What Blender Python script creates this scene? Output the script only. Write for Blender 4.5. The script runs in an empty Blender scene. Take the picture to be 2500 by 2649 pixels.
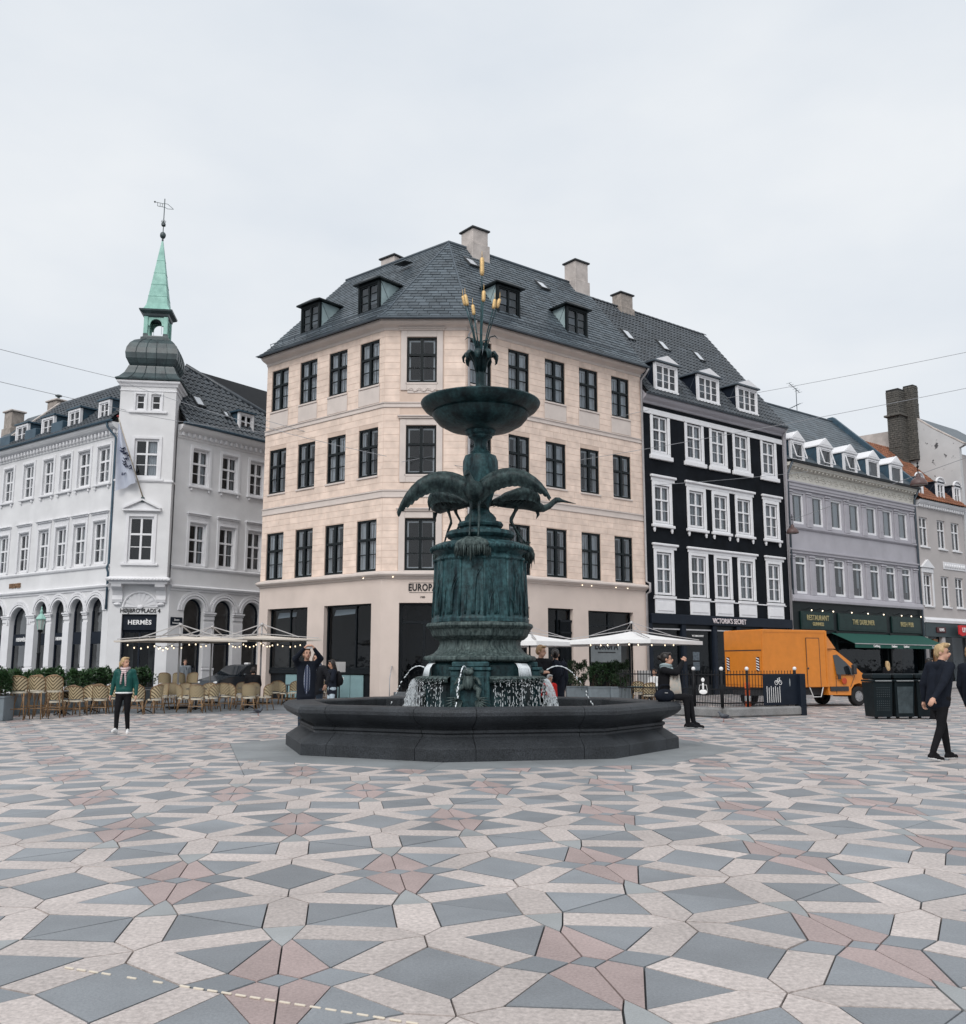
import bpy, bmesh, math, random
import numpy as np
from mathutils import Vector, Matrix, Euler

sc = bpy.context.scene
COL = sc.collection
random.seed(11)
R = math.radians

# ------------------------------------------------------------------ camera
cam_d = bpy.data.cameras.new('camera')
cam_d.sensor_fit = 'HORIZONTAL'
cam_d.sensor_width = 36.0
cam_d.lens = 36.0
cam_d.clip_start = 0.1
cam_d.clip_end = 3000.0
cam = bpy.data.objects.new('camera', cam_d)
cam.location = (0, 0, 1.5)
cam.rotation_euler = (R(99.0), 0, 0)
COL.objects.link(cam)
sc.camera = cam

# ------------------------------------------------------------------ sky and sun
SUN_EL, SUN_AZ = 42.0, 200.0          # overcast: a broad soft sun behind the viewer's left
world = bpy.data.worlds.new('World')
sc.world = world
world.use_nodes = True
nt = world.node_tree
nt.nodes.clear()
N = nt.nodes.new
out = N('ShaderNodeOutputWorld')
bg = N('ShaderNodeBackground')
sky = N('ShaderNodeTexSky')
sky.sky_type = 'NISHITA'
sky.sun_disc = False
sky.sun_elevation = R(SUN_EL)
sky.sun_rotation = R(SUN_AZ)
sky.air_density = 1.0
sky.dust_density = 6.0
skym = N('ShaderNodeVectorMath'); skym.operation = 'SCALE'
skym.inputs['Scale'].default_value = 0.07
nt.links.new(sky.outputs[0], skym.inputs[0])
tc = N('ShaderNodeTexCoord')
mp = N('ShaderNodeMapping')
mp.inputs['Scale'].default_value = (1.0, 1.0, 2.2)
nt.links.new(tc.outputs['Generated'], mp.inputs['Vector'])
n1 = N('ShaderNodeTexNoise'); n1.inputs['Scale'].default_value = 2.6; n1.inputs['Detail'].default_value = 5; n1.inputs['Roughness'].default_value = .5
nt.links.new(mp.outputs[0], n1.inputs['Vector'])
cr = N('ShaderNodeValToRGB')
cr.color_ramp.elements[0].position = .32; cr.color_ramp.elements[0].color = (.62, .665, .72, 1)
cr.color_ramp.elements[1].position = .66; cr.color_ramp.elements[1].color = (.735, .76, .785, 1)
nt.links.new(n1.outputs['Fac'], cr.inputs[0])
mx = N('ShaderNodeMix'); mx.data_type = 'RGBA'; mx.inputs[0].default_value = .93
nt.links.new(skym.outputs[0], mx.inputs[6])
nt.links.new(cr.outputs[0], mx.inputs[7])
nt.links.new(mx.outputs[2], bg.inputs['Color'])
bg.inputs['Strength'].default_value = 1.0
nt.links.new(bg.outputs[0], out.inputs['Surface'])

sun_d = bpy.data.lights.new('sun', 'SUN')
sun_d.energy = 1.5
sun_d.angle = R(35.0)
sun_d.color = (1.0, .97, .94)
sun = bpy.data.objects.new('sun', sun_d)
az = R(SUN_AZ)
sd = Vector((math.sin(az) * math.cos(R(SUN_EL)), math.cos(az) * math.cos(R(SUN_EL)), math.sin(R(SUN_EL))))
sun.rotation_euler = sd.to_track_quat('Z', 'Y').to_euler()
sun.location = sd * 80
COL.objects.link(sun)

vs = sc.view_settings
vs.view_transform = 'Standard'
vs.look = 'None'
vs.exposure = 0.30
vs.gamma = 1.0
vs.use_curve_mapping = False
sc.render.engine = 'CYCLES'
sc.render.resolution_x = 966
sc.render.resolution_y = 1024
sc.cycles.max_bounces = 8
sc.cycles.transparent_max_bounces = 12
sc.cycles.glossy_bounces = 3
sc.cycles.caustics_reflective = False
sc.cycles.caustics_refractive = False

# ------------------------------------------------------------------ materials
MATS = {}
def mat(name, col=(.5, .5, .5), rough=.75, var=.12, scale=3.0, bump=0.0, bscale=40.0, metal=0.0, rand=0.0,
        spec=.4, col2=None, streak=None, coords='Object', speck=None, emit=None, detail=5):
    """procedural Principled material: base colour broken up by noise, optional second colour, streaks, speckle, bump"""
    if name in MATS:
        return MATS[name]
    m = bpy.data.materials.new(name); m.use_nodes = True
    t = m.node_tree; L = t.links.new
    b = t.nodes['Principled BSDF']
    b.inputs['Roughness'].default_value = rough
    b.inputs['Metallic'].default_value = metal
    b.inputs['Specular IOR Level'].default_value = spec
    co = t.nodes.new('ShaderNodeTexCoord')
    src = t.nodes.new('ShaderNodeNewGeometry').outputs['Position'] if coords == 'World' else co.outputs[coords]
    if streak:
        mpn = t.nodes.new('ShaderNodeMapping'); mpn.inputs['Scale'].default_value = streak
        L(src, mpn.inputs['Vector']); vsrc = mpn.outputs[0]
    else:
        vsrc = src
    nz = t.nodes.new('ShaderNodeTexNoise'); nz.inputs['Scale'].default_value = scale; nz.inputs['Detail'].default_value = detail
    nz.inputs['Roughness'].default_value = .62
    L(vsrc, nz.inputs['Vector'])
    rp = t.nodes.new('ShaderNodeValToRGB')
    c2 = col2 if col2 else tuple(min(1, c * (1 + var)) for c in col)
    c1 = col if col2 else tuple(c * (1 - var) for c in col)
    rp.color_ramp.elements[0].position = .34; rp.color_ramp.elements[0].color = (*c1, 1)
    rp.color_ramp.elements[1].position = .66; rp.color_ramp.elements[1].color = (*c2, 1)
    L(nz.outputs['Fac'], rp.inputs[0])
    cur = rp.outputs[0]
    if speck:
        s_scale, s_amt = speck
        vz = t.nodes.new('ShaderNodeTexNoise'); vz.inputs['Scale'].default_value = s_scale; vz.inputs['Detail'].default_value = 2; vz.inputs['Roughness'].default_value = .7
        L(src, vz.inputs['Vector'])
        mr = t.nodes.new('ShaderNodeMapRange'); mr.inputs[1].default_value = .3; mr.inputs[2].default_value = .7
        mr.inputs[3].default_value = 1 - s_amt; mr.inputs[4].default_value = 1 + s_amt
        L(vz.outputs['Fac'], mr.inputs[0])
        sm = t.nodes.new('ShaderNodeVectorMath'); sm.operation = 'SCALE'
        L(cur, sm.inputs[0]); L(mr.outputs[0], sm.inputs['Scale']); cur = sm.outputs[0]
    if rand:
        oi = t.nodes.new('ShaderNodeObjectInfo')
        geo = t.nodes.new('ShaderNodeNewGeometry')
        ad = t.nodes.new('ShaderNodeMath'); ad.operation = 'ADD'
        L(oi.outputs['Random'], ad.inputs[0]); L(geo.outputs['Random Per Island'], ad.inputs[1])
        fr = t.nodes.new('ShaderNodeMath'); fr.operation = 'FRACT'; L(ad.outputs[0], fr.inputs[0])
        mr2 = t.nodes.new('ShaderNodeMapRange'); mr2.inputs[3].default_value = 1 - rand; mr2.inputs[4].default_value = 1 + rand
        L(fr.outputs[0], mr2.inputs[0])
        sm2 = t.nodes.new('ShaderNodeVectorMath'); sm2.operation = 'SCALE'
        L(cur, sm2.inputs[0]); L(mr2.outputs[0], sm2.inputs['Scale']); cur = sm2.outputs[0]
    L(cur, b.inputs['Base Color'])
    if bump:
        bz = t.nodes.new('ShaderNodeTexNoise'); bz.inputs['Scale'].default_value = bscale; bz.inputs['Detail'].default_value = 4
        L(vsrc, bz.inputs['Vector'])
        bp = t.nodes.new('ShaderNodeBump'); bp.inputs['Strength'].default_value = bump; bp.inputs['Distance'].default_value = .02
        L(bz.outputs['Fac'], bp.inputs['Height']); L(bp.outputs[0], b.inputs['Normal'])
    if emit:
        b.inputs['Emission Color'].default_value = (*emit[0], 1); b.inputs['Emission Strength'].default_value = emit[1]
    MATS[name] = m
    return m

def glass_mat(name, tint=(.86, .91, .94), refl=.75, rough=.03):
    if name in MATS:
        return MATS[name]
    m = bpy.data.materials.new(name); m.use_nodes = True
    t = m.node_tree; L = t.links.new
    t.nodes.remove(t.nodes['Principled BSDF'])
    o = t.nodes['Material Output']
    tr = t.nodes.new('ShaderNodeBsdfTransparent'); tr.inputs[0].default_value = (*tint, 1)
    gl = t.nodes.new('ShaderNodeBsdfGlossy'); gl.inputs['Roughness'].default_value = rough; gl.inputs['Color'].default_value = (.95, .97, 1, 1)
    fr = t.nodes.new('ShaderNodeFresnel'); fr.inputs['IOR'].default_value = 1.55
    # old glass: faint waviness
    co = t.nodes.new('ShaderNodeTexCoord')
    nz = t.nodes.new('ShaderNodeTexNoise'); nz.inputs['Scale'].default_value = 2.0
    L(co.outputs['Object'], nz.inputs['Vector'])
    bp = t.nodes.new('ShaderNodeBump'); bp.inputs['Strength'].default_value = .12; bp.inputs['Distance'].default_value = .05
    L(nz.outputs['Fac'], bp.inputs['Height']); L(bp.outputs[0], gl.inputs['Normal'])
    mu = t.nodes.new('ShaderNodeMath'); mu.operation = 'MULTIPLY'; mu.inputs[1].default_value = 1.6 * refl; mu.use_clamp = True
    L(fr.outputs[0], mu.inputs[0])
    mxs = t.nodes.new('ShaderNodeMixShader')
    L(mu.outputs[0], mxs.inputs[0]); L(tr.outputs[0], mxs.inputs[1]); L(gl.outputs[0], mxs.inputs[2])
    L(mxs.outputs[0], o.inputs['Surface'])
    MATS[name] = m
    return m

# ------------------------------------------------------------------ mesh builder
class MB:
    def __init__(self):
        self.v = []; self.f = []; self.m = []
    def add(self, vs_, fs_, mi=0):
        o = len(self.v)
        self.v.extend([tuple(p) for p in vs_])
        for f in fs_:
            self.f.append(tuple(i + o for i in f)); self.m.append(mi)
    def quad(self, a, b, c, d, mi=0):
        self.add([a, b, c, d], [(0, 1, 2, 3)], mi)
    def poly(self, pts, mi=0):
        self.add(pts, [tuple(range(len(pts)))], mi)
    def box(self, x0, x1, y0, y1, z0, z1, mi=0):
        p = [(x0, y0, z0), (x1, y0, z0), (x1, y1, z0), (x0, y1, z0), (x0, y0, z1), (x1, y0, z1), (x1, y1, z1), (x0, y1, z1)]
        self.add(p, [(0, 3, 2, 1), (4, 5, 6, 7), (0, 1, 5, 4), (1, 2, 6, 5), (2, 3, 7, 6), (3, 0, 4, 7)], mi)
    def bbox(self, x0, x1, y0, y1, z0, z1, b=.01, mi=0):
        """box with chamfered vertical and top/bottom edges (cheap bevel)"""
        def ring(z, i):
            return [(x0 + i, y0, z), (x1 - i, y0, z), (x1, y0 + i, z), (x1, y1 - i, z), (x1 - i, y1, z), (x0 + i, y1, z), (x0, y1 - i, z), (x0, y0 + i, z)]
        def inset(z):
            return [(x0 + b, y0 + b, z), (x1 - b, y0 + b, z), (x1 - b, y0 + b, z), (x1 - b, y1 - b, z), (x1 - b, y1 - b, z), (x0 + b, y1 - b, z), (x0 + b, y1 - b, z), (x0 + b, y0 + b, z)]
        r = [inset(z0), ring(z0 + b, b), ring(z1 - b, b), inset(z1)]
        vs_ = sum(r, []); fs_ = []
        for k in range(3):
            for i in range(8):
                j = (i + 1) % 8
                fs_.append((k * 8 + i, k * 8 + j, k * 8 + 8 + j, k * 8 + 8 + i))
        fs_.append((24, 25, 27, 29)) ; fs_.append((7, 5, 3, 1))
        self.add(vs_, fs_, mi)
    def prism(self, pts, lo, hi, axis='z', mi=0):
        """closed polygon pts (2d) extruded along an axis. axis y: pts are (x,z); axis x: (y,z); axis z: (x,y)"""
        n = len(pts)
        def P(p, h):
            return (p[0], p[1], h) if axis == 'z' else ((p[0], h, p[1]) if axis == 'y' else (h, p[0], p[1]))
        vs_ = [P(p, lo) for p in pts] + [P(p, hi) for p in pts]
        fs_ = [tuple(range(n))[::-1], tuple(range(n, 2 * n))]
        for i in range(n):
            j = (i + 1) % n
            fs_.append((i, j, n + j, n + i))
        self.add(vs_, fs_, mi)
    def lathe(self, prof, n=24, c=(0, 0, 0), phase=0.0, mi=0, cap=True, arc=None, sq=1.0, rf=None):
        """profile [(r,z)] turned round z. rf(angle)->radius factor"""
        a0, a1 = (0, 2 * math.pi) if arc is None else arc
        full = arc is None
        cols = n if full else n + 1
        vs_ = []; fs_ = []
        for (r, z) in prof:
            for i in range(cols):
                a = phase + a0 + (a1 - a0) * i / n
                k = rf(a) if rf else 1.0
                vs_.append((c[0] + r * k * math.cos(a), c[1] + r * k * math.sin(a) * sq, c[2] + z))
        for k in range(len(prof) - 1):
            for i in range(n):
                j = (i + 1) % cols if full else i + 1
                fs_.append((k * cols + i, k * cols + j, (k + 1) * cols + j, (k + 1) * cols + i))
        if cap and full:
            fs_.append(tuple(range(cols))[::-1]); o = (len(prof) - 1) * cols
            fs_.append(tuple(range(o, o + cols)))
        self.add(vs_, fs_, mi)
    def tube(self, pts, r, n=8, mi=0, closed=False, cap=True, flat=1.0):
        pts = [Vector(p) for p in pts]
        m = len(pts)
        rs = r if isinstance(r, (list, tuple)) else [r] * m
        vs_ = []; fs_ = []
        prev = None
        for i in range(m):
            if closed:
                t = pts[(i + 1) % m] - pts[i - 1]
            else:
                t = pts[min(i + 1, m - 1)] - pts[max(i - 1, 0)]
            t = t.normalized() if t.length > 1e-9 else Vector((0, 0, 1))
            if prev is None:
                a = Vector((0, 0, 1)) if abs(t.z) < .9 else Vector((1, 0, 0))
                u = t.cross(a).normalized()
            else:
                u = (prev - t * prev.dot(t))
                u = u.normalized() if u.length > 1e-6 else t.orthogonal().normalized()
            prev = u
            w = t.cross(u)
            for k in range(n):
                an = 2 * math.pi * k / n
                vs_.append(pts[i] + (u * math.cos(an) + w * math.sin(an) * flat) * rs[i])
        segs = m if closed else m - 1
        for i in range(segs):
            i2 = (i + 1) % m
            for k in range(n):
                k2 = (k + 1) % n
                fs_.append((i * n + k, i * n + k2, i2 * n + k2, i2 * n + k))
        if cap and not closed:
            fs_.append(tuple(range(n))[::-1]); o = (m - 1) * n
            fs_.append(tuple(range(o, o + n)))
        self.add(vs_, fs_, mi)
    def ell(self, c, r, nu=12, nv=8, mi=0, rot=None):
        vs_ = []; fs_ = []
        rx, ry, rz = (r, r, r) if isinstance(r, (int, float)) else r
        M = Matrix.Rotation(0, 3, 'Z') if rot is None else rot
        for j in range(nv + 1):
            th = math.pi * j / nv
            for i in range(nu):
                ph = 2 * math.pi * i / nu
                p = M @ Vector((rx * math.sin(th) * math.cos(ph), ry * math.sin(th) * math.sin(ph), rz * math.cos(th)))
                vs_.append((c[0] + p.x, c[1] + p.y, c[2] + p.z))
        for j in range(nv):
            for i in range(nu):
                i2 = (i + 1) % nu
                fs_.append((j * nu + i, (j + 1) * nu + i, (j + 1) * nu + i2, j * nu + i2))
        self.add(vs_, fs_, mi)
    def bar(self, a, b, w=.02, h=None, mi=0):
        """straight bar of rectangular section from a to b"""
        a = Vector(a); b = Vector(b); h = w if h is None else h
        t = (b - a).normalized()
        u = t.cross(Vector((0, 0, 1)))
        u = Vector((1, 0, 0)) if u.length < 1e-4 else u.normalized()
        q = u.cross(t)
        vs_ = []
        for p in (a, b):
            for s1, s2 in ((-1, -1), (1, -1), (1, 1), (-1, 1)):
                vs_.append(p + u * (s1 * w / 2) + q * (s2 * h / 2))
        self.add(vs_, [(0, 1, 2, 3), (7, 6, 5, 4), (0, 4, 5, 1), (1, 5, 6, 2), (2, 6, 7, 3), (3, 7, 4, 0)], mi)
    def mesh(self, name, mats, smooth=False, clean=True):
        me = bpy.data.meshes.new(name)
        me.from_pydata(self.v, [], self.f)
        for x in (mats if isinstance(mats, (list, tuple)) else [mats]):
            me.materials.append(x)
        if any(self.m):
            me.polygons.foreach_set('material_index', self.m)
        if clean:
            bm = bmesh.new(); bm.from_mesh(me)
            bmesh.ops.recalc_face_normals(bm, faces=bm.faces)
            bm.to_mesh(me); bm.free()
        if smooth:
            me.polygons.foreach_set('use_smooth', [True] * len(me.polygons))
            if smooth is not True:
                try:
                    me.set_sharp_from_angle(angle=R(smooth))
                except Exception:
                    pass
        me.update()
        return me
    def build(self, name, mats, parent=None, loc=(0, 0, 0), rz=0.0, smooth=False, clean=True):
        return place(name, self.mesh(name, mats, smooth, clean), parent, loc, rz)

CH = {}
def place(name, me, parent=None, loc=(0, 0, 0), rz=0.0, rot=None, scale=None):
    o = bpy.data.objects.new(name, me)
    o.location = loc
    o.rotation_euler = rot if rot is not None else (0, 0, rz)
    if scale is not None:
        o.scale = scale
    if parent is not None:
        o.parent = parent
    COL.objects.link(o)
    if parent is not None:
        CH.setdefault(parent.name, []).append(o)
    return o

def thing(name, label, cat, loc=(0, 0, 0), rz=0.0, group=None):
    o = bpy.data.objects.new(name, None)
    o.empty_display_size = .2
    o.location = loc; o.rotation_euler = (0, 0, rz)
    COL.objects.link(o)
    return tag(o, label, cat, group)

def tag(o, label=None, cat=None, group=None, kind=None):
    if label: o['label'] = label
    if cat: o['category'] = cat
    if group: o['group'] = group
    if kind: o['kind'] = kind
    return o

def copy_tree(o, parent=None, loc=None, rz=None, label=None):
    c = o.copy(); COL.objects.link(c)
    c.parent = parent
    if loc is not None: c.location = loc
    if rz is not None: c.rotation_euler = (0, 0, rz)
    if label: c['label'] = label
    for ch in CH.get(o.name, []):
        copy_tree(ch, c)
    if parent is not None:
        CH.setdefault(parent.name, []).append(c)
    return c

def text_mesh(s, size=1.0, depth=.01, sx=1.0, bold=0.0, spacing=1.0):
    cu = bpy.data.curves.new('lettering', 'FONT')
    cu.body = s; cu.size = size; cu.extrude = depth; cu.offset = bold
    cu.align_x = 'CENTER'; cu.align_y = 'CENTER'; cu.space_character = spacing
    cu.resolution_u = 3
    o = bpy.data.objects.new('lettering', cu); COL.objects.link(o)
    dg = bpy.context.evaluated_depsgraph_get()
    me = bpy.data.meshes.new_from_object(o.evaluated_get(dg))
    bpy.data.objects.remove(o); bpy.data.curves.remove(cu)
    # stand the lettering up: local x right, z up, facing -y
    for v in me.vertices:
        x, y, z = v.co
        v.co = (x * sx, -z, y)
    return me

def lettering(s, size, m, parent, loc, rz=0.0, sx=1.0, bold=0.0, spacing=1.0, depth=.01, name='lettering'):
    me = text_mesh(s, size, depth, sx, bold, spacing)
    me.materials.clear(); me.materials.append(m)
    return place(name, me, parent, loc, rz)

def frame(ox, oy, ang):
    """a wall's own frame: x to the right along it, y into the building, z up"""
    return Matrix.Translation((ox, oy, 0)) @ Matrix.Rotation(R(ang), 4, 'Z')
# ------------------------------------------------------------------ ground and paving
FCX, FCY = -.05, 18.75                     # centre of the fountain
m_mortar = mat('mortar', (.06, .062, .066), .9, .3, 6, coords='World')
g = MB()
g.quad((-900, -60, -.03), (900, -60, -.03), (900, 1500, -.03), (-900, 1500, -.03))
tag(g.build('ground', m_mortar), kind='structure')

m_dark = mat('slab_dark', (.222, .238, .256), .52, .16, .9, coords='World', rand=.16, speck=(70, .14), bump=.15, bscale=120, spec=.6)
m_light = mat('slab_light', (.485, .43, .405), .55, .12, 1.1, coords='World', rand=.10, speck=(34, .24), bump=.2, bscale=90, spec=.6)
m_pink = mat('slab_pink', (.375, .295, .282), .54, .14, 1.0, coords='World', rand=.12, speck=(60, .18), bump=.15, bscale=110)
m_pale = mat('slab_pale', (.31, .325, .33), .54, .12, 1.0, coords='World', rand=.10, speck=(90, .10), bump=.15, bscale=120)
m_mid = mat('slab_mid', (.215, .232, .25), .54, .12, 1.0, coords='World', rand=.14, speck=(90, .10), bump=.15, bscale=120)
SLABM = [m_dark, m_light, m_pink, m_pale, m_mid]

A_ = np.array([1.525, .295]); B_ = np.array([.36, 2.475]); O_ = np.array([.54, 5.247])
q = {k: np.array(v) for k, v in dict(c1=(-.023, .094), c2=(.10, .023), T=(-.10, .567), t1=(-.179, .70), t2=(-.075, .709), L1=(-.27, .093), R1=(.219, .192),
     LL=(-.442, -.087), TL=(-.293, .94), TR=(-.05, 1.0), U=(-.646, .45), W=(.446, .66), J=(.655, .778), S=(.487, .947), m=(.744, .96), K=(.687, .566)).items()}
c1, c2, T_, t1, t2, L1, R1, LL, TL, TR, U_, W_, J_, S_, m_, K_ = [q[k] for k in ('c1', 'c2', 'T', 't1', 't2', 'L1', 'R1', 'LL', 'TL', 'TR', 'U', 'W', 'J', 'S', 'm', 'K')]
CELL = [(4, [c1, c2, -c1, -c2])]
half = [(2, [t1, T_, c1, -c2, L1]), (2, [T_, t2, R1, c2, c1]), (4, [LL, L1, -c2, -R1]), (3, [TL, TR, t2, T_, t1]), (0, [U_, t1, L1]), (0, [t2, W_, R1]),
        (1, [t2, TR, S_, J_, W_]), (1, [W_, R1, -LL, K_, J_]), (1, [J_, K_, A_ + LL, A_ + L1, A_ + U_]), (1, [J_, A_ + U_, A_ + t1, A_ + TL, m_]),
        (1, [J_, m_, B_ - TL, B_ - TR, S_])]
for mi, p in half:
    CELL.append((mi, p)); CELL.append((mi, [-v for v in p]))
CELL += [(0, [TR, S_, B_ - TR]), (0, [TR, B_ - TR, B_ - S_]), (0, [B_ - TL, m_, A_ + TL]), (0, [B_ - TL, A_ + TL, A_ + B_ - m_]), (0, [-LL, K_, A_ + LL, A_ - K_])]

def area(p):
    return .5 * sum(p[i][0] * p[(i + 1) % len(p)][1] - p[(i + 1) % len(p)][0] * p[i][1] for i in range(len(p)))
def ccw(p):
    return list(p) if area(p) > 0 else list(p)[::-1]
def inset(p, d):
    p = ccw(p); n = len(p); r = []
    for i in range(n):
        a, b, c = np.array(p[i - 1]), np.array(p[i]), np.array(p[(i + 1) % n])
        e1 = (b - a) / (np.linalg.norm(b - a) + 1e-9); e2 = (c - b) / (np.linalg.norm(c - b) + 1e-9)
        n1 = np.array([-e1[1], e1[0]]); n2 = np.array([-e2[1], e2[0]])
        s = n1 + n2; den = 1 + n1 @ n2
        off = s * d / max(den, .08)
        l = np.linalg.norm(off)
        if l > d * 6: off *= d * 6 / l
        r.append(b + off)
    return r
def clip(p, nrm, c):
    """split polygon by nrm.x = c -> (inside part with nrm.x<c, outside part)"""
    i_, o_ = [], []
    for k in range(len(p)):
        a, b = np.array(p[k]), np.array(p[(k + 1) % len(p)])
        da, db = a @ nrm - c, b @ nrm - c
        (i_ if da <= 0 else o_).append(a)
        if (da < 0) != (db < 0) and abs(da - db) > 1e-9:
            x = a + (b - a) * (da / (da - db)); i_.append(x); o_.append(x)
    ok = lambda s: s if len(s) > 2 and abs(area(s)) > 1e-4 else None
    return ok(i_), ok(o_)
OCT0 = R(-8) - math.pi / 2
BCX, BCY = -.10, 18.55                      # centre of the (slightly drawn-out) octagonal basin
def octp(k, grow=0.0):
    an = OCT0 + k * math.pi / 4
    return np.array([BCX + (3.72 + grow) * math.cos(an), BCY + (3.12 + grow) * math.sin(an)])
AP_R = 4.9                                  # apron round the basin
APG = 1.12
octn = []
for k in range(8):
    a, b = octp(k, APG), octp(k + 1, APG)
    nr = np.array([(b - a)[1], -(b - a)[0]]); nr /= np.linalg.norm(nr)
    octn.append((nr, nr @ a))
def outside_apron(p):
    cen = sum(p) / len(p)
    if math.hypot(cen[0] - FCX, cen[1] - FCY) > AP_R + 1.6:
        return [p]
    res = []; rem = p
    for nr, c in octn:
        ins, outp = clip(rem, nr, c)
        if outp is not None: res.append(outp)
        if ins is None: return res
        rem = ins
    return res
CAFE_Y = 30.7                               # the grey café strip begins here, left of the fountain
def zone(p):
    keep = []
    for s in outside_apron(p):
        cen = sum(s) / len(s)
        if cen[0] < -2.2 and cen[1] > CAFE_Y - 1.6:
            a, b = clip(s, np.array([0., 1.]), CAFE_Y)
            if a is not None: keep.append(a)
        else:
            keep.append(s)
    return keep

def slab_mesh(p, d, t=.028, mi=0, top_only=False):
    p = inset(p, d); n = len(p)
    if area(p) < 1e-4: return None
    g = MB()
    e = .004
    p2 = p
    g.poly([(x, y, 0) for x, y in p2], mi)
    if not top_only:
        for i in range(n):
            j = (i + 1) % n
            g.quad((*p[i], 0), (*p[i], -t), (*p[j], -t), (*p[j], 0), mi)
    return g

plaza = MB()
plaza.quad((-60, 0, -.022), (60, 0, -.022), (60, 70, -.022), (-60, 70, -.022))
plaza = tag(plaza.build('plaza_paving', m_mortar), kind='structure')
cand = []
for i in range(-60, 60):
    for j in range(-4, 32):
        o = O_ + A_ * i + B_ * j
        if o[1] < 1.2 or o[1] > 64 or abs(o[0]) > .56 * o[1] + 4: continue
        for ti, (mi, p) in enumerate(CELL):
            P_ = [v + o for v in p]
            cen = sum(P_) / len(P_)
            cand.append((cen[1], ti, mi, P_, o))
cand.sort(key=lambda c: c[0])
cell_me = {}
rest = MB(); nsl = 0
for cy, ti, mi, P_, o in cand:
    cen = sum(P_) / len(P_)
    pieces = zone(P_)
    whole = len(pieces) == 1 and pieces[0] is P_
    if nsl < 300 and whole and cy > 3.95 and abs(cen[0]) < .5 * cy + .35:
        if ti not in cell_me:
            base = [v - sum(CELL[ti][1]) / len(CELL[ti][1]) for v in CELL[ti][1]]
            gm = slab_mesh(base, .0045, mi=0)
            cell_me[ti] = gm.mesh('slab', SLABM[mi])
        s = 1 - random.random() ** 2 * .014
        place('slab', cell_me[ti], plaza, (cen[0], cen[1], random.uniform(-.002, .002)), 0, rot=(random.uniform(-.003, .003), random.uniform(-.003, .003), 0), scale=(s, s, 1))
        nsl += 1
        continue
    for s in pieces:
        gm = slab_mesh(s, .004, mi=mi, top_only=cy > 24)
        if gm:
            dz = random.uniform(-.002, .002)
            rest.add([(x, y, z + dz) for x, y, z in gm.v], gm.f, mi)
tag(rest.build('distant_slabs', SLABM, plaza, clean=False), kind='stuff')

# plain stone apron round the basin
m_apron = mat('apron_stone', (.235, .252, .262), .6, .16, .8, coords='World', rand=.06, speck=(80, .12), bump=.15, bscale=100)
for k in range(8):
    for h in range(2):
        f0, f1 = h / 2, (h + 1) / 2
        def pt(gr, f):
            a, b = octp(k, gr), octp(k + 1, gr)
            return a + (b - a) * f
        p = [pt(-.5, f0), pt(-.5, f1), pt(APG, f1), pt(APG, f0)]
        gm = slab_mesh(p, .003)
        gm.build('apron_slab', m_apron, plaza, (0, 0, .001))

# smooth grey strip under the café chairs
m_asph = mat('cafe_paving', (.145, .158, .172), .8, .15, 1.2, coords='World', speck=(120, .12), bump=.2, bscale=200)
g = MB(); g.quad((-60, CAFE_Y, -.004), (-2.2, CAFE_Y, -.004), (-2.2, 70, -.004), (-60, 70, -.004))
tag(g.build('pavement', m_asph), kind='structure')

# row of raised guide studs let into the slabs
m_stud = mat('stud', (.62, .56, .47), .45, .1, 8, bump=.1)
p0, p1 = Vector((-2.07, 5.13, 0)), Vector((-.30, 4.38, 0))
dirv = (p1 - p0).normalized(); nst = 25
st = MB(); st.bbox(-.029, .029, -.006, .006, -.004, .006, .003); stm = st.mesh('stud', m_stud)
for i in range(nst):
    if i in (4, 6, 8): continue
    c = p0 + (p1 - p0) * (i / (nst - 1))
    place('stud', stm, plaza, (c.x, c.y, .0015), math.atan2(dirv.y, dirv.x))
# ------------------------------------------------------------------ architecture kit
class Fac:
    """one face of a building: x to the right, y inwards, z up"""
    def __init__(self, root, ox, oy, ang):
        self.root = root; self.rl = Vector(root.location); self.ang = R(ang)
        self.M = frame(ox, oy, ang)
    def w(self, x, y=0, z=0):
        return self.M @ Vector((x, y, z))
    def l(self, x, y=0, z=0):
        return self.M @ Vector((x, y, z)) - self.rl
    def put(self, mb, name, mats, parent=None, x=0, y=0, z=0, smooth=False, clean=True):
        me = mb if isinstance(mb, bpy.types.Mesh) else mb.mesh(name, mats, smooth, clean)
        return place(name, me, parent or self.root, self.l(x, y, z), self.ang)
    def sub(self, me, name, parent, dx, dy, dz, rz=0.0):
        return place(name, me, parent, (dx, dy, dz), rz)

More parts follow.
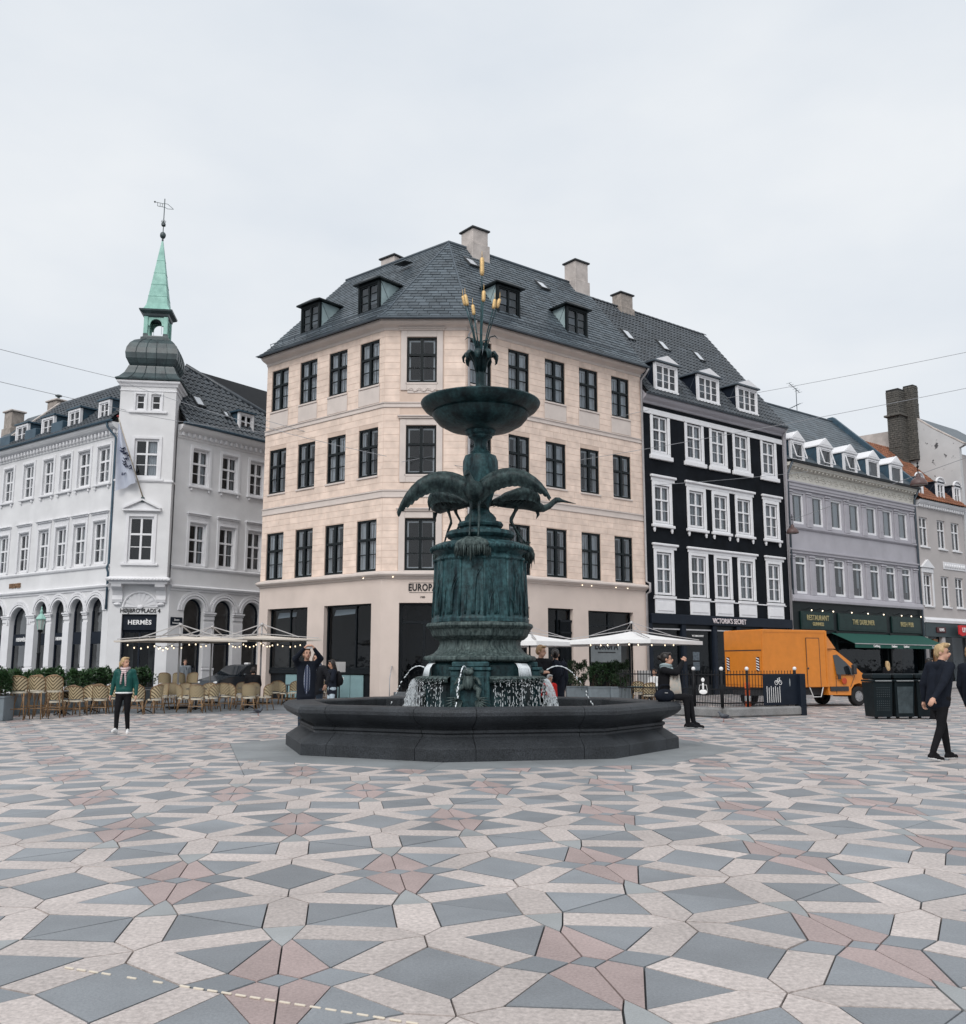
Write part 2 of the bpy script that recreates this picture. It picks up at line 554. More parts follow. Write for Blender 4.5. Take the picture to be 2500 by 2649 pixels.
def wall_mesh(x0, x1, z0, z1, ops, depth=.22, mi=0, mi_rev=None):
    g = MB(); mr = mi if mi_rev is None else mi_rev
    xs = {x0, x1}; zs = {z0, z1}
    for o in ops:
        xs |= {max(x0, o[0]), min(x1, o[1])}; zs |= {max(z0, o[2]), min(z1, o[3])}
    xs = sorted(xs); zs = sorted(zs)
    for i in range(len(xs) - 1):
        for k in range(len(zs) - 1):
            cx, cz = (xs[i] + xs[i + 1]) / 2, (zs[k] + zs[k + 1]) / 2
            if any(o[0] < cx < o[1] and o[2] < cz < o[3] for o in ops): continue
            g.quad((xs[i], 0, zs[k]), (xs[i + 1], 0, zs[k]), (xs[i + 1], 0, zs[k + 1]), (xs[i], 0, zs[k + 1]), mi)
    for o in ops:
        a, b, c, d = o[:4]
        arch = len(o) > 4 and o[4]
        if not arch:
            g.quad((a, 0, d), (b, 0, d), (b, depth, d), (a, depth, d), mr)
            zt = d
        else:
            r = (b - a) / 2; cx = (a + b) / 2; zs_ = d - r; n = 14; zt = zs_
            pts = [(cx - r * math.cos(math.pi * i / n), zs_ + r * math.sin(math.pi * i / n)) for i in range(n + 1)]
            for i in range(n):
                p, q_ = pts[i], pts[i + 1]
                g.quad((p[0], 0, p[1]), (q_[0], 0, q_[1]), (q_[0], 0, d), (p[0], 0, d), mi) if max(p[1], q_[1]) < d - 1e-6 or True else None
                g.quad((p[0], 0, p[1]), (q_[0], 0, q_[1]), (q_[0], depth, q_[1]), (p[0], depth, p[1]), mr)
        g.quad((a, 0, c), (a, 0, zt), (a, depth, zt), (a, depth, c), mr)
        g.quad((b, 0, c), (b, 0, zt), (b, depth, zt), (b, depth, c), mr)
        if c > z0 + .01:
            g.quad((a, 0, c), (b, 0, c), (b, depth, c), (a, depth, c), mr)
    return g

def sweep(path, prof, mi=0, g=None, closed=False):
    """sweep profile [(out, z)] along a plan polyline that runs left to right seen from outside, with mitred corners"""
    g = g or MB(); P = [Vector((p[0], p[1])) for p in path]; n = len(P)
    vs_ = []; k = len(prof)
    for i in range(n):
        ns = []
        if i > 0 or closed:
            t = (P[i] - P[i - 1]).normalized(); ns.append(Vector((t.y, -t.x)))
        if i < n - 1 or closed:
            t = (P[(i + 1) % n] - P[i]).normalized(); ns.append(Vector((t.y, -t.x)))
        s = sum(ns, Vector((0, 0)))
        mit = s / (1 + ns[0].dot(ns[1])) if len(ns) == 2 else ns[0]
        for (o, z) in prof:
            q_ = P[i] + mit * o
            vs_.append((q_.x, q_.y, z))
    fs_ = []
    for i in range(n if closed else n - 1):
        i2 = (i + 1) % n
        for j in range(k - 1):
            fs_.append((i * k + j, i2 * k + j, i2 * k + j + 1, i * k + j + 1))
    if not closed:
        fs_.append(tuple(range(k))); fs_.append(tuple(range((n - 1) * k, n * k))[::-1])
    g.add(vs_, fs_, mi)
    return g

m_room = mat('room', (.020, .020, .022), .9, .3, 1.2)
m_curt = mat('curtain', (.78, .79, .81), .9, .06, 3, streak=(30, 1, 1))
m_blind = mat('blind', (.76, .75, .74), .9, .05, 3)
m_innerw = mat('inner_frame', (.78, .79, .80), .6, .05, 4)
m_bulb = mat('lamp_globe', (1, .9, .75), .4, .02, emit=((1, .82, .6), 2.2))
g_pane = glass_mat('pane_glass')
g_shop = glass_mat('shop_glass', (.6, .66, .70), .28)

WCACHE = {}
def win_meshes(w, h, st):
    key = (round(w, 2), round(h, 2), st['id'])
    if key in WCACHE: return WCACHE[key]
    t = st.get('t', .07); d = st.get('d', .09)
    cols = st.get('cols', 2); rows = st['rows']; thick = st.get('thick', .09); thin = st.get('thin', .035); mull = st.get('mull', .10)
    f = MB()
    f.box(-w / 2, -w / 2 + t, 0, d, 0, h); f.box(w / 2 - t, w / 2, 0, d, 0, h)
    f.box(-w / 2 + t, w / 2 - t, 0, d, 0, t * 1.3); f.box(-w / 2 + t, w / 2 - t, 0, d, h - t, h)
    iw = w - 2 * t; ih = h - t * 2.3; zb = t * 1.3
    # transoms / glazing bars
    edges = []
    z = 0
    for ri, (fr, kind) in enumerate(rows):
        z0 = z; z += fr
        if ri < len(rows) - 1:
            zz = zb + ih * z; hh = thick if kind == 'T' else thin
            f.box(-w / 2 + t, w / 2 - t, -.02 if kind == 'T' else .02, d - .01 if kind == 'T' else d - .03, zz - hh / 2, zz + hh / 2)
    for c in range(1, cols):
        xx = -iw / 2 + iw * c / cols; mm = mull if c * 2 == cols or cols == 3 else thin
        f.box(xx - mm / 2, xx + mm / 2, -.012, d - .004, t * 1.3, h - t)
    # panes: width/height and centre
    panes = []
    z = 0
    for ri, (fr, kind) in enumerate(rows):
        za = zb + ih * z; z += fr; zc = zb + ih * z
        for c in range(cols):
            xa = -iw / 2 + iw * c / cols; xb = xa + iw / cols
            panes.append(((xa + xb) / 2, (za + zc) / 2, xb - xa, zc - za))
    pm = {}
    plist = []
    for (px, pz, pw, ph) in panes:
        k2 = (round(pw, 3), round(ph, 3))
        if k2 not in pm:
            p = MB(); p.quad((-pw / 2, 0, -ph / 2), (pw / 2, 0, -ph / 2), (pw / 2, 0, ph / 2), (-pw / 2, 0, ph / 2))
            pm[k2] = p.mesh('pane', st.get('glass', g_pane), clean=False)
        plist.append((pm[k2], px, pz))
    extra = {}
    if st.get('inner'):
        e = MB()
        for sx in (-1, 1):
            x0 = sx * iw * .25; ww = iw * .47
            for q0, q1 in ((x0 - ww / 2, x0 - ww / 2 + .06), (x0 + ww / 2 - .06, x0 + ww / 2)):
                e.box(q0, q1, .13, .155, .1, h - .1)
            e.box(x0 - ww / 2 + .06, x0 + ww / 2 - .06, .13, .155, .1, .16); e.box(x0 - ww / 2 + .06, x0 + ww / 2 - .06, .13, .155, h - .16, h - .1)
        extra['inner_frame'] = (e.mesh('inner_frame', m_innerw), 0)
    cmesh = {}
    def drape(xa, xb, za, zc, y):
        c = MB(); n = max(6, int((xb - xa) / .035)); pts = [xa + (xb - xa) * i / n for i in range(n + 1)]
        for i in range(n):
            y0 = y + .025 * math.sin(i * 1.9); y1 = y + .025 * math.sin((i + 1) * 1.9)
            c.quad((pts[i], y0, za), (pts[i + 1], y1, za), (pts[i + 1], y1, zc), (pts[i], y0, zc))
        return c
    for nm, spec in st.get('drapes', {}).items():
        c = MB()
        for (fa, fb, ga, gb) in spec:
            dd = drape(-w / 2 + w * fa, -w / 2 + w * fb, h * ga, h * gb, .19)
            c.add(dd.v, dd.f)
        cmesh[nm] = c.mesh('curtain', m_curt, smooth=True, clean=False)
    bl = MB(); bl.quad((-w / 2 + t, .2, h * .05), (w / 2 - t, .2, h * .05), (w / 2 - t, .2, h - t), (-w / 2 + t, .2, h - t))
    res = (f.mesh('window', st['mat']), plist, extra, cmesh, bl.mesh('blind', m_blind, clean=False))
    WCACHE[key] = res
    return res

def window(fac, x, z, w, h, st, y=.1, drape=None, blind=False, parent=None, name='window', lamp=None):
    fm, panes, extra, cm, bl = win_meshes(w, h, st)
    o = fac.put(fm, name, None, parent, x, y, z)
    for me, px, pz in panes:
        place('pane', me, o, (px, st.get('d', .09) * .5, pz))
    for nm, (me, yy) in extra.items():
        place(nm, me, o, (0, yy, 0))
    if drape and drape in cm:
        place('curtain', cm[drape], o, (0, 0, 0))
    if blind:
        place('blind', bl, o, (0, 0, 0))
    if lamp:
        b = MB(); b.ell((0, 0, 0), .085, 10, 8); b.tube([(0, 0, .07), (0, 0, .5)], .008, 5)
        b.build('pendant_bulb', m_bulb, o, (lamp[0], .55, lamp[1]), smooth=True)
    return o

def slate_rows(root, rl, strips, w, gap, thick, m, name, limit, base_m, stuff_name, key=None):
    """strips: list of (A,B,C,D) world corners of one course (lower-left, lower-right, upper-right, upper-left), laid with staggered pieces"""
    pieces = []
    for row, (A, B, C, D) in enumerate(strips):
        A, B, C, D = map(Vector, (A, B, C, D))
        ln = (B - A).length
        if ln < .05: continue
        off = (w / 2 if row % 2 else 0) + random.uniform(-.03, .03)
        x = -off
        nrm = (B - A).cross(D - A)
        nrm = nrm.normalized() if nrm.length > 1e-6 else Vector((0, 0, 1))
        if nrm.z < 0: nrm = -nrm
        while x < ln - 1e-3:
            a, b = max(0, x), min(ln, x + w)
            x += w
            if b - a < .04: continue
            f0, f1 = (a + gap / 2) / ln, (b - gap / 2) / ln
            lo0, lo1 = A.lerp(B, f0), A.lerp(B, f1); hi0, hi1 = D.lerp(C, f0), D.lerp(C, f1)
            t = thick * random.uniform(.8, 1.3)
            jl = random.uniform(-.006, .006)
            dn = (lo0 - hi0) * (.06 + jl)
            dn2 = (lo1 - hi1) * (.06 + jl)
            up0, up1 = lo0 + dn + nrm * t, lo1 + dn2 + nrm * t
            pieces.append((up0, up1, hi1 + nrm * .002, hi0 + nrm * .002, lo0 + dn, lo1 + dn2))
    pieces.sort(key=lambda p: p[0].y if key is None else key(p))
    rest = MB(); n = 0
    for p in pieces:
        if n < limit:
            c = sum(p[:4], Vector()) / 4
            g = MB(); q_ = [v - c for v in p]
            g.add(q_, [(0, 1, 2, 3), (4, 5, 1, 0), (4, 0, 3), (5, 2, 1)])
            g.build(name, m, root, c - rl, clean=False)
            n += 1
        else:
            q_ = [v - rl for v in p]
            rest.add(q_, [(0, 1, 2, 3), (4, 5, 1, 0)])
    if rest.v:
        tag(rest.build(stuff_name, m, root, clean=False), kind='stuff')

def pantile_roof(fac, x0, x1, y0, z0, y1, z1, m, limit=300, tw=.27, th=.36, name='roof_tile', skip=None, near_right=True):
    """plane of S-profile tiles from eave (y0,z0) to ridge (y1,z1) in the face's frame"""
    L = math.hypot(y1 - y0, z1 - z0); rows = int(L / th); cols = int((x1 - x0) / tw)
    tw = (x1 - x0) / cols; th = L / rows
    uy, uz = (y1 - y0) / L, (z1 - z0) / L        # up the slope
    ny, nz = -uz, uy                              # outward normal
    def tile(amp=.052, lift=.05):
        g = MB(); n = 6; lo = []; hi = []; lob = []
        for i in range(n + 1):
            f = i / n; xx = tw * f
            hgt = amp * math.sin(2 * math.pi * f) * (1.0 if f < .5 else .55)
            a = -.04; b = th
            la = hgt + lift; lb = hgt + .004
            lo.append((xx, uy * a + ny * la, uz * a + nz * la)); hi.append((xx, uy * b + ny * lb, uz * b + nz * lb))
            lob.append((xx, uy * a + ny * (la - .03), uz * a + nz * (la - .03)))
        for i in range(n):
            g.quad(lo[i], lo[i + 1], hi[i + 1], hi[i]); g.quad(lob[i], lob[i + 1], lo[i + 1], lo[i])
        return g
    t = tile(); tm = t.mesh(name, m, smooth=50, clean=False)
    spots = []
    for r in range(rows):
        for c in range(cols):
            if skip and skip(x0 + (c + .5) * tw, (r + .5) * th): continue
            spots.append((x0 + c * tw, y0 + uy * r * th, z0 + uz * r * th))
    spots.sort(key=lambda p: (fac.w(*p)).length)
    rest = MB()
    for i, p in enumerate(spots):
        if i < limit:
            fac.put(tm, name, None, None, p[0], p[1], p[2] + random.uniform(-.004, .004))
        else:
            dz = random.uniform(-.004, .004)
            rest.add([(v[0] + p[0], v[1] + p[1], v[2] + p[2] + dz) for v in t.v], t.f)
    if rest.v:
        tag(fac.put(rest, 'roof_tiles', m, smooth=50, clean=False), kind='stuff')
    # deck below the tiles
    d = MB(); e = .06
    d.quad((x0, y0 - ny * e, z0 - nz * e), (x1, y0 - ny * e, z0 - nz * e), (x1, y1 - ny * e, z1 - nz * e), (x0, y1 - ny * e, z1 - nz * e))
    fac.put(d, 'roof_deck', mat('roof_deck', (.02, .022, .025), .9, .1))

def ridge_caps(fac, x0, x1, y, z, m, step=.38, r=.13):
    g = MB(); n = int((x1 - x0) / step)
    for i in range(n):
        a = x0 + (x1 - x0) * i / n; b = x0 + (x1 - x0) * (i + 1) / n + .03
        prof = [(math.cos(t) * r, math.sin(t) * r * .9) for t in [math.pi * k / 6 for k in range(7)]]
        for s, sc_ in ((a, 1.12), (b, 1.0)): pass
        vs_ = [(a, y + p[0] * 1.12, z - .05 + p[1] * 1.12) for p in prof] + [(b, y + p[0], z - .05 + p[1]) for p in prof]
        g.add(vs_, [(i_, i_ + 1, 8 + i_, 7 + i_) for i_ in range(6)] + [(0, 1, 2, 3, 4, 5, 6)])
    return fac.put(g, 'ridge_tiles', m, clean=False)

def chimney(root, rl, c, ang, w, d, z0, z1, m, mcap, name='chimney', step=None, label=None):
    g = MB()
    zs_ = step if step else z0 + (z1 - z0) * .45
    g.bbox(-w / 2 - .07, w / 2 + .07, -d / 2 - .07, d / 2 + .07, z0, zs_, .02)
    g.bbox(-w / 2, w / 2, -d / 2, d / 2, zs_ - .01, z1, .02)
    o = g.build(name, m, root, Vector((c[0], c[1], 0)) - Vector((rl[0], rl[1], 0)), R(ang))
    k = MB(); k.bbox(-w / 2 - .09, w / 2 + .09, -d / 2 - .09, d / 2 + .09, z1, z1 + .09, .02)
    k.build('chimney_cap', mcap, o)
    return o

def roof_window(fac, x, y, z, uy, uz, w, h, parent=None):
    """flat roof light lying in the slope"""
    ny, nz = -uz, uy
    g = MB()
    def P(dx, t, n): return (dx, uy * t + ny * n, uz * t + nz * n)
    fw = .07
    for (a, b, c, d) in ((-w / 2, w / 2, 0, fw), (-w / 2, w / 2, h - fw, h), (-w / 2, -w / 2 + fw, fw, h - fw), (w / 2 - fw, w / 2, fw, h - fw)):
        vs_ = [P(a, c, .03), P(b, c, .03), P(b, d, .03), P(a, d, .03), P(a, c, .13), P(b, c, .13), P(b, d, .13), P(a, d, .13)]
        g.add(vs_, [(4, 5, 6, 7), (0, 1, 5, 4), (1, 2, 6, 5), (2, 3, 7, 6), (3, 0, 4, 7)])
    o = fac.put(g, 'roof_window', mat('rooflight_frame', (.05, .055, .06), .5, .1), parent, x, y, z)
    p = MB(); p.quad(P(-w / 2 + fw, fw, .10), P(w / 2 - fw, fw, .10), P(w / 2 - fw, h - fw, .10), P(-w / 2 + fw, h - fw, .10))
    p.build('pane', mat('rooflight_glass', (.55, .58, .62), .06, .02, spec=.9), o, clean=False)
    return o
# ------------------------------------------------------------------ the cream corner house with the slate roof
CLx, CLy, CRx, CRy = -4.22, 40.0, -.75, 40.0
m_block = mat('cream_render', (.76, .615, .525), .85, .08, 2.2, rand=.035, bump=.12, bscale=60, coords='World', speck=(1.1, .07))
m_joint = mat('cream_joint', (.62, .49, .41), .9, .08, 2)
m_plast = mat('pale_plaster', (.64, .545, .49), .85, .05, .7, bump=.06, bscale=80, coords='World', speck=(.5, .05))
m_ctrim = mat('cream_trim', (.62, .55, .51), .8, .06, 1.5, bump=.06, coords='World')
m_slate = mat('slate', (.078, .098, .115), .48, .16, 1.4, rand=.24, bump=.25, bscale=26, coords='World', spec=.5)
m_lead = mat('lead', (.075, .095, .115), .5, .15, 3, bump=.1, bscale=10, coords='World')
m_zinc = mat('zinc_patina', (.33, .42, .43), .5, .12, 2.5, bump=.05, coords='World')
m_bframe = mat('black_green_paint', (.007, .011, .013), .4, .2, 5, spec=.2)
m_chim = mat('chimney_render', (.52, .47, .44), .9, .18, 1.6, coords='World', bump=.2, bscale=30)
m_cap = mat('chimney_cap', (.06, .065, .07), .8, .2, 6)
m_pipe = mat('zinc_pipe', (.36, .35, .36), .45, .12, 3)

yel = thing('corner_house', 'cream stuccoed corner house with slate hip roof and black framed windows behind the fountain', 'building', (-2.48, 40.0, 0))
yrl = Vector(yel.location)
FL = Fac(yel, CLx, CLy, -40.1); FC = Fac(yel, CLx, CLy, 0.0); FR = Fac(yel, CRx, CRy, 38.55)
YROWS = ((5.38, 7.57), (9.45, 11.56), (13.45, 15.47))
YL = ((-7.76, -6.52), (-5.66, -4.45), (-3.61, -2.40), (-1.55, -.34))
YR = ((.2, 1.43), (2.4, 3.63), (4.6, 5.85), (6.78, 8.02), (8.96, 10.2))
YC = ((.95, 2.24),)
st_yel = dict(id='yel', mat=m_bframe, rows=((.31, 't'), (.31, 'T'), (.38, 't')), t=.075, d=.10, thick=.10, mull=.13, inner=True,
              drapes={'sides': ((.09, .2, .06, .95), (.4, .47, .06, .95), (.54, .61, .06, .95), (.82, .92, .06, .95)),
                      'full': ((.07, .31, .04, .97), (.335, .49, .04, .97), (.51, .665, .04, .97), (.69, .93, .04, .97))})
st_plain = dict(st_yel, id='yelp', drapes={})
LW, CW, RW = 8.14, 3.47, 11.04
SHOP_L = ((-7.5, -4.66, .0, 4.04), (-3.55, -.57, .0, 4.04))
SHOP_R = ((.5, 3.56, .35, 4.0), (4.63, 6.17, .35, 4.0), (7.13, 10.13, .35, 3.97))
DOOR_C = (.75, 2.83, .0, 4.04)
for fac, x0, x1, wins, shops in ((FL, -LW, 0, YL, SHOP_L), (FC, 0, CW, YC, (DOOR_C,)), (FR, 0, RW, YR, SHOP_R)):
    ops = [(a, b, z0, z1) for a, b in wins for z0, z1 in YROWS]
    fac.put(wall_mesh(x0, x1, 5.2, 16.2, ops, .28), 'wall', m_joint)
    fac.put(wall_mesh(x0, x1, 0, 5.2, list(shops), .35), 'ground_floor_wall', m_plast)
    g = MB(); g.quad((x0 + .3, 1.9, 0), (x1 - .3, 1.9, 0), (x1 - .3, 1.9, 16), (x0 + .3, 1.9, 16))
    for zf in (4.6, 8.6, 12.6, 16.05):
        g.quad((x0 + .05, .3, zf), (x1 - .05, .3, zf), (x1 - .3, 1.9, zf), (x0 + .3, 1.9, zf))
    fac.put(g, 'interior', m_room)
    for r, (z0, z1) in enumerate(YROWS):
        for i, (a, b) in enumerate(wins):
            lamp = None
            if fac is FR and r == 1 and i >= 2: lamp = (-.28, 1.25)
            window(fac, (a + b) / 2, z0, b - a, z1 - z0, st_plain if fac is FC else st_yel, .05,
                   drape=('full' if r == 2 else ('sides' if (r + i) % 3 else 'full')) if fac is not FC else None, lamp=lamp)
            s = MB(); s.bbox(a - .05, b + .05, -.06, .12, z0 - .09, z0 - .005, .012)
            fac.put(s, 'window_sill', m_ctrim)
            if r == 2 and fac is not FC:
                s = MB(); s.bbox(a - .06, b + .06, -.022, .0, 12.62, z0 - .1, .008)
                fac.put(s, 'apron_panel', m_ctrim)

# stucco blocks, proud of their joints
blocks = []
def lay_blocks(fac, x0, x1, wins, skips, zlist):
    for zi, (za, zb, off) in enumerate(zlist):
        cuts = [(a - .0, b + .0) for a, b in wins for z0, z1 in YROWS if z0 - .1 < zb - .05 and z1 > za + .05]
        cuts += [(a, b) for a, b, z0, z1 in skips if z0 < zb - .05 and z1 > za + .05]
        cuts.sort(); x = x0; spans = []
        for a, b in cuts:
            if a - x > .06: spans.append((x, a))
            x = max(x, b)
        if x1 - x > .06: spans.append((x, x1))
        for a, b in spans:
            n = max(1, round((b - a) / .82)); L = (b - a) / n
            pts = [a] + [a + L * (k + (off if n > 1 else 0)) for k in range(n)] + [b]
            pts = sorted(set(round(p, 3) for p in pts if a <= p <= b))
            for k in range(len(pts) - 1):
                if pts[k + 1] - pts[k] > .05:
                    blocks.append((fac, pts[k], pts[k + 1], za, zb))
zl = []
for base, top in ((5.36, 8.44), (8.80, 12.34), (12.60, 15.78)):
    n = round((top - base) / .285); h = (top - base) / n
    zl += [(base + h * k, base + h * (k + 1), .5 if k % 2 else .0) for k in range(n)]
apr = lambda wins: [(a - .08, b + .08, 12.5, 13.45) for a, b in wins]
lay_blocks(FL, -LW, 0, YL, apr(YL), zl)
lay_blocks(FR, 0, RW, YR, apr(YR), zl)
lay_blocks(FC, 0, CW, YC, [(.67, 2.55, 12.5, 16.1), (.67, 2.55, 9.2, 12.1), (.67, 2.55, 5.2, 8.05)], zl)
blocks.sort(key=lambda b: b[0].w((b[1] + b[2]) / 2, 0, b[3]).length)
rest = {}
bm_cache = {}
for i, (fac, a, b, za, zb) in enumerate(blocks):
    g_ = .006; e = .006; pr = -.008
    w2, h2 = (b - a) / 2 - g_, (zb - za) / 2 - g_
    o_ = ((-w2, 0, -h2), (w2, 0, -h2), (w2, 0, h2), (-w2, 0, h2))
    f_ = ((-w2 + e, pr, -h2 + e), (w2 - e, pr, -h2 + e), (w2 - e, pr, h2 - e), (-w2 + e, pr, h2 - e))
    fc = [(4, 5, 6, 7), (0, 1, 5, 4), (1, 2, 6, 5), (2, 3, 7, 6), (3, 0, 4, 7)]
    cx, cz = (a + b) / 2, (za + zb) / 2
    if i < 300:
        k = (round(w2, 3), round(h2, 3))
        if k not in bm_cache:
            g = MB(); g.add(o_ + f_, fc); bm_cache[k] = g.mesh('stone', m_block, clean=False)
        fac.put(bm_cache[k], 'stone', None, None, cx, -.001, cz)
    else:
        g = rest.setdefault(id(fac), (fac, MB()))[1]
        g.add([(x + cx, y - .001, z + cz) for x, y, z in o_ + f_], fc)
for fac, g in rest.values():
    tag(fac.put(g, 'stones', m_block, clean=False), kind='stuff')

# string courses, cornices, gutter run round all three faces
pth = [FL.l(-LW), FL.l(0), FC.l(CW), FR.l(RW)]
def course(name, prof, m, path=pth):
    return sweep(path, prof).build(name, m, yel)
course('string_course', [(0, 12.34), (.05, 12.36), (.05, 12.42), (.03, 12.43), (.03, 12.52), (.07, 12.54), (.07, 12.58), (0, 12.6)], m_ctrim)
course('string_course', [(0, 8.44), (.05, 8.46), (.05, 8.52), (.03, 8.53), (.03, 8.71), (.07, 8.73), (.07, 8.78), (0, 8.8)], m_ctrim)
course('shop_cornice', [(0, 5.02), (.06, 5.05), (.09, 5.1), (.20, 5.14), (.26, 5.2), (.26, 5.26), (.1, 5.33), (0, 5.36)], m_ctrim)
course('eaves_cornice', [(0, 15.76), (.05, 15.78), (.06, 15.88), (.16, 15.93), (.30, 15.98), (.40, 16.06), (.42, 16.14), (.0, 16.2)], m_ctrim)
gp = [(p[0], p[1]) for p in pth]
gt = [(.60 + .07 * math.cos(t), 16.16 + .07 * math.sin(t)) for t in [math.pi + math.pi * k / 6 for k in range(7)]]
course('gutter', gt + [(.64, 16.19), (.56, 16.19)], m_lead)

# centre window surrounds on the chamfer
for z0, z1 in YROWS:
    g = MB()
    for a, b in ((.69, .95), (2.24, 2.50)):
        g.bbox(a, b, -.06, -.002, z0 - .35, z1 + .30, .012)
    g.bbox(.95, 2.24, -.055, -.002, z1 + .01, z1 + .30, .012)
    g.bbox(.95, 2.24, -.055, -.002, z0 - .35, z0 - .1, .012)
    g.bbox(.62, 2.57, -.13, -.002, z1 + .30, z1 + .36, .012); g.bbox(.58, 2.61, -.17, -.002, z1 + .37, z1 + .43, .015)
    FC.put(g, 'window_surround', m_ctrim)
orn = MB()
for k in range(26):                                # carved scroll panel under the top window
    t = k / 25; x = 1.05 + 1.1 * t
    orn.ell((x, -.045, 13.14 + .07 * math.sin(t * 19)), (.06, .03, .035), 8, 5, rot=Matrix.Rotation(math.sin(t * 19 + 1), 3, 'Y'))
orn.bbox(.98, 2.21, -.03, -.003, 12.98, 13.30, .01)
FC.put(orn, 'carved_panel', m_ctrim, smooth=40)

# ---- roof
ov = (.65, .6, .6); dep = (5.0, 4.38, 4.0)
prof_r = [(0, 16.16), (.07, 16.42), (.15, 16.82), (.25, 17.45), (1, 21.8)]
def samp(prof, n):
    P = [Vector((f * 5.2, z)) for f, z in prof]; Ls = [0]
    for i in range(1, len(P)): Ls.append(Ls[-1] + (P[i] - P[i - 1]).length)
    res = []
    for k in range(n + 1):
        s = Ls[-1] * k / n
        for i in range(1, len(P)):
            if s <= Ls[i] + 1e-9:
                t = (s - Ls[i - 1]) / (Ls[i] - Ls[i - 1]); v = P[i - 1].lerp(P[i], t); res.append((v.x / 5.2, v.y)); break
    return res
def isect(p, d, q_, e):
    den = d.x * e.y - d.y * e.x
    t = ((q_.x - p.x) * e.y - (q_.y - p.y) * e.x) / den
    return p + d * t
rings = []
for f, z in samp(prof_r, 29):
    oL, oC, oR = [-o + (d + o) * f for o, d in zip(ov, dep)]
    a = FL.w(-LW - .12, oL); b = FL.w(0, oL); c = FC.w(0, oC); d = FC.w(CW, oC); e = FR.w(0, oR); r_ = FR.w(RW + .1, oR)
    h1 = isect(a.xy, (b - a).xy, c.xy, (d - c).xy); h2 = isect(c.xy, (d - c).xy, e.xy, (r_ - e).xy)
    if f > .995 or (h2 - h1).dot((d - c).xy) < 0:
        h1 = h2 = isect(a.xy, (b - a).xy, e.xy, (r_ - e).xy)
    rings.append([Vector((*v[:2], z)) for v in (a, h1, h2, r_)])
strips = [[], [], []]
deck = MB()
for k in range(len(rings) - 1):
    for j in range(3):
        A, B, C, D = rings[k][j], rings[k][j + 1], rings[k + 1][j + 1], rings[k + 1][j]
        strips[j].append((A, B, C, D))
        dn = Vector((0, 0, -.03)) - yrl
        deck.quad(A + dn, B + dn, C + dn, D + dn)
# back slopes so the roof is a solid
bk = [FL.l(-LW - .12, 10.5, 16.0), FR.l(RW + .1, 8.6, 16.0)]
apx = rings[-1][1] - yrl
deck.poly([rings[-1][0] - yrl, apx, bk[0]]); deck.poly([apx, rings[-1][3] - yrl, bk[1]]); deck.poly([apx, bk[1], bk[0]])
deck.poly([v[0] - yrl for v in rings] + [bk[0]]); deck.poly([v[3] - yrl for v in rings] + [bk[1]])
deck.build('roof_deck', mat('roof_deck', (.02, .022, .025), .9, .1), yel)
slate_rows(yel, yrl, strips[1], .46, .022, .028, m_slate, 'slate', 130, None, 'slates')
slate_rows(yel, yrl, strips[0], .46, .022, .028, m_slate, 'slate', 80, None, 'slates')
slate_rows(yel, yrl, strips[2], .46, .022, .028, m_slate, 'slate', 90, None, 'slates')
for j in (1, 2):
    g = MB(); g.tube([v[j] - yrl + Vector((0, 0, .02)) for v in rings], .05, 6, flat=.6); g.build('hip_flashing', m_lead, yel, smooth=True)
g = MB(); g.tube([rings[-1][0] - yrl + Vector((0, 0, .03)), apx + Vector((0, 0, .04)), rings[-1][3] - yrl + Vector((0, 0, .03))], .08, 8); g.build('ridge_cap', m_lead, yel, smooth=True)
# snow guard rails
for fac, x0, x1 in ((FL, -LW, 0), (FC, .1, CW - .1), (FR, 0, RW)):
    g = MB(); g.tube([(x0, .1, 16.95), (x1, .1, 16.95)], .018, 5)
    for k in range(int((x1 - x0) / .9) + 1):
        g.bar((x0 + k * .9, .1, 16.95), (x0 + k * .9, .2, 16.78), .02)
    fac.put(g, 'snow_rail', m_lead)
# gable end walls and the rest of the body
g = MB(); g.poly([FL.l(-LW, 0, 0), FL.l(-LW, 10, 0), FL.l(-LW, 10, 16.2), FL.l(-LW, 0, 16.2)]); g.poly([FR.l(RW, 0, 0), FR.l(RW, 8, 0), FR.l(RW, 8, 16.2), FR.l(RW, 0, 16.2)])
g.poly([FL.l(-LW, 10, 0), FR.l(RW, 8, 0), FR.l(RW, 8, 16.1), FL.l(-LW, 10, 16.1)]); g.build('rear_wall', m_plast, yel)

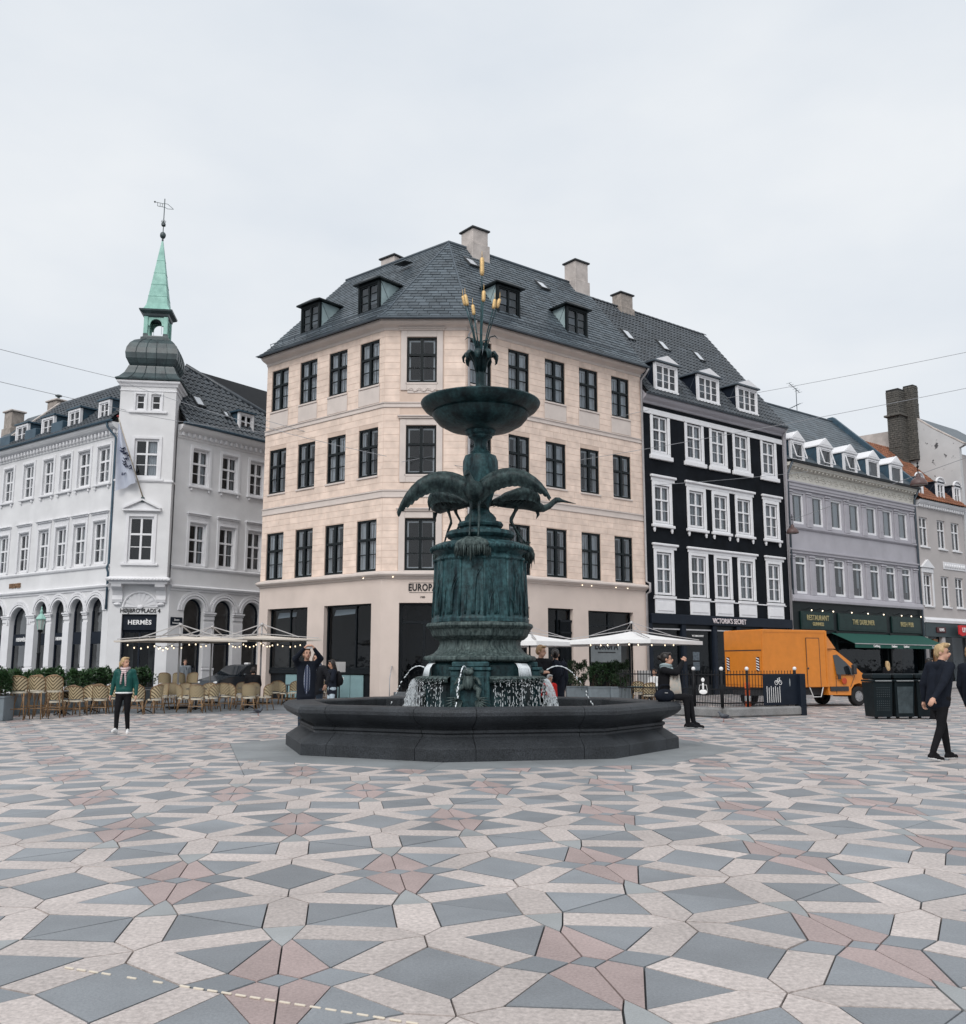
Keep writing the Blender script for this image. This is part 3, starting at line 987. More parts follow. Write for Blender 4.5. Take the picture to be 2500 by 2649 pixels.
# ---- dormers
def dormer(fac, x0, x1, y0, zb, zt, yb, mw, st, m_cheek, m_roof, rise=.28, ovh=.2, root=None, white=False):
    cx = (x0 + x1) / 2; w = x1 - x0
    g = MB()
    for x in (x0, x1):
        for dx in ((0, .05) if x == x0 else (-.05, 0)):
            g.poly([(x + dx, y0 + .02, zb), (x + dx, y0 + .02, zt), (x + dx, yb, zt), (x + dx, y0 + .3, zb)])
        a, b = (x, x + .05) if x == x0 else (x - .05, x)
    g.quad((x0, y0 + .02, zt), (x1, y0 + .02, zt), (x1, yb, zt), (x0, yb, zt))
    o = fac.put(g, 'dormer', m_cheek, root, 0, 0, 0)
    loc = lambda mb, nm, mm, **k: mb.build(nm, mm, o, **k)
    for x, s in ((x0 - .006, -1), (x1 + .006, 1)):     # diagonal seam on each cheek
        c = MB(); c.bar((x, y0 + .12, zt - .05), (x, y0 + .62, zb + .55), .012, .02); loc(c, 'cheek_seam', m_lead)
    r = MB(); zo = zt + .02; e = ovh
    pts_f = [(x0 - e, y0 - e, zo), (x1 + e, y0 - e, zo), (x1 + e, yb + .3, zo), (x0 - e, yb + .3, zo)]
    pts_t = [(x0 - e, y0 - e, zo + .07), (x1 + e, y0 - e, zo + .07), (x1 + e, yb + .3, zo + .07), (x0 - e, yb + .3, zo + .07)]
    rd = [(cx - w * .10, y0 + .05, zo + rise), (cx + w * .10, y0 + .05, zo + rise), (cx, yb + .8, zo + rise)]
    vs_ = pts_f + pts_t + rd
    r.add(vs_, [(0, 1, 2, 3), (0, 1, 5, 4), (1, 2, 6, 5), (3, 0, 4, 7), (4, 5, 9, 8), (5, 6, 10, 9), (7, 4, 8, 10)])
    loc(r, 'dormer_roof', m_roof)
    fr = MB(); fr.box(x0 - .02, x0 + .07, y0 - .04, y0 + .1, zb, zt); fr.box(x1 - .07, x1 + .02, y0 - .04, y0 + .1, zb, zt)
    fr.box(x0 + .07, x1 - .07, y0 - .04, y0 + .1, zt - .1, zt); fr.box(x0 - .04, x1 + .04, y0 - .08, y0 + .1, zb - .07, zb + .03)
    loc(fr, 'dormer_front', mw)
    wm, panes, ex, cm, bl = win_meshes(w - .16, zt - zb - .14, st)
    wo = place('dormer_window', wm, o, (cx, y0, zb + .04))
    bk_ = MB(); bk_.quad((x0 + .05, y0 + .5, zb), (x1 - .05, y0 + .5, zb), (x1 - .05, y0 + .5, zt), (x0 + .05, y0 + .5, zt))
    loc(bk_, 'dormer_room', m_blind if white else mat('pale_room', (.34, .37, .40), .9, .1), clean=False)
    gp = MB(); gp.quad((x0 + .1, y0 + .05, zb + .05), (x1 - .1, y0 + .05, zb + .05), (x1 - .1, y0 + .05, zt - .1), (x0 + .1, y0 + .05, zt - .1))
    loc(gp, 'dormer_glass', g_pane, clean=False)
    return o
st_dorm = dict(id='dorm', mat=m_bframe, rows=((.34, 't'), (.33, 't'), (.33, 't')), t=.06, d=.08, mull=.09)
for x0, x1 in ((-6.3, -4.98), (-2.27, -.95)):
    dormer(FL, x0, x1, .5, 17.12, 18.5, 2.05, m_bframe, st_dorm, m_zinc, m_bframe)
for x0, x1 in ((2.12, 3.44), (6.42, 7.78)):
    dormer(FR, x0, x1, .42, 17.18, 18.58, 1.75, m_bframe, st_dorm, m_zinc, m_bframe)
uyR = Vector((4.6, 21.8 - 17.1)).normalized()
roof_window(FR, 2.65, 2.78, 20.28, uyR.x, uyR.y, .62, .85)
roof_window(FR, 7.22, 2.78, 20.28, uyR.x, uyR.y, .62, .85)
g = MB(); g.bbox(-.35, .35, -.3, .3, 0, .05, .01); o = g.build('roof_vent', m_bframe, yel, FL.l(-2.4, 3.45, 20.62), FL.ang)
o.rotation_euler = (R(10), R(0), FL.ang)
chimney(yel, yrl, (-.42, 45.4), 38.5, .95, .95, 21.0, 22.75, m_chim, m_cap, step=22.0)
chimney(yel, yrl, (5.05, 49.7), 38.5, .95, .85, 20.6, 22.95, m_chim, m_cap, step=21.9)
chimney(yel, yrl, (-4.75, 47.9), -40, 1.0, .7, 20.8, 22.45, m_chim, m_cap, step=21.4)

# ---- ground floor: shop windows, door, steps, lettering
m_shopf = mat('shop_frame', (.007, .010, .013), .4, .2, 4, spec=.2)
m_teal = mat('teal_door', (.23, .36, .38), .5, .08, 2, bump=.05)
m_steps = mat('granite_step', (.11, .12, .13), .7, .2, 5, speck=(120, .2))
m_let = mat('black_letters', (.012, .012, .014), .6, .1)
def shop(fac, a, b, z0, z1, mull=(), y=.2, bars=()):
    f = MB(); t = .07
    f.box(a, a + t, y, y + .09, z0, z1); f.box(b - t, b, y, y + .09, z0, z1); f.box(a + t, b - t, y, y + .09, z0, z0 + t); f.box(a + t, b - t, y, y + .09, z1 - t, z1)
    for m in mull: f.box(m - .035, m + .035, y, y + .09, z0 + t, z1 - t)
    for zb in bars: f.box(a + t, b - t, y, y + .085, zb - .03, zb + .03)
    o = fac.put(f, 'shop_window', m_shopf)
    p = MB(); p.quad((a, y + .05, z0), (b, y + .05, z0), (b, y + .05, z1), (a, y + .05, z1)); p.build('pane', g_shop, o, clean=False)
    return o
for i, (a, b, z0, z1) in enumerate(SHOP_L):
    o = shop(FL, a, b, 1.32, z1, (a + (b - a) * (.5 if i == 0 else .62),))
    bl = MB(); bl.quad((a + .12, .5, z1 - .42), (a + 1.45, .5, z1 - .36), (a + 1.5, .5, z1 - .16), (a + .22, .5, z1 - .16)); bl.build('pale_blind', m_curt, o, clean=False)
    p = MB(); p.bbox(a, b, .18, .26, 1.12, 1.31, .01); FL.put(p, 'shop_sill', m_shopf)
    p = MB(); p.box(a, b, .3, .34, 0, 1.12); FL.put(p, 'basement_panel', m_shopf)
    d0 = a + 1.15 if i == 0 else a + .7
    for k in range(2):
        p = MB(); p.bbox(d0 + k * .82, d0 + k * .82 + .78, .24, .295, .06, 1.08, .01)
        for q_ in (.1,): p.bbox(d0 + k * .82 + .08, d0 + k * .82 + .70, .228, .245, .14, 1.0, .006)
        FL.put(p, 'teal_hatch', m_teal)
g = MB(); g.bar((-2.2, -.35, .9), (-1.6, -.9, .02), .045); g.bar((-2.2, -.35, 0), (-2.2, -.35, .92), .045); g.bar((-2.5, -.35, .9), (-1.9, -.35, .9), .045); FL.put(g, 'stair_rail', m_shopf)
# chamfer door
f = MB(); a, b, z0, z1 = DOOR_C
f.box(a, a + .12, .22, .34, .4, z1); f.box(b - .12, b, .22, .34, .4, z1); f.box(a + .12, b - .12, .22, .34, z1 - .1, z1); f.box(a + .12, b - .12, .24, .33, 3.2, 3.3); f.box((a + b) / 2 - .05, (a + b) / 2 + .05, .24, .33, .4, 3.2)
for k in range(4):
    xa = a + .12 + (b - a - .24) * k / 4; xb = a + .12 + (b - a - .24) * (k + 1) / 4
    f.bar((xa, .28, 3.32), (xb, .28, 3.92), .02); f.bar((xb, .28, 3.32), (xa, .28, 3.92), .02)
do = FC.put(f, 'entrance_door', m_shopf)
p = MB(); p.quad((a, .29, .4), (b, .29, .4), (b, .29, z1), (a, .29, z1)); p.build('pane', g_shop, do, clean=False)
for k in range(3):
    s = MB(); s.bbox(a - .15 - k * .1, b + .15 + k * .1, -.28 * (k + 1) + .02, .22, .0, .42 - k * .14, .015); FC.put(s, 'step', m_steps)
for x in (a - .25, b + .25):
    g = MB(); g.tube([(x, -.95, 0), (x, -.95, .95), (x, -.1, 1.45), (x, -.02, 1.45)], .022, 6); FC.put(g, 'handrail', m_pipe, smooth=True)
lettering('EUROPA', .40, m_let, yel, FC.l(1.72, -.015, 4.66), 0, sx=.74, bold=.012, spacing=1.08)
for zz in (4.46, 4.86):
    g = MB(); g.box(1.17, 2.27, -.012, -.001, zz - .008, zz + .008); FC.put(g, 'sign_rule', m_let)
lettering('1989', .11, m_let, yel, FC.l(1.72, -.012, 4.27), 0)
for i, (a, b, z0, z1) in enumerate(SHOP_R):
    o = shop(FR, a, b, z0, z1, (a + (b - a) * .5,), bars=(3.3,) if i != 1 else ())
    if i == 1:
        s = MB()
        for k in range(9):
            x = a + .82 + k * .075
            s.box(x, x + .028, .06, .1, .5, 3.45)
        s.box(a + .80, b - .03, .055, .105, .5, .58); s.box(a + .80, b - .03, .055, .105, 3.4, 3.5); s.box(a + .80, b - .03, .055, .105, 2.9, 2.97)
        FR.put(s, 'iron_gate', m_shopf)
    if i == 2:
        p = MB(); p.bbox(a + .25, b - .75, .12, .16, 1.62, 2.75, .01); sg = FR.put(p, 'shop_sign', mat('sign_grey', (.16, .18, .19), .5, .1))
        lettering('EUROPA', .52, m_let, sg, ((a + b) / 2 - .25, .11, 2.38), 0, sx=.74, bold=.014, spacing=1.06)
        r_ = MB(); r_.box(a + .7, b - 1.15, .105, .118, 2.06, 2.10); r_.build('sign_rule', m_let, sg)
# down pipes
for fac, x in ((FR, .12), (FR, RW - .02)):
    g = MB(); g.tube([(x, -.6, 16.1), (x, -.45, 15.9), (x, -.09, 15.6), (x, -.09, 5.5), (x, -.32, 5.4), (x, -.32, 5.0), (x, -.09, 4.9), (x, -.09, .1)], .055, 8)
    fac.put(g, 'downpipe', m_pipe, smooth=True)
# little spot lamps under the shop cornice
sp = MB(); sp.ell((0, 0, 0), (.024, .024, .02), 8, 6); spm = sp.mesh('spot_lamp', m_bulb, True)
for fac, x in ((FC, .5), (FC, 3.0), (FR, 6.6), (FR, 7.2), (FR, 8.8), (FR, 9.6), (FL, -.9)):
    fac.put(spm, 'spot_lamp', None, None, x, -.18, 5.09)
# ------------------------------------------------------------------ white corner house with the copper spire
m_white = mat('white_render', (.70, .70, .71), .85, .05, .8, bump=.08, bscale=70, coords='World', speck=(.6, .05))
m_wtrim = mat('white_trim', (.73, .73, .75), .7, .05, 2, bump=.04, coords='World')
m_wframe = mat('white_paint', (.78, .78, .80), .5, .04, 3)
m_navy = mat('navy_board', (.009, .014, .024), .55, .15, 3, spec=.2)
m_wlet = mat('white_letters', (.82, .82, .82), .5, .02)
m_tile = mat('black_pantile', (.045, .055, .066), .33, .25, 2.0, rand=.30, coords='World', spec=.6)
m_copper_d = mat('dark_copper', (.028, .040, .045), .42, .35, 2.2, col2=(.055, .085, .09), bump=.1, bscale=14, spec=.6)
m_copper_g = mat('green_copper', (.25, .47, .41), .6, .1, 1.5, col2=(.33, .56, .49), bump=.08, bscale=20, speck=(3, .12))
m_blue = mat('blue_cheek', (.045, .085, .12), .45, .15, 2)
m_stone_b = mat('old_brick', (.33, .29, .26), .9, .25, 5, bump=.4, bscale=30, coords='World')
m_gold = mat('bronze_letters', (.20, .11, .055), .5, .2, 5)

C0 = (-16.19, 42.10)
wh = thing('corner_house', 'white corner house with arcaded ground floor, oriel tower and green copper spire', 'building', (C0[0], C0[1], 0))
wrl = Vector(wh.location)
HLF = Fac(wh, -16.24, 42.09, -37.3); HCF = Fac(wh, C0[0], C0[1], 8.0); HRF = Fac(wh, -13.76, 42.44, 53.8); TF = Fac(wh, -16.12, 41.60, 8.0)
st_w = dict(id='wht', mat=m_wframe, rows=((.31, 't'), (.31, 'T'), (.38, 't')), t=.085, d=.09, thick=.085, mull=.085, drapes={
    'sides': ((.06, .2, .05, .96), (.8, .94, .05, .96)), 'right': ((.55, .93, .05, .96),), 'full': ((.06, .48, .05, .96), (.52, .94, .05, .96))})
st_w2 = dict(st_w, id='wh2', rows=((.5, 't'), (.5, 't')), mull=.05, cols=1, t=.07)
SLu = [(-b, -a) for a, b in ((.62, 1.62), (2.24, 3.24), (3.88, 4.80), (5.42, 6.34), (7.25, 8.20), (9.23, 10.16), (11.0, 11.9))]
SLa = [(-b, -a) for a, b in ((.5, 1.64), (2.02, 3.12), (3.62, 4.68), (5.12, 6.16), (6.85, 8.5), (9.2, 10.3), (10.9, 12.0))]
SRu = [(.88, 1.78), (2.55, 3.46), (4.22, 5.08), (5.9, 6.8), (7.6, 8.5)]
SRa = [(.79, 1.87), (2.46, 3.53), (4.1, 5.18), (5.8, 6.9), (7.5, 8.6)]
WL, WR = 13.0, 9.8
g_arch = glass_mat('arcade_glass', (.72, .76, .78), 1.0)
m_display = mat('shop_interior', (.22, .21, .20), .9, .35, .7, coords='World')
for fac, x0, x1, wu, wa, left in ((HLF, -WL, 0, SLu, SLa, True), (HRF, 0, WR, SRu, SRa, False)):
    ops = [(a, b, 9.58, 11.24) for a, b in wu] + [(a, b, 5.94, 7.82) for a, b in wu]
    tops = [4.24 if b - a > 1.5 else 4.44 for a, b in wa]
    ops += [(a, b, .25, t, True) for (a, b), t in zip(wa, tops)]
    fac.put(wall_mesh(x0, x1, 0, 12.2, ops, .3), 'wall', m_white)
    g = MB(); g.quad((x0, 1.6, 4.9), (x1, 1.6, 4.9), (x1, 1.6, 12), (x0, 1.6, 12))
    for zf in (5.0, 8.9, 12.1): g.quad((x0, .35, zf), (x1, .35, zf), (x1, 1.6, zf), (x0, 1.6, zf))
    fac.put(g, 'interior', m_room)
    g = MB(); g.quad((x0, 1.3, 0), (x1, 1.3, 0), (x1, 1.3, 4.8), (x0, 1.3, 4.8)); fac.put(g, 'shop_interior', m_display)
    for i, (a, b) in enumerate(wu):
        w = b - a
        for r, (z0, z1) in enumerate(((5.94, 7.82), (9.58, 11.24))):
            o = window(fac, (a + b) / 2, z0, w, z1 - z0, st_w, .09, drape=(None if left else ('right' if i == 0 and r else 'sides')), blind=left and not (i == 4 and r == 0))
            s = MB(); e = .15
            s.bbox(a - e, a, -.05, -.002, z0 - .02, z1 + .2, .012); s.bbox(b, b + e, -.05, -.002, z0 - .02, z1 + .2, .012); s.bbox(a, b, -.05, -.002, z1 + .02, z1 + .2, .012)
            s.bbox(a - .02, b + .02, -.075, -.05, z1 + .06, z1 + .1, .006)
            fac.put(s, 'window_surround', m_wtrim)
            s = MB()
            if r == 0:
                s.bbox(a - e - .05, b + e + .05, -.16, -.002, z1 + .42, z1 + .48, .015); s.bbox(a - e - .02, b + e + .02, -.10, -.002, z1 + .36, z1 + .42, .012)
                s.bbox(a - e, b + e, -.03, -.002, z1 + .205, z1 + .36, .008)
                fac.put(s, 'window_hood', m_wtrim)
            else:
                s.bbox(a - e - .04, b + e + .04, -.12, -.002, z0 - .12, z0 - .025, .015)
                so = fac.put(s, 'window_sill', m_wtrim)
                for sx in (a - .03, b + .03):
                    k = MB(); k.bbox(sx - .05, sx + .05, -.09, -.002, z0 - .26, z0 - .125, .015); k.build('sill_bracket', m_wtrim, so)
    # arcade
    for i, ((a, b), t) in enumerate(zip(wa, tops)):
        r = (b - a) / 2; cx = (a + b) / 2; zs_ = t - r; n = 16
        g = MB()
        for (ra, rb, yy) in ((r + .02, r + .10, -.045), (r + .13, r + .21, -.07), (r + .24, r + .33, -.045)):
            for k in range(n):
                t0, t1_ = math.pi * k / n, math.pi * (k + 1) / n
                P = lambda rr, tt, y: (cx - rr * math.cos(tt), y, zs_ + rr * math.sin(tt))
                g.add([P(ra, t0, yy), P(ra, t1_, yy), P(rb, t1_, yy), P(rb, t0, yy), P(ra, t0, -.002), P(ra, t1_, -.002), P(rb, t1_, -.002), P(rb, t0, -.002)], [(0, 1, 2, 3), (0, 4, 5, 1), (3, 2, 6, 7)])
        fac.put(g, 'arch_moulding', m_wtrim, smooth=30)
        f = MB(); y = .2; tt = .07
        f.box(a, a + tt, y, y + .08, .25, zs_); f.box(b - tt, b, y, y + .08, .25, zs_); f.box(a + tt, b - tt, y, y + .08, .25, .4)
        pts = [(cx - (r - tt * .5) * math.cos(math.pi * k / 12), y + .04, zs_ + (r - tt * .5) * math.sin(math.pi * k / 12)) for k in range(13)]
        f.tube(pts, tt * .6, 6)
        f.box(a + tt, b - tt, y - .02, y + .06, 2.42, 2.96)
        wo = fac.put(f, 'arcade_window', m_navy)
        p = MB(); p.poly([(a, y + .05, .3), (b, y + .05, .3)] + [(cx + r * math.cos(math.pi * k / 12), y + .05, zs_ + r * math.sin(math.pi * k / 12)) for k in range(13)]); p.build('pane', g_arch, wo, clean=False)
        if (left and i in (2, 4)) or (not left and i in (0, 1)):
            lettering('HERMÈS', .24 if b - a > 1.5 else .2, m_wlet, wo, (cx, y - .03, 2.69), 0, bold=.006, spacing=1.05)
        if left and i == 4:
            lettering('P', .5, m_wlet, wo, (cx + .35, .32, 2.05), 0, bold=.01)
    for i in range(len(wa) - 1 if True else 0):                       # pier capitals and plinths between arches
        s0, s1 = sorted((wa[i], wa[i + 1]))
        a, b = s0[1], s1[0]
        g = MB(); zc = 3.78; g.bbox(a - .05, b + .05, -.12, -.002, zc, zc + .07, .012); g.bbox(a - .03, b + .03, -.08, -.002, zc - .08, zc, .012); g.bbox(a, b, -.04, -.002, zc - .26, zc - .1, .01)
        g.bbox(a, b, -.035, -.002, 1.42, 3.4, .01); fac.put(g, 'pier_capital', m_wtrim)
        g = MB(); g.bbox(a - .02, b + .02, -.07, -.002, 0.02, 1.25, .015); g.bbox(a - .04, b + .04, -.09, -.002, 1.25, 1.36, .015); fac.put(g, 'pier_plinth', m_wtrim)
    pth2 = [fac.l(x0), fac.l(x1)]
    def c2(nm, prof, mm): sweep(pth2, prof).build(nm, mm, wh)
    c2('string_course', [(0, 5.72), (.06, 5.74), (.09, 5.80), (.09, 5.84), (0, 5.88)], m_wtrim)
    c2('arcade_cornice', [(0, 4.74), (.05, 4.76), (.05, 4.83), (.14, 4.88), (.16, 4.95), (.05, 5.0), (0, 5.02)], m_wtrim)
    c2('eaves_cornice', [(0, 11.62), (.04, 11.64), (.05, 11.72), (.08, 11.74), (.08, 11.9), (.18, 11.94), (.30, 12.0), (.38, 12.1), (.40, 12.2), (0, 12.22)], m_white)
    gt = [(.46 + .08 * math.cos(t), 12.28 + .08 * math.sin(t)) for t in [math.pi + math.pi * k / 6 for k in range(7)]]
    c2('gutter', gt + [(.5, 12.31), (.42, 12.31)], m_blue)
    de = MB(); de.bbox(-.06, .06, -.19, -.085, -.09, .09, .012); dem = de.mesh('dentil', m_wtrim)
    for k in range(int((x1 - x0) / .30)):
        fac.put(dem, 'dentil', None, None, x0 + .2 + k * .30, 0, 11.83)

# ground-floor corner with the door
HCF.put(wall_mesh(-.06, 2.46, 0, 5.3, [(.5, 1.97, 0, 3.69)], .35), 'wall', m_white)
f = MB(); f.box(.5, .58, .25, .33, 0, 3.0); f.box(1.89, 1.97, .25, .33, 0, 3.0); f.box(1.2, 1.27, .25, .33, 0, 3.0); f.box(.58, 1.89, .25, .33, 2.9, 3.0)
do = HCF.put(f, 'entrance_door', m_navy)
p = MB(); p.quad((.5, .29, 0), (1.97, .29, 0), (1.97, .29, 3), (.5, .29, 3)); p.build('pane', g_shop, do, clean=False)
g = MB(); g.quad((.2, 1.2, 0), (2.3, 1.2, 0), (2.3, 1.2, 4), (.2, 1.2, 4)); HCF.put(g, 'interior', m_room)
g = MB(); g.bbox(.5, 1.97, .12, .2, 3.0, 3.69, .01); sb = HCF.put(g, 'sign_board', m_navy)
lettering('HERMÈS', .27, m_wlet, sb, (1.235, .11, 3.33), 0, bold=.008, spacing=1.05)
lettering('HØJBRO PLADS 4', .25, m_let, wh, HCF.l(1.26, -.02, 3.83), HCF.ang, bold=.003, sx=.88)
g = MB(); n = 18                                      # shell fan over the door
for k in range(n):
    t0, t1_ = math.pi * k / n, math.pi * (k + 1) / n; r = .66
    d0 = -.03 if k % 2 else -.06
    c_ = (1.25, -.02, 3.99)
    g.add([(c_[0], -.03, c_[2]), (c_[0] - r * math.cos(t0), d0, c_[2] + r * math.sin(t0) * .92), (c_[0] - r * math.cos(t1_), d0, c_[2] + r * math.sin(t1_) * .92)], [(0, 1, 2)])
g.tube([(1.25 - .71 * math.cos(math.pi * k / 16), -.05, 3.99 + .66 * math.sin(math.pi * k / 16)) for k in range(17)], .05, 6)
g.ell((1.25, -.06, 4.0), (.13, .06, .1), 10, 6)
HCF.put(g, 'fan_relief', m_wtrim, smooth=30)
# oriel: brackets, body, windows
for x in (.08, 1.90):
    g = MB(); pr = [(.0, 4.16), (-.10, 4.2), (-.14, 4.32), (-.1, 4.5), (-.2, 4.7), (-.46, 4.85), (-.5, 4.98), (0, 4.98)]
    g.prism([(p[0], p[1]) for p in pr], x, x + .42, 'x'); g.ell((x + .21, -.02, 4.12), (.18, .12, .08), 10, 6)
    HCF.put(g, 'bracket', m_wtrim)
BW = 2.40
ops = [(.74, 1.78, 9.65, 11.38), (.69, 1.73, 5.92, 7.90), (.68, 1.08, 12.70, 13.42), (1.34, 1.76, 12.70, 13.42)]
TF.put(wall_mesh(0, BW, 5.2, 14.0, ops, .22), 'oriel_wall', m_white)
g = MB()
for x in (0, BW):
    g.quad((x, 0, 5.2), (x, 2.5, 5.2), (x, 2.5, 14.0), (x, 0, 14.0))
g.quad((0, 2.5, 5.2), (BW, 2.5, 5.2), (BW, 2.5, 14.0), (0, 2.5, 14.0)); TF.put(g, 'tower_side', m_white)
g = MB(); g.quad((.2, 1.3, 5.2), (2.2, 1.3, 5.2), (2.2, 1.3, 14), (.2, 1.3, 14)); TF.put(g, 'interior', m_room)
for j, (a, b, z0, z1) in enumerate(ops):
    window(TF, (a + b) / 2, z0, b - a, z1 - z0, st_w if j < 2 else st_w2, .06, drape='right' if j == 0 else None)
    s = MB(); e = .13 if j < 2 else .09
    s.bbox(a - e, a, -.045, -.002, z0 - .05, z1 + e, .01); s.bbox(b, b + e, -.045, -.002, z0 - .05, z1 + e, .01); s.bbox(a, b, -.045, -.002, z1 + .01, z1 + e, .01)
    TF.put(s, 'window_surround', m_wtrim)
    if j in (0, 1):
        s = MB(); s.bbox(a - .26, b + .26, -.09, -.002, z0 - .16, z0 - .06, .012); TF.put(s, 'window_sill', m_wtrim)
s = MB(); s.bbox(.40, 2.05, -.09, -.002, 12.56, 12.66, .012); TF.put(s, 'window_sill', m_wtrim)
g = MB()                                               # pediment
g.bbox(.40, 2.02, -.17, -.002, 8.14, 8.22, .015)
for s in (-1, 1):
    g.bar((1.21 + s * .80, -.085, 8.27), (1.21, -.085, 8.66), .16, .07)
g.prism([(.6, 8.23), (1.82, 8.23), (1.21, 8.56)], -.04, -.002, 'y'); TF.put(g, 'pediment', m_wtrim)
tp = [TF.l(0, 2.5), TF.l(0), TF.l(BW), TF.l(BW, 2.5)]
def tc_(nm, prof, mm, path=tp): return sweep(path, prof).build(nm, mm, wh)
tc_('string_course', [(0, 9.44), (.06, 9.46), (.06, 9.53), (0, 9.56)], m_wtrim, tp)
tc_('string_course', [(0, 13.56), (.03, 13.57), (.03, 13.61), (0, 13.62)], m_wtrim, tp)
tc_('tower_cornice', [(0, 13.76), (.05, 13.79), (.08, 13.87), (.15, 13.94), (.17, 14.02), (0, 14.06)], m_wtrim, tp)
sweep([TF.l(0, .52), TF.l(0), TF.l(BW), TF.l(BW, .52)], [(-.1, 4.95), (0, 4.98), (.02, 5.06), (.14, 5.12), (.15, 5.2), (.05, 5.26), (0, 5.28)]).build('oriel_base', m_wtrim, wh)
bd = MB(); bd.ell((0, 0, 0), (.065, .06, .06), 8, 6); bdm = bd.mesh('bead', m_wtrim, True)
for k in range(17): TF.put(bdm, 'bead', None, None, .05 + k * (BW - .1) / 16, -.12, 5.16)
g = MB(); g.quad((-.05, 0, 4.97), (BW + .05, 0, 4.97), (BW + .05, .5, 4.97), (-.05, .5, 4.97)); TF.put(g, 'oriel_soffit', m_wtrim)

# copper dome, lantern, spire (square on plan)
tcx, tcy = 1.20, 1.22
def sq(prof, mm, nm, n=4, sub=1, smooth=False):
    g = MB(); g.lathe([(r * math.sqrt(2) if n == 4 else r, z) for r, z in prof], n, phase=math.pi / 4 if n == 4 else 0)
    return TF.put(g, nm, mm, wh, tcx, tcy, 0, smooth=smooth)
skirt = [(1.42, 14.06), (1.44, 14.12), (1.30, 14.22), (1.12, 14.45), (1.0, 14.75), (.98, 14.82)]
onion = [(.90, 14.82), (1.0, 14.95), (1.10, 15.15), (1.13, 15.4), (1.09, 15.65), (.98, 15.9), (.82, 16.08), (.62, 16.2), (.58, 16.22)]
sk = sq(skirt, m_copper_d, 'dome_skirt'); on = sq(onion, m_copper_d, 'onion_dome')
for prof, par in ((skirt, sk), (onion, on)):
    for fc in range(4):
        an = fc * math.pi / 2
        for f in (-.6, -.2, .2, .6):
            g = MB(); pts = []
            for r, z in prof:
                p = Matrix.Rotation(an, 3, 'Z') @ Vector((f * r, -r - .01, z)); pts.append(p)
            g.tube(pts, .018, 4); g.build('standing_seam', m_copper_d, par)
sq([(.62, 16.2), (.62, 16.3), (.55, 16.34), (.53, 16.4)], m_copper_d, 'lantern_base')
for sx in (-1, 1):
    for sy in (-1, 1):
        g = MB(); x, y = sx * .44, sy * .44
        g.bbox(x - .09, x + .09, y - .09, y + .09, 16.5, 17.32, .01, 1); g.bbox(x - .1, x + .1, y - .1, y + .1, 16.38, 16.5, .01, 0)
        TF.put(g, 'lantern_post', [m_copper_d, m_copper_g], wh, tcx, tcy)
for fc in range(4):
    g = wall_mesh(-.36, .36, 16.9, 17.36, [(-.26, .26, 16.5, 17.22, True)], .08)
    g.v = [tuple(Matrix.Rotation(fc * math.pi / 2, 3, 'Z') @ (Vector(v) + Vector((0, -.48, 0)))) for v in g.v]
    TF.put(g, 'lantern_arch', m_copper_g, wh, tcx, tcy, clean=False)
sq([(.50, 17.30), (.55, 17.36), (.57, 17.45), (.72, 17.55), (.74, 17.62), (.70, 17.64)], m_copper_d, 'lantern_cornice')
spz = [(.66, 17.63), (.56, 17.72), (.49, 17.88), (.46, 18.0), (.30, 19.2), (.17, 20.2), (.035, 21.22)]
sp = sq(spz, m_copper_g, 'spire')
for zc in (18.35, 18.95, 19.55, 20.2):
    r = .46 + (.035 - .46) * (zc - 18.0) / 3.22
    g = MB(); rr = r + .006
    g.tube([(rr, -rr, zc), (rr, rr, zc), (-rr, rr, zc), (-rr, -rr, zc)], .012, 4, closed=True); g.build('seam', m_copper_g, sp)
g = MB(); g.ell((0, 0, 21.52), (.14, .14, .17), 10, 8); g.lathe([(.03, 21.15), (.05, 21.3), (.02, 21.36)], 8); g.tube([(0, 0, 21.2), (0, 0, 23.36)], .022, 6); g.bbox(-.09, .09, -.09, .09, 21.98, 22.14, .03)
for k in range(6):
    a = k * math.pi / 3; g.tube([(0, 0, 22.14), (.1 * math.cos(a), .1 * math.sin(a), 22.2), (.09 * math.cos(a), .09 * math.sin(a), 22.26)], .012, 4)
fi = TF.put(g, 'finial', m_copper_d, wh, tcx, tcy, smooth=40)
g = MB()
g.bar((-.42, 0, 23.17), (.0, 0, 23.1), .02); g.bar((-.32, 0, 22.98), (.02, 0, 22.93), .02); g.bar((-.32, 0, 23.15), (-.32, 0, 22.98), .02); g.bar((-.1, 0, 23.1), (-.1, 0, 22.95), .02); g.bar((-.2, 0, 23.1), (-.2, 0, 22.97), .02)
g.tube([(0, 0, 23.12), (.15, 0, 23.1), (.28, 0, 22.98), (.42, 0, 22.86)], .012, 5); g.tube([(0, 0, 22.94), (.15, 0, 22.86), (.3, 0, 22.86), (.42, 0, 22.86)], .012, 5); g.ell((-.45, 0, 23.18), .045, 8, 6)
g.build('weather_vane', m_copper_d, fi)

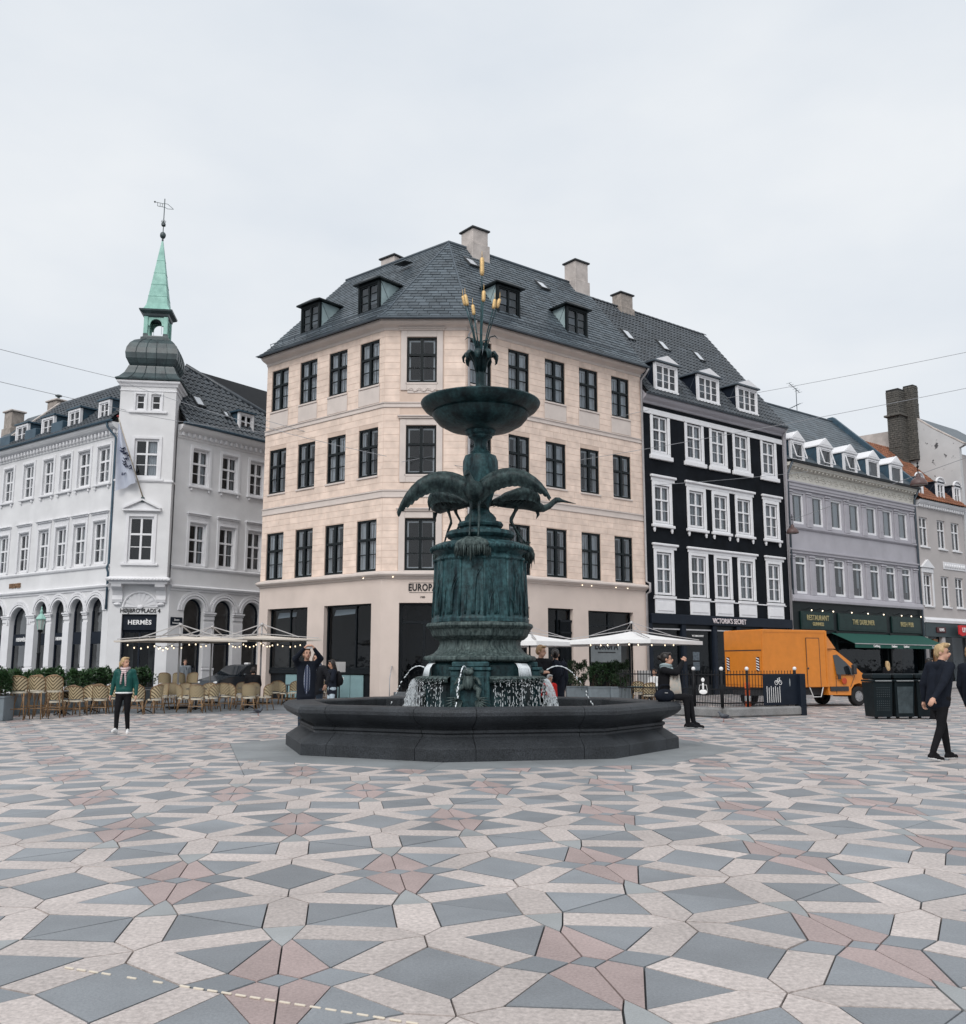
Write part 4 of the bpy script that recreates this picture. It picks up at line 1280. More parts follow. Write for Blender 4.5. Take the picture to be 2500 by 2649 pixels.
# roofs
pantile_roof(HLF, -10.6, -.2, -.42, 12.28, 3.0, 15.5, m_tile, 150)
pantile_roof(HRF, .2, 9.6, -.42, 12.28, 2.7, 16.0, m_tile, 150, skip=lambda x, t: x > 9.6 - 7.4 * t / 4.9)
ridge_caps(HLF, -10.6, -2.0, 3.0, 15.5, m_tile)
g = MB(); g.tube([HRF.l(2.2, 2.7, 16.05), HRF.l(9.6, -.4, 12.4)], .12, 8); g.build('hip_tiles', m_tile, wh, smooth=True)
g = MB(); g.poly([HRF.l(2.2, 2.7, 15.95), HRF.l(9.6, -.4, 12.2), HRF.l(9.6, 8, 12.2)]); g.poly([HRF.l(2.2, 2.7, 15.95), HRF.l(9.6, 8, 12.2), HLF.l(-8, 8, 12.2)]); g.poly([HLF.l(-10.6, 3.0, 15.45), HLF.l(-2, 3.0, 15.45), HRF.l(2.2, 2.7, 15.95), HLF.l(-10.6, 7, 12.2)])
g.poly([HLF.l(-10.6, -.4, 12.2), HLF.l(-10.6, 3.0, 15.45), HLF.l(-10.6, 7, 12.2)]); g.build('rear_roof', m_tile, wh)
g = MB(); g.quad(HLF.l(-WL, -.4, 12.25), HLF.l(-10.75, -.4, 12.25), HLF.l(-10.75, 2.4, 14.95), HLF.l(-WL, 2.4, 14.95)); g.build('lower_roof', m_slate, wh)
g = MB(); g.bar(HLF.l(-10.66, -.2, 12.62), HLF.l(-10.66, 2.9, 15.5), .22, .12); g.build('fire_wall_coping', m_chim, wh)
st_dw = dict(id='dw', mat=m_wframe, rows=((.5, 't'), (.5, 't')), t=.06, d=.08, mull=.07)
for s0, s1 in ((.82, 1.66), (3.25, 4.26), (5.58, 6.68), (8.05, 9.18)):
    dormer(HLF, -s1, -s0, -.06, 12.5, 13.42, .95, m_wframe, st_dw, m_blue, m_blue, rise=.12, ovh=.1, white=True)
dormer(HRF, 3.45, 4.32, .03, 12.72, 13.55, .85, m_wframe, st_dw, m_blue, m_blue, rise=.12, ovh=.12)
for s0, s1 in ((4.5, 5.5), (6.95, 7.95), (9.45, 10.45)):
    g = MB(); g.bbox(-s1, -s0, -.25, .9, 12.25, 12.98, .02); HLF.put(g, 'balcony_box', m_blue)
uy = Vector((3.12, 3.72)).normalized()
roof_window(HRF, 1.6, .55, 13.45, uy.x, uy.y, .55, .75); roof_window(HRF, 2.95, .3, 13.15, uy.x, uy.y, .35, .5)
chimney(wh, wrl, HLF.w(-11.4, 3.2)[:2], -37, .95, .7, 14.4, 15.75, m_stone_b, m_chim)
ch = MB(); ch.tube([(0, 0, 15.75), (0, 0, 16.15)], .07, 8); ch.lathe([(.17, 16.1), (.19, 16.16), (.02, 16.22)], 10); ch.build('chimney_cowl', m_copper_d, wh, HLF.l(-11.4, 3.2, 0))
chimney(wh, wrl, HLF.w(-10.0, 4.6)[:2], -37, 1.1, .5, 14.2, 15.65, m_stone_b, m_chim)
chimney(wh, wrl, HLF.w(-12.9, 1.6)[:2], -37, .8, .7, 13.4, 15.05, m_stone_b, m_chim)
g = MB(); g.tube([(-.35, -.45, 12.2), (-.35, -.4, 12.0), (-.12, -.1, 11.55), (-.12, -.08, 5.9), (-.12, -.16, 5.7), (-.12, -.08, 5.5), (-.12, -.08, 3.9)], .05, 7); HLF.put(g, 'downpipe', m_blue, smooth=True)
lettering('HERMES', .30, m_gold, wh, HLF.l(-8.25, -.03, 5.30), HLF.ang, bold=.012, depth=.02)
g = MB(); g.bbox(.1, .72, -.04, -.01, 3.22, 3.58, .008); pl = HRF.put(g, 'street_plate', m_navy)
lettering('Store', .12, m_wlet, pl, (.41, -.05, 3.46), 0); lettering('Kirkestræde', .10, m_wlet, pl, (.41, -.05, 3.32), 0, sx=.85)

# flag on its pole
fl = thing('flag', 'white hanging flag with a blue emblem on the white tower pole', 'flag', TF.w(1.22, 0, 8.72))
base = Vector((0, 0, 0)); tip = Vector((-.84, -1.25, 3.38))
g = MB(); g.tube([base, tip], [.03, .018], 8); g.build('pole', mat('flag_pole', (.42, .36, .28), .5, .1), fl, smooth=True)
g = MB(); g.ell(tip, .055, 8, 6); g.build('knob', mat('red_knob', (.3, .03, .03), .4, .1), fl, smooth=True)
g = MB(); g.bbox(-.06, .06, -.1, .02, -.18, .05, .01); g.build('pole_bracket', m_copper_d, fl)
g = MB(); nu, nv = 12, 24; V = []
for j in range(nv + 1):
    f = j / nv; top = tip.lerp(base, .30 + .02 * f)
    for i in range(nu + 1):
        h = i / nu
        w = .16 + .52 * min(1, f * 1.6)
        xr = tip.x + (base.x - tip.x) * (.08 + .62 * f); xl = tip.x - .02 - .24 * f
        x = xr + (xl - xr) * h
        y = tip.y + (base.y - tip.y) * (.12 + .62 * f) + .09 * math.sin(h * 9 + f * 3) * min(1, f * 3)
        z = tip.z - .30 - 2.55 * f - .28 * h * f + .1 * (1 - h)
        V.append((x, y, z))
F_ = [(j * (nu + 1) + i, j * (nu + 1) + i + 1, (j + 1) * (nu + 1) + i + 1, (j + 1) * (nu + 1) + i) for j in range(nv) for i in range(nu)]
g.add(V, F_)
mfl = mat('flag_cloth', (.62, .66, .76), .8, .06, 3)
g.build('cloth', mfl, fl, smooth=True)
mem = mat('flag_emblem', (.012, .02, .06), .8, .2)
g = MB(); random.seed(5)
for k in range(16):
    t = k / 15; j = int((.42 + .34 * t) * nv); i = int(nu * (.12 + .30 * (.5 + .5 * math.sin(t * 11)))); p = Vector(V[j * (nu + 1) + i])
    g.tube([p + Vector((-.1, -.03, .05)), p + Vector((-.03, -.035, -.03)), p + Vector((.04, -.03, .03)), p + Vector((.09, -.03, -.08))], [.015, .03, .028, .01], 5)
g.build('emblem', mem, fl)
p = Vector(V[int(.80 * nv) * (nu + 1) + 6]); lettering('ar', .24, mem, fl, p + Vector((0, -.12, 0)), R(4), bold=.004, name='flag_lettering')
p = Vector(V[int(.92 * nv) * (nu + 1) + 6]); lettering('NOMA', .1, mem, fl, p + Vector((0, -.12, 0)), R(4), name='flag_lettering') if False else None

# the house stands back across the side street: move it and its flag out together
for o in (wh, fl):
    p = Vector(o.location); o.location = (p.x * 1.1, p.y * 1.1, 1.5 + (p.z - 1.5) * 1.1); o.scale = (1.1, 1.1, 1.1)
# ------------------------------------------------------------------ the row of houses running off to the right
m_black = mat('black_render', (.0075, .0095, .013), .85, .3, 1.2, bump=.12, bscale=60, coords='World', spec=.12)
m_greyw = mat('grey_render', (.40, .39, .425), .85, .05, .9, bump=.06, coords='World', speck=(.7, .05))
m_cream = mat('cream_frieze', (.60, .58, .53), .8, .06, 2, bump=.1, bscale=30, coords='World')
m_beige = mat('beige_render', (.47, .44, .43), .85, .06, .8, bump=.06, coords='World')
m_orange = mat('orange_tile', (.21, .085, .045), .7, .25, 2.5, rand=.32, coords='World', bump=.1)
m_pub = mat('pub_green', (.005, .010, .011), .4, .2, 3, spec=.2)
m_pubsign = mat('pub_sign', (.008, .026, .024), .35, .2, 3, spec=.2)
m_goldl = mat('gold_letters', (.40, .34, .17), .4, .1)
m_awn = mat('green_awning', (.010, .075, .058), .8, .12, 3, streak=(1, 8, 1))
m_brick = mat('sooty_brick', (.055, .055, .052), .9, .5, 9, col2=(.15, .14, .125), coords='World', bump=.7, bscale=40)

st_b = dict(id='blk', mat=m_wframe, rows=((.31, 't'), (.31, 'T'), (.38, 't')), t=.085, d=.09, thick=.08, mull=.085, drapes={
    'sides': ((.07, .22, .05, .96), (.42, .48, .05, .96), (.53, .59, .05, .96), (.78, .93, .05, .96)), 'full': ((.07, .34, .05, .96), (.38, .48, .05, .96), (.53, .66, .05, .96), (.7, .93, .05, .96))})
# ---- black house
bx0, bx1 = 11.08, 22.96
pb = FR.w(17, 0)
blk = thing('town_house', 'black rendered town house with white window surrounds and three dormers', 'building', (pb.x, pb.y, 0))
BF = Fac(blk, CRx, CRy, 38.55); brl = Vector(blk.location)
BX = ((11.86, 12.97), (14.50, 15.66), (16.52, 17.62), (18.50, 19.65), (21.02, 22.12))
BZ = ((4.92, 7.0), (8.50, 10.38), (12.08, 13.95))
ops = [(a, b, z0, z1) for a, b in BX for z0, z1 in BZ]
BF.put(wall_mesh(bx0, bx1, 3.5, 14.85, ops, .25), 'wall', m_black)
g = MB(); g.quad((bx0, 1.5, 0), (bx1, 1.5, 0), (bx1, 1.5, 14.8), (bx0, 1.5, 14.8))
for zf in (3.6, 7.8, 11.4, 14.7): g.quad((bx0, .3, zf), (bx1, .3, zf), (bx1, 1.5, zf), (bx0, 1.5, zf))
BF.put(g, 'interior', m_room)
for i, (a, b) in enumerate(BX):
    for r, (z0, z1) in enumerate(BZ):
        window(BF, (a + b) / 2, z0, b - a, z1 - z0, st_b, .015, drape='full' if (i * 2 + r) % 3 == 0 else 'sides')
        s = MB(); e = .18
        zt = z1 + (.02 if r == 2 else (.22 if r == 1 else .18))
        s.bbox(a - e, a, -.07, -.002, z0 - .02, zt, .012); s.bbox(b, b + e, -.07, -.002, z0 - .02, zt, .012)
        if r < 2: s.bbox(a, b, -.07, -.002, z1 + .02, zt, .012)
        BF.put(s, 'window_surround', m_wframe)
        s = MB()
        if r == 2: s.bbox(a - e - .12, b + e + .12, -.14, -.002, z0 - .38, z0 - .16, .02); s.bbox(a - e, b + e, -.07, -.002, z0 - .16, z0 - .025, .01)
        elif r == 1: s.bbox(a - e - .1, b + e + .1, -.15, -.002, z0 - .24, z0 - .1, .02); s.bbox(a - e, b + e, -.07, -.002, z0 - .1, z0 - .025, .01)
        else: s.bbox(a - e - .06, b + e + .06, -.12, -.002, z0 - .20, z0 - .06, .015)
        so = BF.put(s, 'window_sill', m_wframe)
        if r == 1:
            for sx in (a - .1, b + .1):
                k = MB(); k.bbox(sx - .07, sx + .07, -.1, -.002, z0 - .42, z0 - .245, .02); k.ell((sx, -.06, z0 - .45), (.055, .05, .05), 8, 5); k.build('sill_bracket', m_wframe, so)
        if r == 0:
            k = MB(); k.bbox(a - e, b + e, -.06, -.002, 4.0, z0 - .21, .01); k.bbox(a - e + .14, b + e - .14, -.085, -.06, 4.13, z0 - .34, .012); BF.put(k, 'apron_panel', m_wframe)
# entablatures over groups
for xa, xb in ((11.55, 13.45), (14.18, 20.05), (20.7, 22.58)):
    for zb, z0, dz in ((10.62, 10.6, .3), (7.2, 7.18, .28)):
        if zb < 8 and xb - xa > 3:
            pass
        s = MB(); s.bbox(xa + .08, xb - .08, -.075, -.002, z0, z0 + dz * .55, .012); s.bbox(xa, xb, -.17, -.002, z0 + dz * .56, z0 + dz, .03); BF.put(s, 'entablature', m_wframe)
s = MB(); s.bbox(bx0 + .1, bx1 - .05, -.06, -.002, 13.99, 14.28, .015); BF.put(s, 'white_lintel_band', m_wframe)
for a, b in BX:
    s = MB(); s.bbox(a - .2, b + .2, -.085, -.061, 13.99, 14.27, .01); BF.put(s, 'lintel_block', m_wframe)
s = MB(); s.bbox(bx0 + .5, bx1 - .4, -.05, -.002, 4.70, 4.76, .01); BF.put(s, 'sill_band', m_wframe)
bp = [BF.l(bx0), BF.l(bx1)]
sweep(bp, [(0, 14.5), (.06, 14.52), (.1, 14.62), (.26, 14.72), (.34, 14.82), (.34, 14.9), (0, 14.93)]).build('eaves_cornice', m_greyw, blk)
sweep(bp, [(.42 + .08 * math.cos(t), 14.96 + .08 * math.sin(t)) for t in [math.pi + math.pi * k / 6 for k in range(7)]]).build('gutter', m_lead, blk)
pantile_roof(BF, bx0 + .05, bx1, -.45, 14.95, 5.2, 22.0, m_tile, 290)
ridge_caps(BF, bx0, bx1, 5.2, 22.02, m_tile)
g = MB(); g.poly([(bx1, -.3, 14.9), (bx1, 5.2, 21.95), (bx1, 10, 14.9), (bx1, 10, 0), (bx1, -.0, 0)]); g.poly([(bx0, -.3, 14.9), (bx0, 5.2, 21.95), (bx0, 10, 14.9)]); g.poly([(bx0, 5.2, 21.97), (bx1, 5.2, 21.97), (bx1, 10, 14.9), (bx0, 10, 14.9)]); BF.put(g, 'gable_wall', m_greyw)
st_d3 = dict(id='d3', mat=m_wframe, rows=((.34, 't'), (.33, 't'), (.33, 't')), cols=3, t=.07, d=.08, mull=.07, thin=.03)
for x0, x1 in ((11.93, 13.62), (15.28, 17.02), (18.66, 20.42)):
    do = dormer(BF, x0, x1, -.22, 15.32, 16.72, 1.6, m_wframe, st_d3, m_navy, m_lead, rise=.42, ovh=.16)
    k = MB(); k.prism([(x0 - .14, 16.80), (x1 + .14, 16.80), ((x0 + x1) / 2, 17.16)], -.37, -.27, 'y'); k.build('dormer_pediment', m_wframe, do)
uy = Vector((5.65, 7.05)).normalized()
for x in (13.5, 16.4, 19.5): roof_window(BF, x, 2.75, 18.95, uy.x, uy.y, .62, .95)
chimney(blk, brl, BF.w(15.5, 5.2)[:2], 38.5, 1.0, .7, 21.3, 22.75, m_stone_b, m_cap)
# shop front
g = MB(); g.bbox(bx0 + .2, bx1 - .05, -.16, .0, 3.5, 3.98, .02); bd_ = BF.put(g, 'shop_fascia', m_navy)
lettering("VICTORIA'S SECRET", .36, mat('pink_white_letters', (.82, .74, .76), .5, .02), bd_, (17.27, -.18, 3.73), 0, sx=.86, bold=.002, spacing=1.02)
xs = [bx0 + .15, 13.7, 16.15, 18.1, 20.4, bx1 - .1]
for x in xs:
    k = MB(); k.bbox(x - .16, x + .16, -.1, .05, 0, 3.5, .015); k.bbox(x - .12, x + .12, -.125, -.1, .5, 3.2, .01); BF.put(k, 'shop_pilaster', m_navy)
for a, b in zip(xs[:-1], xs[1:]):
    f = MB(); f.box(a + .16, b - .16, .05, .12, 0, .5); f.box(a + .16, b - .16, .05, .12, 3.3, 3.5); f.box(a + .16, a + .22, .05, .12, .5, 3.3); f.box(b - .22, b - .16, .05, .12, .5, 3.3)
    o = BF.put(f, 'shop_window', m_shopf); p = MB(); p.quad((a + .2, .09, .5), (b - .2, .09, .5), (b - .2, .09, 3.3), (a + .2, .09, 3.3)); p.build('pane', g_shop, o, clean=False)
    t = MB(); t.box(a + .25, b - .25, -.03, .04, 3.22, 3.28); t.build('shop_lamp_rail', mat('pale_rail', (.5, .5, .52), .5, .1), o)
lettering("VICTORIA'S SECRET", .13, m_wlet, blk, BF.l(14.9, .03, 2.95), BF.ang, sx=.8)
for zz in (1.95, 1.45):
    p = MB(); p.bbox(14.6, 15.1, .13, .15, zz - .22, zz + .2, .005); BF.put(p, 'poster', mat('poster_grey', (.35, .36, .38), .6, .4, 8))
g = MB(); g.tube([(bx1 + .02, -.4, 14.9), (bx1 + .02, -.1, 14.5), (bx1 + .02, -.08, .1)], .055, 7); BF.put(g, 'downpipe', m_pipe, smooth=True)

# ---- grey house with the pub
gx0, gx1 = 23.06, 37.6
pg = FR.w(30, 0)
gry = thing('town_house', 'grey pilastered town house above the green pub front, five gabled dormers', 'building', (pg.x, pg.y, 0))
GF = Fac(gry, CRx, CRy, 38.55); grl = Vector(gry.location)
GX = ((23.72, 24.85), (25.72, 26.85), (27.68, 28.85), (29.67, 30.85), (31.68, 32.81), (33.58, 34.75), (35.5, 36.65))
GZ = ((5.52, 7.72), (9.54, 11.33))
st_g = dict(id='gry', mat=m_wframe, rows=((1, 't'),), cols=1, t=.11, d=.12, drapes={'right': ((.5, .9, .04, .97),), 'sides': ((.1, .34, .04, .97), (.7, .92, .04, .97))})
st_g2 = dict(st_g, id='gr2', rows=((.82, 'T'), (.18, 't')), thick=.1)
GF.put(wall_mesh(gx0, gx1, 5.05, 12.1, [(a, b, z0, z1) for a, b in GX for z0, z1 in GZ], .3), 'wall', m_greyw)
g = MB(); g.quad((gx0, 1.5, 0), (gx1, 1.5, 0), (gx1, 1.5, 13), (gx0, 1.5, 13))
for zf in (5.1, 8.6, 12.0): g.quad((gx0, .35, zf), (gx1, .35, zf), (gx1, 1.5, zf), (gx0, 1.5, zf))
GF.put(g, 'interior', m_room)
for i, (a, b) in enumerate(GX):
    for r, (z0, z1) in enumerate(GZ):
        o = window(GF, (a + b) / 2, z0, b - a, z1 - z0, st_g if r else st_g2, .08, drape='right' if r else 'sides')
        if r == 0 and i in (2, 3, 5, 6):
            p = MB(); p.bbox(-.42, .42, .17, .19, .12, .62, .006); pp = p.build('window_card', mat('maroon_card', (.035, .012, .014), .6, .2), o)
            lettering('PUB', .14, mat('card_letters', (.12, .07, .06), .6), pp, (0, .16, .36), 0) if False else None
edges = [gx0 + .3] + [(GX[i][1] + GX[i + 1][0]) / 2 for i in range(6)] + [gx1 - .42]
for x in edges:
    for z0, z1 in ((9.4, 11.5), (5.45, 7.78)):
        k = MB(); w = .2
        k.bbox(x - w, x + w, -.07, -.002, z0 + .25, z1 - .3, .012); k.bbox(x - w - .05, x + w + .05, -.1, -.002, z0, z0 + .25, .015); k.bbox(x - w - .04, x + w + .04, -.1, -.002, z1 - .3, z1 - .22, .012); k.bbox(x - w - .07, x + w + .07, -.13, -.002, z1 - .16, z1 - .06, .015); k.bbox(x - w, x + w, -.07, -.002, z1 - .22, z1 - .16, .01)
        k.bbox(x - w + .1, x + w - .1, -.085, -.07, z0 + .4, z1 - .45, .008)
        GF.put(k, 'pilaster', m_greyw)
gp_ = [GF.l(gx0), GF.l(gx1)]
def gc(nm, prof, mm): sweep(gp_, prof).build(nm, mm, gry)
gc('upper_band', [(0, 11.52), (.1, 11.54), (.1, 11.66), (.14, 11.7), (.14, 11.84), (.2, 11.9), (.2, 11.98), (0, 12.02)], m_greyw)
gc('frieze', [(.0, 12.02), (.05, 12.03), (.05, 12.66), (.0, 12.68)], m_cream)
gc('main_cornice', [(0, 12.66), (.1, 12.68), (.12, 12.76), (.34, 12.8), (.38, 12.9), (.46, 12.98), (0, 13.02)], m_cream)
gc('gutter', [(.46, 12.99), (.54, 12.99), (.56, 13.14), (.44, 13.14), (.0, 13.2), (0, 13.03)], m_shopf)
gc('sill_band', [(0, 9.2), (.06, 9.22), (.12, 9.3), (.12, 9.38), (0, 9.4)], m_greyw)
gc('lower_band', [(0, 7.80), (.1, 7.82), (.1, 7.92), (.16, 7.98), (.16, 8.06), (0, 8.1)], m_greyw)
gc('stone_ledge', [(0, 5.05), (.2, 5.07), (.22, 5.2), (.16, 5.4), (.1, 5.44), (0, 5.45)], m_greyw)
dm_ = MB(); dm_.ell((0, -.3, 12.72), (.07, .07, .06), 8, 6); dmm = dm_.mesh('modillion', m_cream, True)
for k in range(36): GF.put(dmm, 'modillion', None, None, gx0 + .25 + k * .4, 0, 0)
orn = MB()
for k in range(9):
    t = k / 8 * math.pi * 2
    orn.ell((.13 * math.cos(t), -.06, .15 * math.sin(t)), (.05, .03, .05), 6, 4)
orn.tube([(-.3, -.06, .0), (-.18, -.07, .12), (-.1, -.06, .0), (.1, -.06, .0), (.2, -.07, -.12), (.3, -.06, 0)], .025, 5); ornm = orn.mesh('frieze_ornament', m_cream, True)
for k in range(21): GF.put(ornm, 'frieze_ornament', None, None, gx0 + .45 + k * .68, 0, 12.35)
# roof, parapet, dormers
def gslates():
    strips = []; n = 22
    for k in range(n):
        f0, f1 = k / n, (k + 1) / n
        P = lambda x, f: GF.w(x, -.3 + 5.9 * f, 13.12 + 5.7 * f)
        strips.append((P(gx0, f0), P(gx1, f0), P(gx1, f1), P(gx0, f1)))
    slate_rows(gry, grl, strips, .5, .012, .016, m_slate, 'slate', 200, None, 'slates', key=lambda p: p[0].length)
gslates()
g = MB(); g.quad((gx0, -.3, 13.08), (gx1, -.3, 13.08), (gx1, 5.6, 18.78), (gx0, 5.6, 18.78)); g.quad((gx0, 5.6, 18.78), (gx1, 5.6, 18.78), (gx1, 10, 13), (gx0, 10, 13)); GF.put(g, 'roof_deck', MATS['roof_deck'])
g = MB(); g.prism([(-.3, 13.1), (-.3, 13.55), (5.5, 19.15), (5.9, 19.15), (10, 13.5), (10, 0), (0, 0), (0, 13.0)], gx1 - .05, gx1 + .28, 'x'); GF.put(g, 'fire_wall', m_blue)
g = MB(); g.tube([(gx0, 5.6, 18.85), (gx1, 5.6, 18.85)], .09, 8); GF.put(g, 'ridge_cap', m_lead)
st_d1 = dict(id='d1', mat=m_wframe, rows=((1, 't'),), cols=1, t=.08, d=.08)
for i, (x0, x1) in enumerate(((23.6, 24.95), (26.45, 27.9), (29.2, 30.62), (31.9, 33.25), (34.7, 36.12))):
    do = dormer(GF, x0, x1, -.12, 13.2, 14.40, 1.1, m_wframe, st_d1, m_blue, m_wframe, rise=.55, ovh=.08, white=i < 4)
    k = MB(); k.prism([(x0 - .1, 14.46), (x1 + .1, 14.46), ((x0 + x1) / 2, 15.02)], -.22, -.10, 'y'); k.prism([(x0 + .15, 14.56), (x1 - .15, 14.56), ((x0 + x1) / 2, 14.9)], -.235, -.22, 'y'); k.build('dormer_pediment', m_wframe, do)
    if i in (0, 1, 2):
        s = MB(); cx = (x0 + x1) / 2; w = (x1 - x0) / 2 - .15
        for sx in (-1, 1): s.bar((cx + sx * w, -.16, 14.28), (cx + sx * w, -.42, 13.4), .05)
        s.bar((cx - w, -.42, 13.4), (cx + w, -.42, 13.4), .05); s.build('open_sash', m_wframe, do)
# pub front
g = MB()
f = wall_mesh(gx0, gx1, 0, 5.05, [(23.5, 27.2, .5, 3.3), (27.6, 33.1, .3, 3.3), (33.6, 37.3, .3, 3.3)], .3); GF.put(f, 'pub_front', m_pub)
for a, b in ((23.5, 27.2), (27.6, 33.1), (33.6, 37.3)): 
    p = MB(); p.quad((a, .25, .3), (b, .25, .3), (b, .25, 3.3), (a, .25, 3.3)); GF.put(p, 'pane', g_shop, clean=False)
for (a, b), tx in (((23.85, 27.14), ('RESTAURANT', 'GUINNESS')), ((27.65, 33.05), ('THE DUBLINER',)), ((33.68, 37.3), ('IRISH PUB',))):
    k = MB(); k.bbox(a, b, -.09, -.002, 3.5, 4.52, .02); k.bbox(a + .1, b - .1, -.1, -.09, 3.62, 4.4, .005); sb = GF.put(k, 'pub_sign', m_pubsign)
    for j, t in enumerate(tx):
        lettering(t, .42 if j == 0 else .28, m_goldl, sb, ((a + b) / 2, -.115, 4.08 - (.35 * j if len(tx) > 1 else .05) + (.08 if len(tx) > 1 else 0)), 0, sx=.8, spacing=1.1, bold=.004)
    for q_ in range(3):
        x = a + (b - a) * (q_ + .5) / 3
        k = MB(); k.tube([(x, -.02, 4.62), (x, -.35, 4.72), (x, -.42, 4.6)], .015, 5); k.ell((x, -.43, 4.56), (.035, .035, .04), 8, 6, 1); GF.put(k, 'sign_lamp', [m_shopf, m_bulb], smooth=True)
# awning: sloping cloth with seams, front bar, valance lettering
g = MB(); ax0, ax1 = 26.9, 37.6; n = 4
for k in range(n):
    a, b = ax0 + (ax1 - ax0) * k / n, ax0 + (ax1 - ax0) * (k + 1) / n - .01
    for zo in (0, -.02): g.quad((a, -.02, 3.36 + zo), (b, -.02, 3.36 + zo), (b, -1.5, 2.72 + zo), (a, -1.5, 2.72 + zo))
    g.quad((a, -1.5, 2.72), (b, -1.5, 2.72), (b, -1.5, 2.48), (a, -1.5, 2.48)); g.quad((a, -1.48, 2.70), (b, -1.48, 2.70), (b, -1.48, 2.48), (a, -1.48, 2.48))
aw = GF.put(g, 'awning', m_awn)
k = MB(); k.box(ax0, ax1, -1.53, -1.501, 2.69, 2.74); k.build('awning_bar', m_pipe, aw)
for x, t in ((29.2, 'Carlsberg'), (31.2, 'Dubliner'), (32.6, 'Dubliner'), (36.1, 'Carlsberg')): lettering(t, .2, m_wlet, aw, (x, -1.515, 2.59), 0, sx=.9)
for x in (27.3, 32.2, 37.2):
    k = MB(); k.bar((x, -.02, 2.9), (x, -1.45, 2.66), .04); k.build('awning_arm', m_shopf, aw)
for x in (27.4, 33.4, 37.55): 
    k = MB(); k.bbox(x - .08, x + .08, -.12, -.003, 0, 3.45, .01); GF.put(k, 'pub_column', m_pub)
k = MB(); k.bbox(33.9, 37.5, -1.5, -1.44, .05, 1.15, .01); GF.put(k, 'terrace_screen', m_pub)
g = MB(); g.tube([(gx1 - .1, -.5, 13.0), (gx1 - .1, -.12, 12.3), (gx1 - .1, -.1, .1)], .06, 7); GF.put(g, 'downpipe', m_lead, smooth=True)
g = MB(); g.tube([(gx0 + .1, -.5, 13.0), (gx0 + .12, -.12, 12.3), (gx0 + .12, -.1, 5.1)], .06, 7); GF.put(g, 'downpipe', m_lead, smooth=True)
# antenna
an = thing('roof_antenna', 'thin television antenna mast standing on the grey house roof ridge', 'antenna', GF.w(33.3, 5.6, 18.8))
g = MB(); g.tube([(0, 0, 0), (0, 0, 1.75)], .025, 6); g.build('mast', m_lead, an)
for z, s in ((1.65, 1), (.55, -1)):
    g = MB(); g.bar((-.6, -.4, z + .35 * s), (.3, .2, z - .15 * s), .03)
    for k in range(6):
        c = Vector((-.6, -.4, z + .35 * s)).lerp(Vector((.3, .2, z - .15 * s)), k / 5); g.bar(c + Vector((-.12, .2, 0)), c + Vector((.12, -.2, 0)), .015)
    g.build('aerial', m_lead, an)

# ---- far beige house
fx0, fx1 = 37.9, 44.4
pf = FR.w(41, 0)
far = thing('town_house', 'beige town house with orange tiled roof at the right edge', 'building', (pf.x, pf.y, 0))
AF = Fac(far, CRx, CRy, 38.55); arl = Vector(far.location)
FX = ((38.16, 39.3), (40.6, 41.72), (42.57, 43.76))
FZ = ((5.37, 7.45), (9.32, 11.3))
st_f = dict(id='far', mat=m_wframe, rows=((.66, 'T'), (.34, 't')), t=.08, d=.09, thick=.09, mull=.08, drapes={'full': ((.07, .36, .05, .6), (.64, .93, .05, .6))})
AF.put(wall_mesh(fx0, fx1, 0, 12.3, [(a, b, z0, z1) for a, b in FX for z0, z1 in FZ] + [(38.3, 40.2, .2, 3.4), (40.6, 43.9, .4, 3.4)], .25), 'wall', m_beige)
g = MB(); g.quad((fx0, 1.4, 0), (fx1, 1.4, 0), (fx1, 1.4, 12), (fx0, 1.4, 12)); AF.put(g, 'interior', m_room)
for i, (a, b) in enumerate(FX):
    for r, (z0, z1) in enumerate(FZ):
        window(AF, (a + b) / 2, z0, b - a, z1 - z0, st_f, .1, drape='full')
        s = MB(); s.bbox(a - .08, b + .08, -.09, -.002, z0 - .1, z0 - .01, .012); AF.put(s, 'window_sill', m_wtrim)
        if i == 0 and r == 0:
            s = MB(); s.bbox(a - .18, a, -.06, -.002, z0, z1 + .1, .01); s.bbox(b, b + .18, -.06, -.002, z0, z1 + .1, .01); s.prism([(a - .3, z1 + .45), (b + .3, z1 + .45), ((a + b) / 2, z1 + 1.0)], -.16, -.002, 'y'); s.bbox(a - .2, b + .2, -.08, -.002, z1 + .12, z1 + .44, .012); AF.put(s, 'pediment', m_wtrim)
k = MB(); k.bbox(41.0, 44.2, -.05, -.002, 7.95, 8.45, .012)
for q_ in range(9): k.ell((41.3 + q_ * .33, -.06, 8.2), (.13, .05, .14), 8, 5)
AF.put(k, 'relief_panel', m_wtrim, smooth=40)
fp = [AF.l(fx0), AF.l(fx1)]
sweep(fp, [(0, 11.95), (.05, 11.97), (.06, 12.1), (.22, 12.2), (.3, 12.32), (.32, 12.45), (0, 12.5)]).build('eaves_cornice', m_wtrim, far)
de = MB(); de.bbox(-.08, .08, -.2, -.06, 11.98, 12.16, .015); dem2 = de.mesh('dentil', m_wtrim)
for q_ in range(20): AF.put(dem2, 'dentil', None, None, fx0 + .2 + q_ * .32, 0, 0)
sweep(fp, [(0, 4.25), (.12, 4.28), (.14, 4.45), (.04, 4.6), (0, 4.62)]).build('shop_cornice', m_wtrim, far)
k = MB(); k.box(fx0 + .02, fx1, -.06, -.003, 3.35, 4.25); fb = AF.put(k, 'shop_fascia', mat('slate_fascia', (.035, .055, .062), .5, .1))
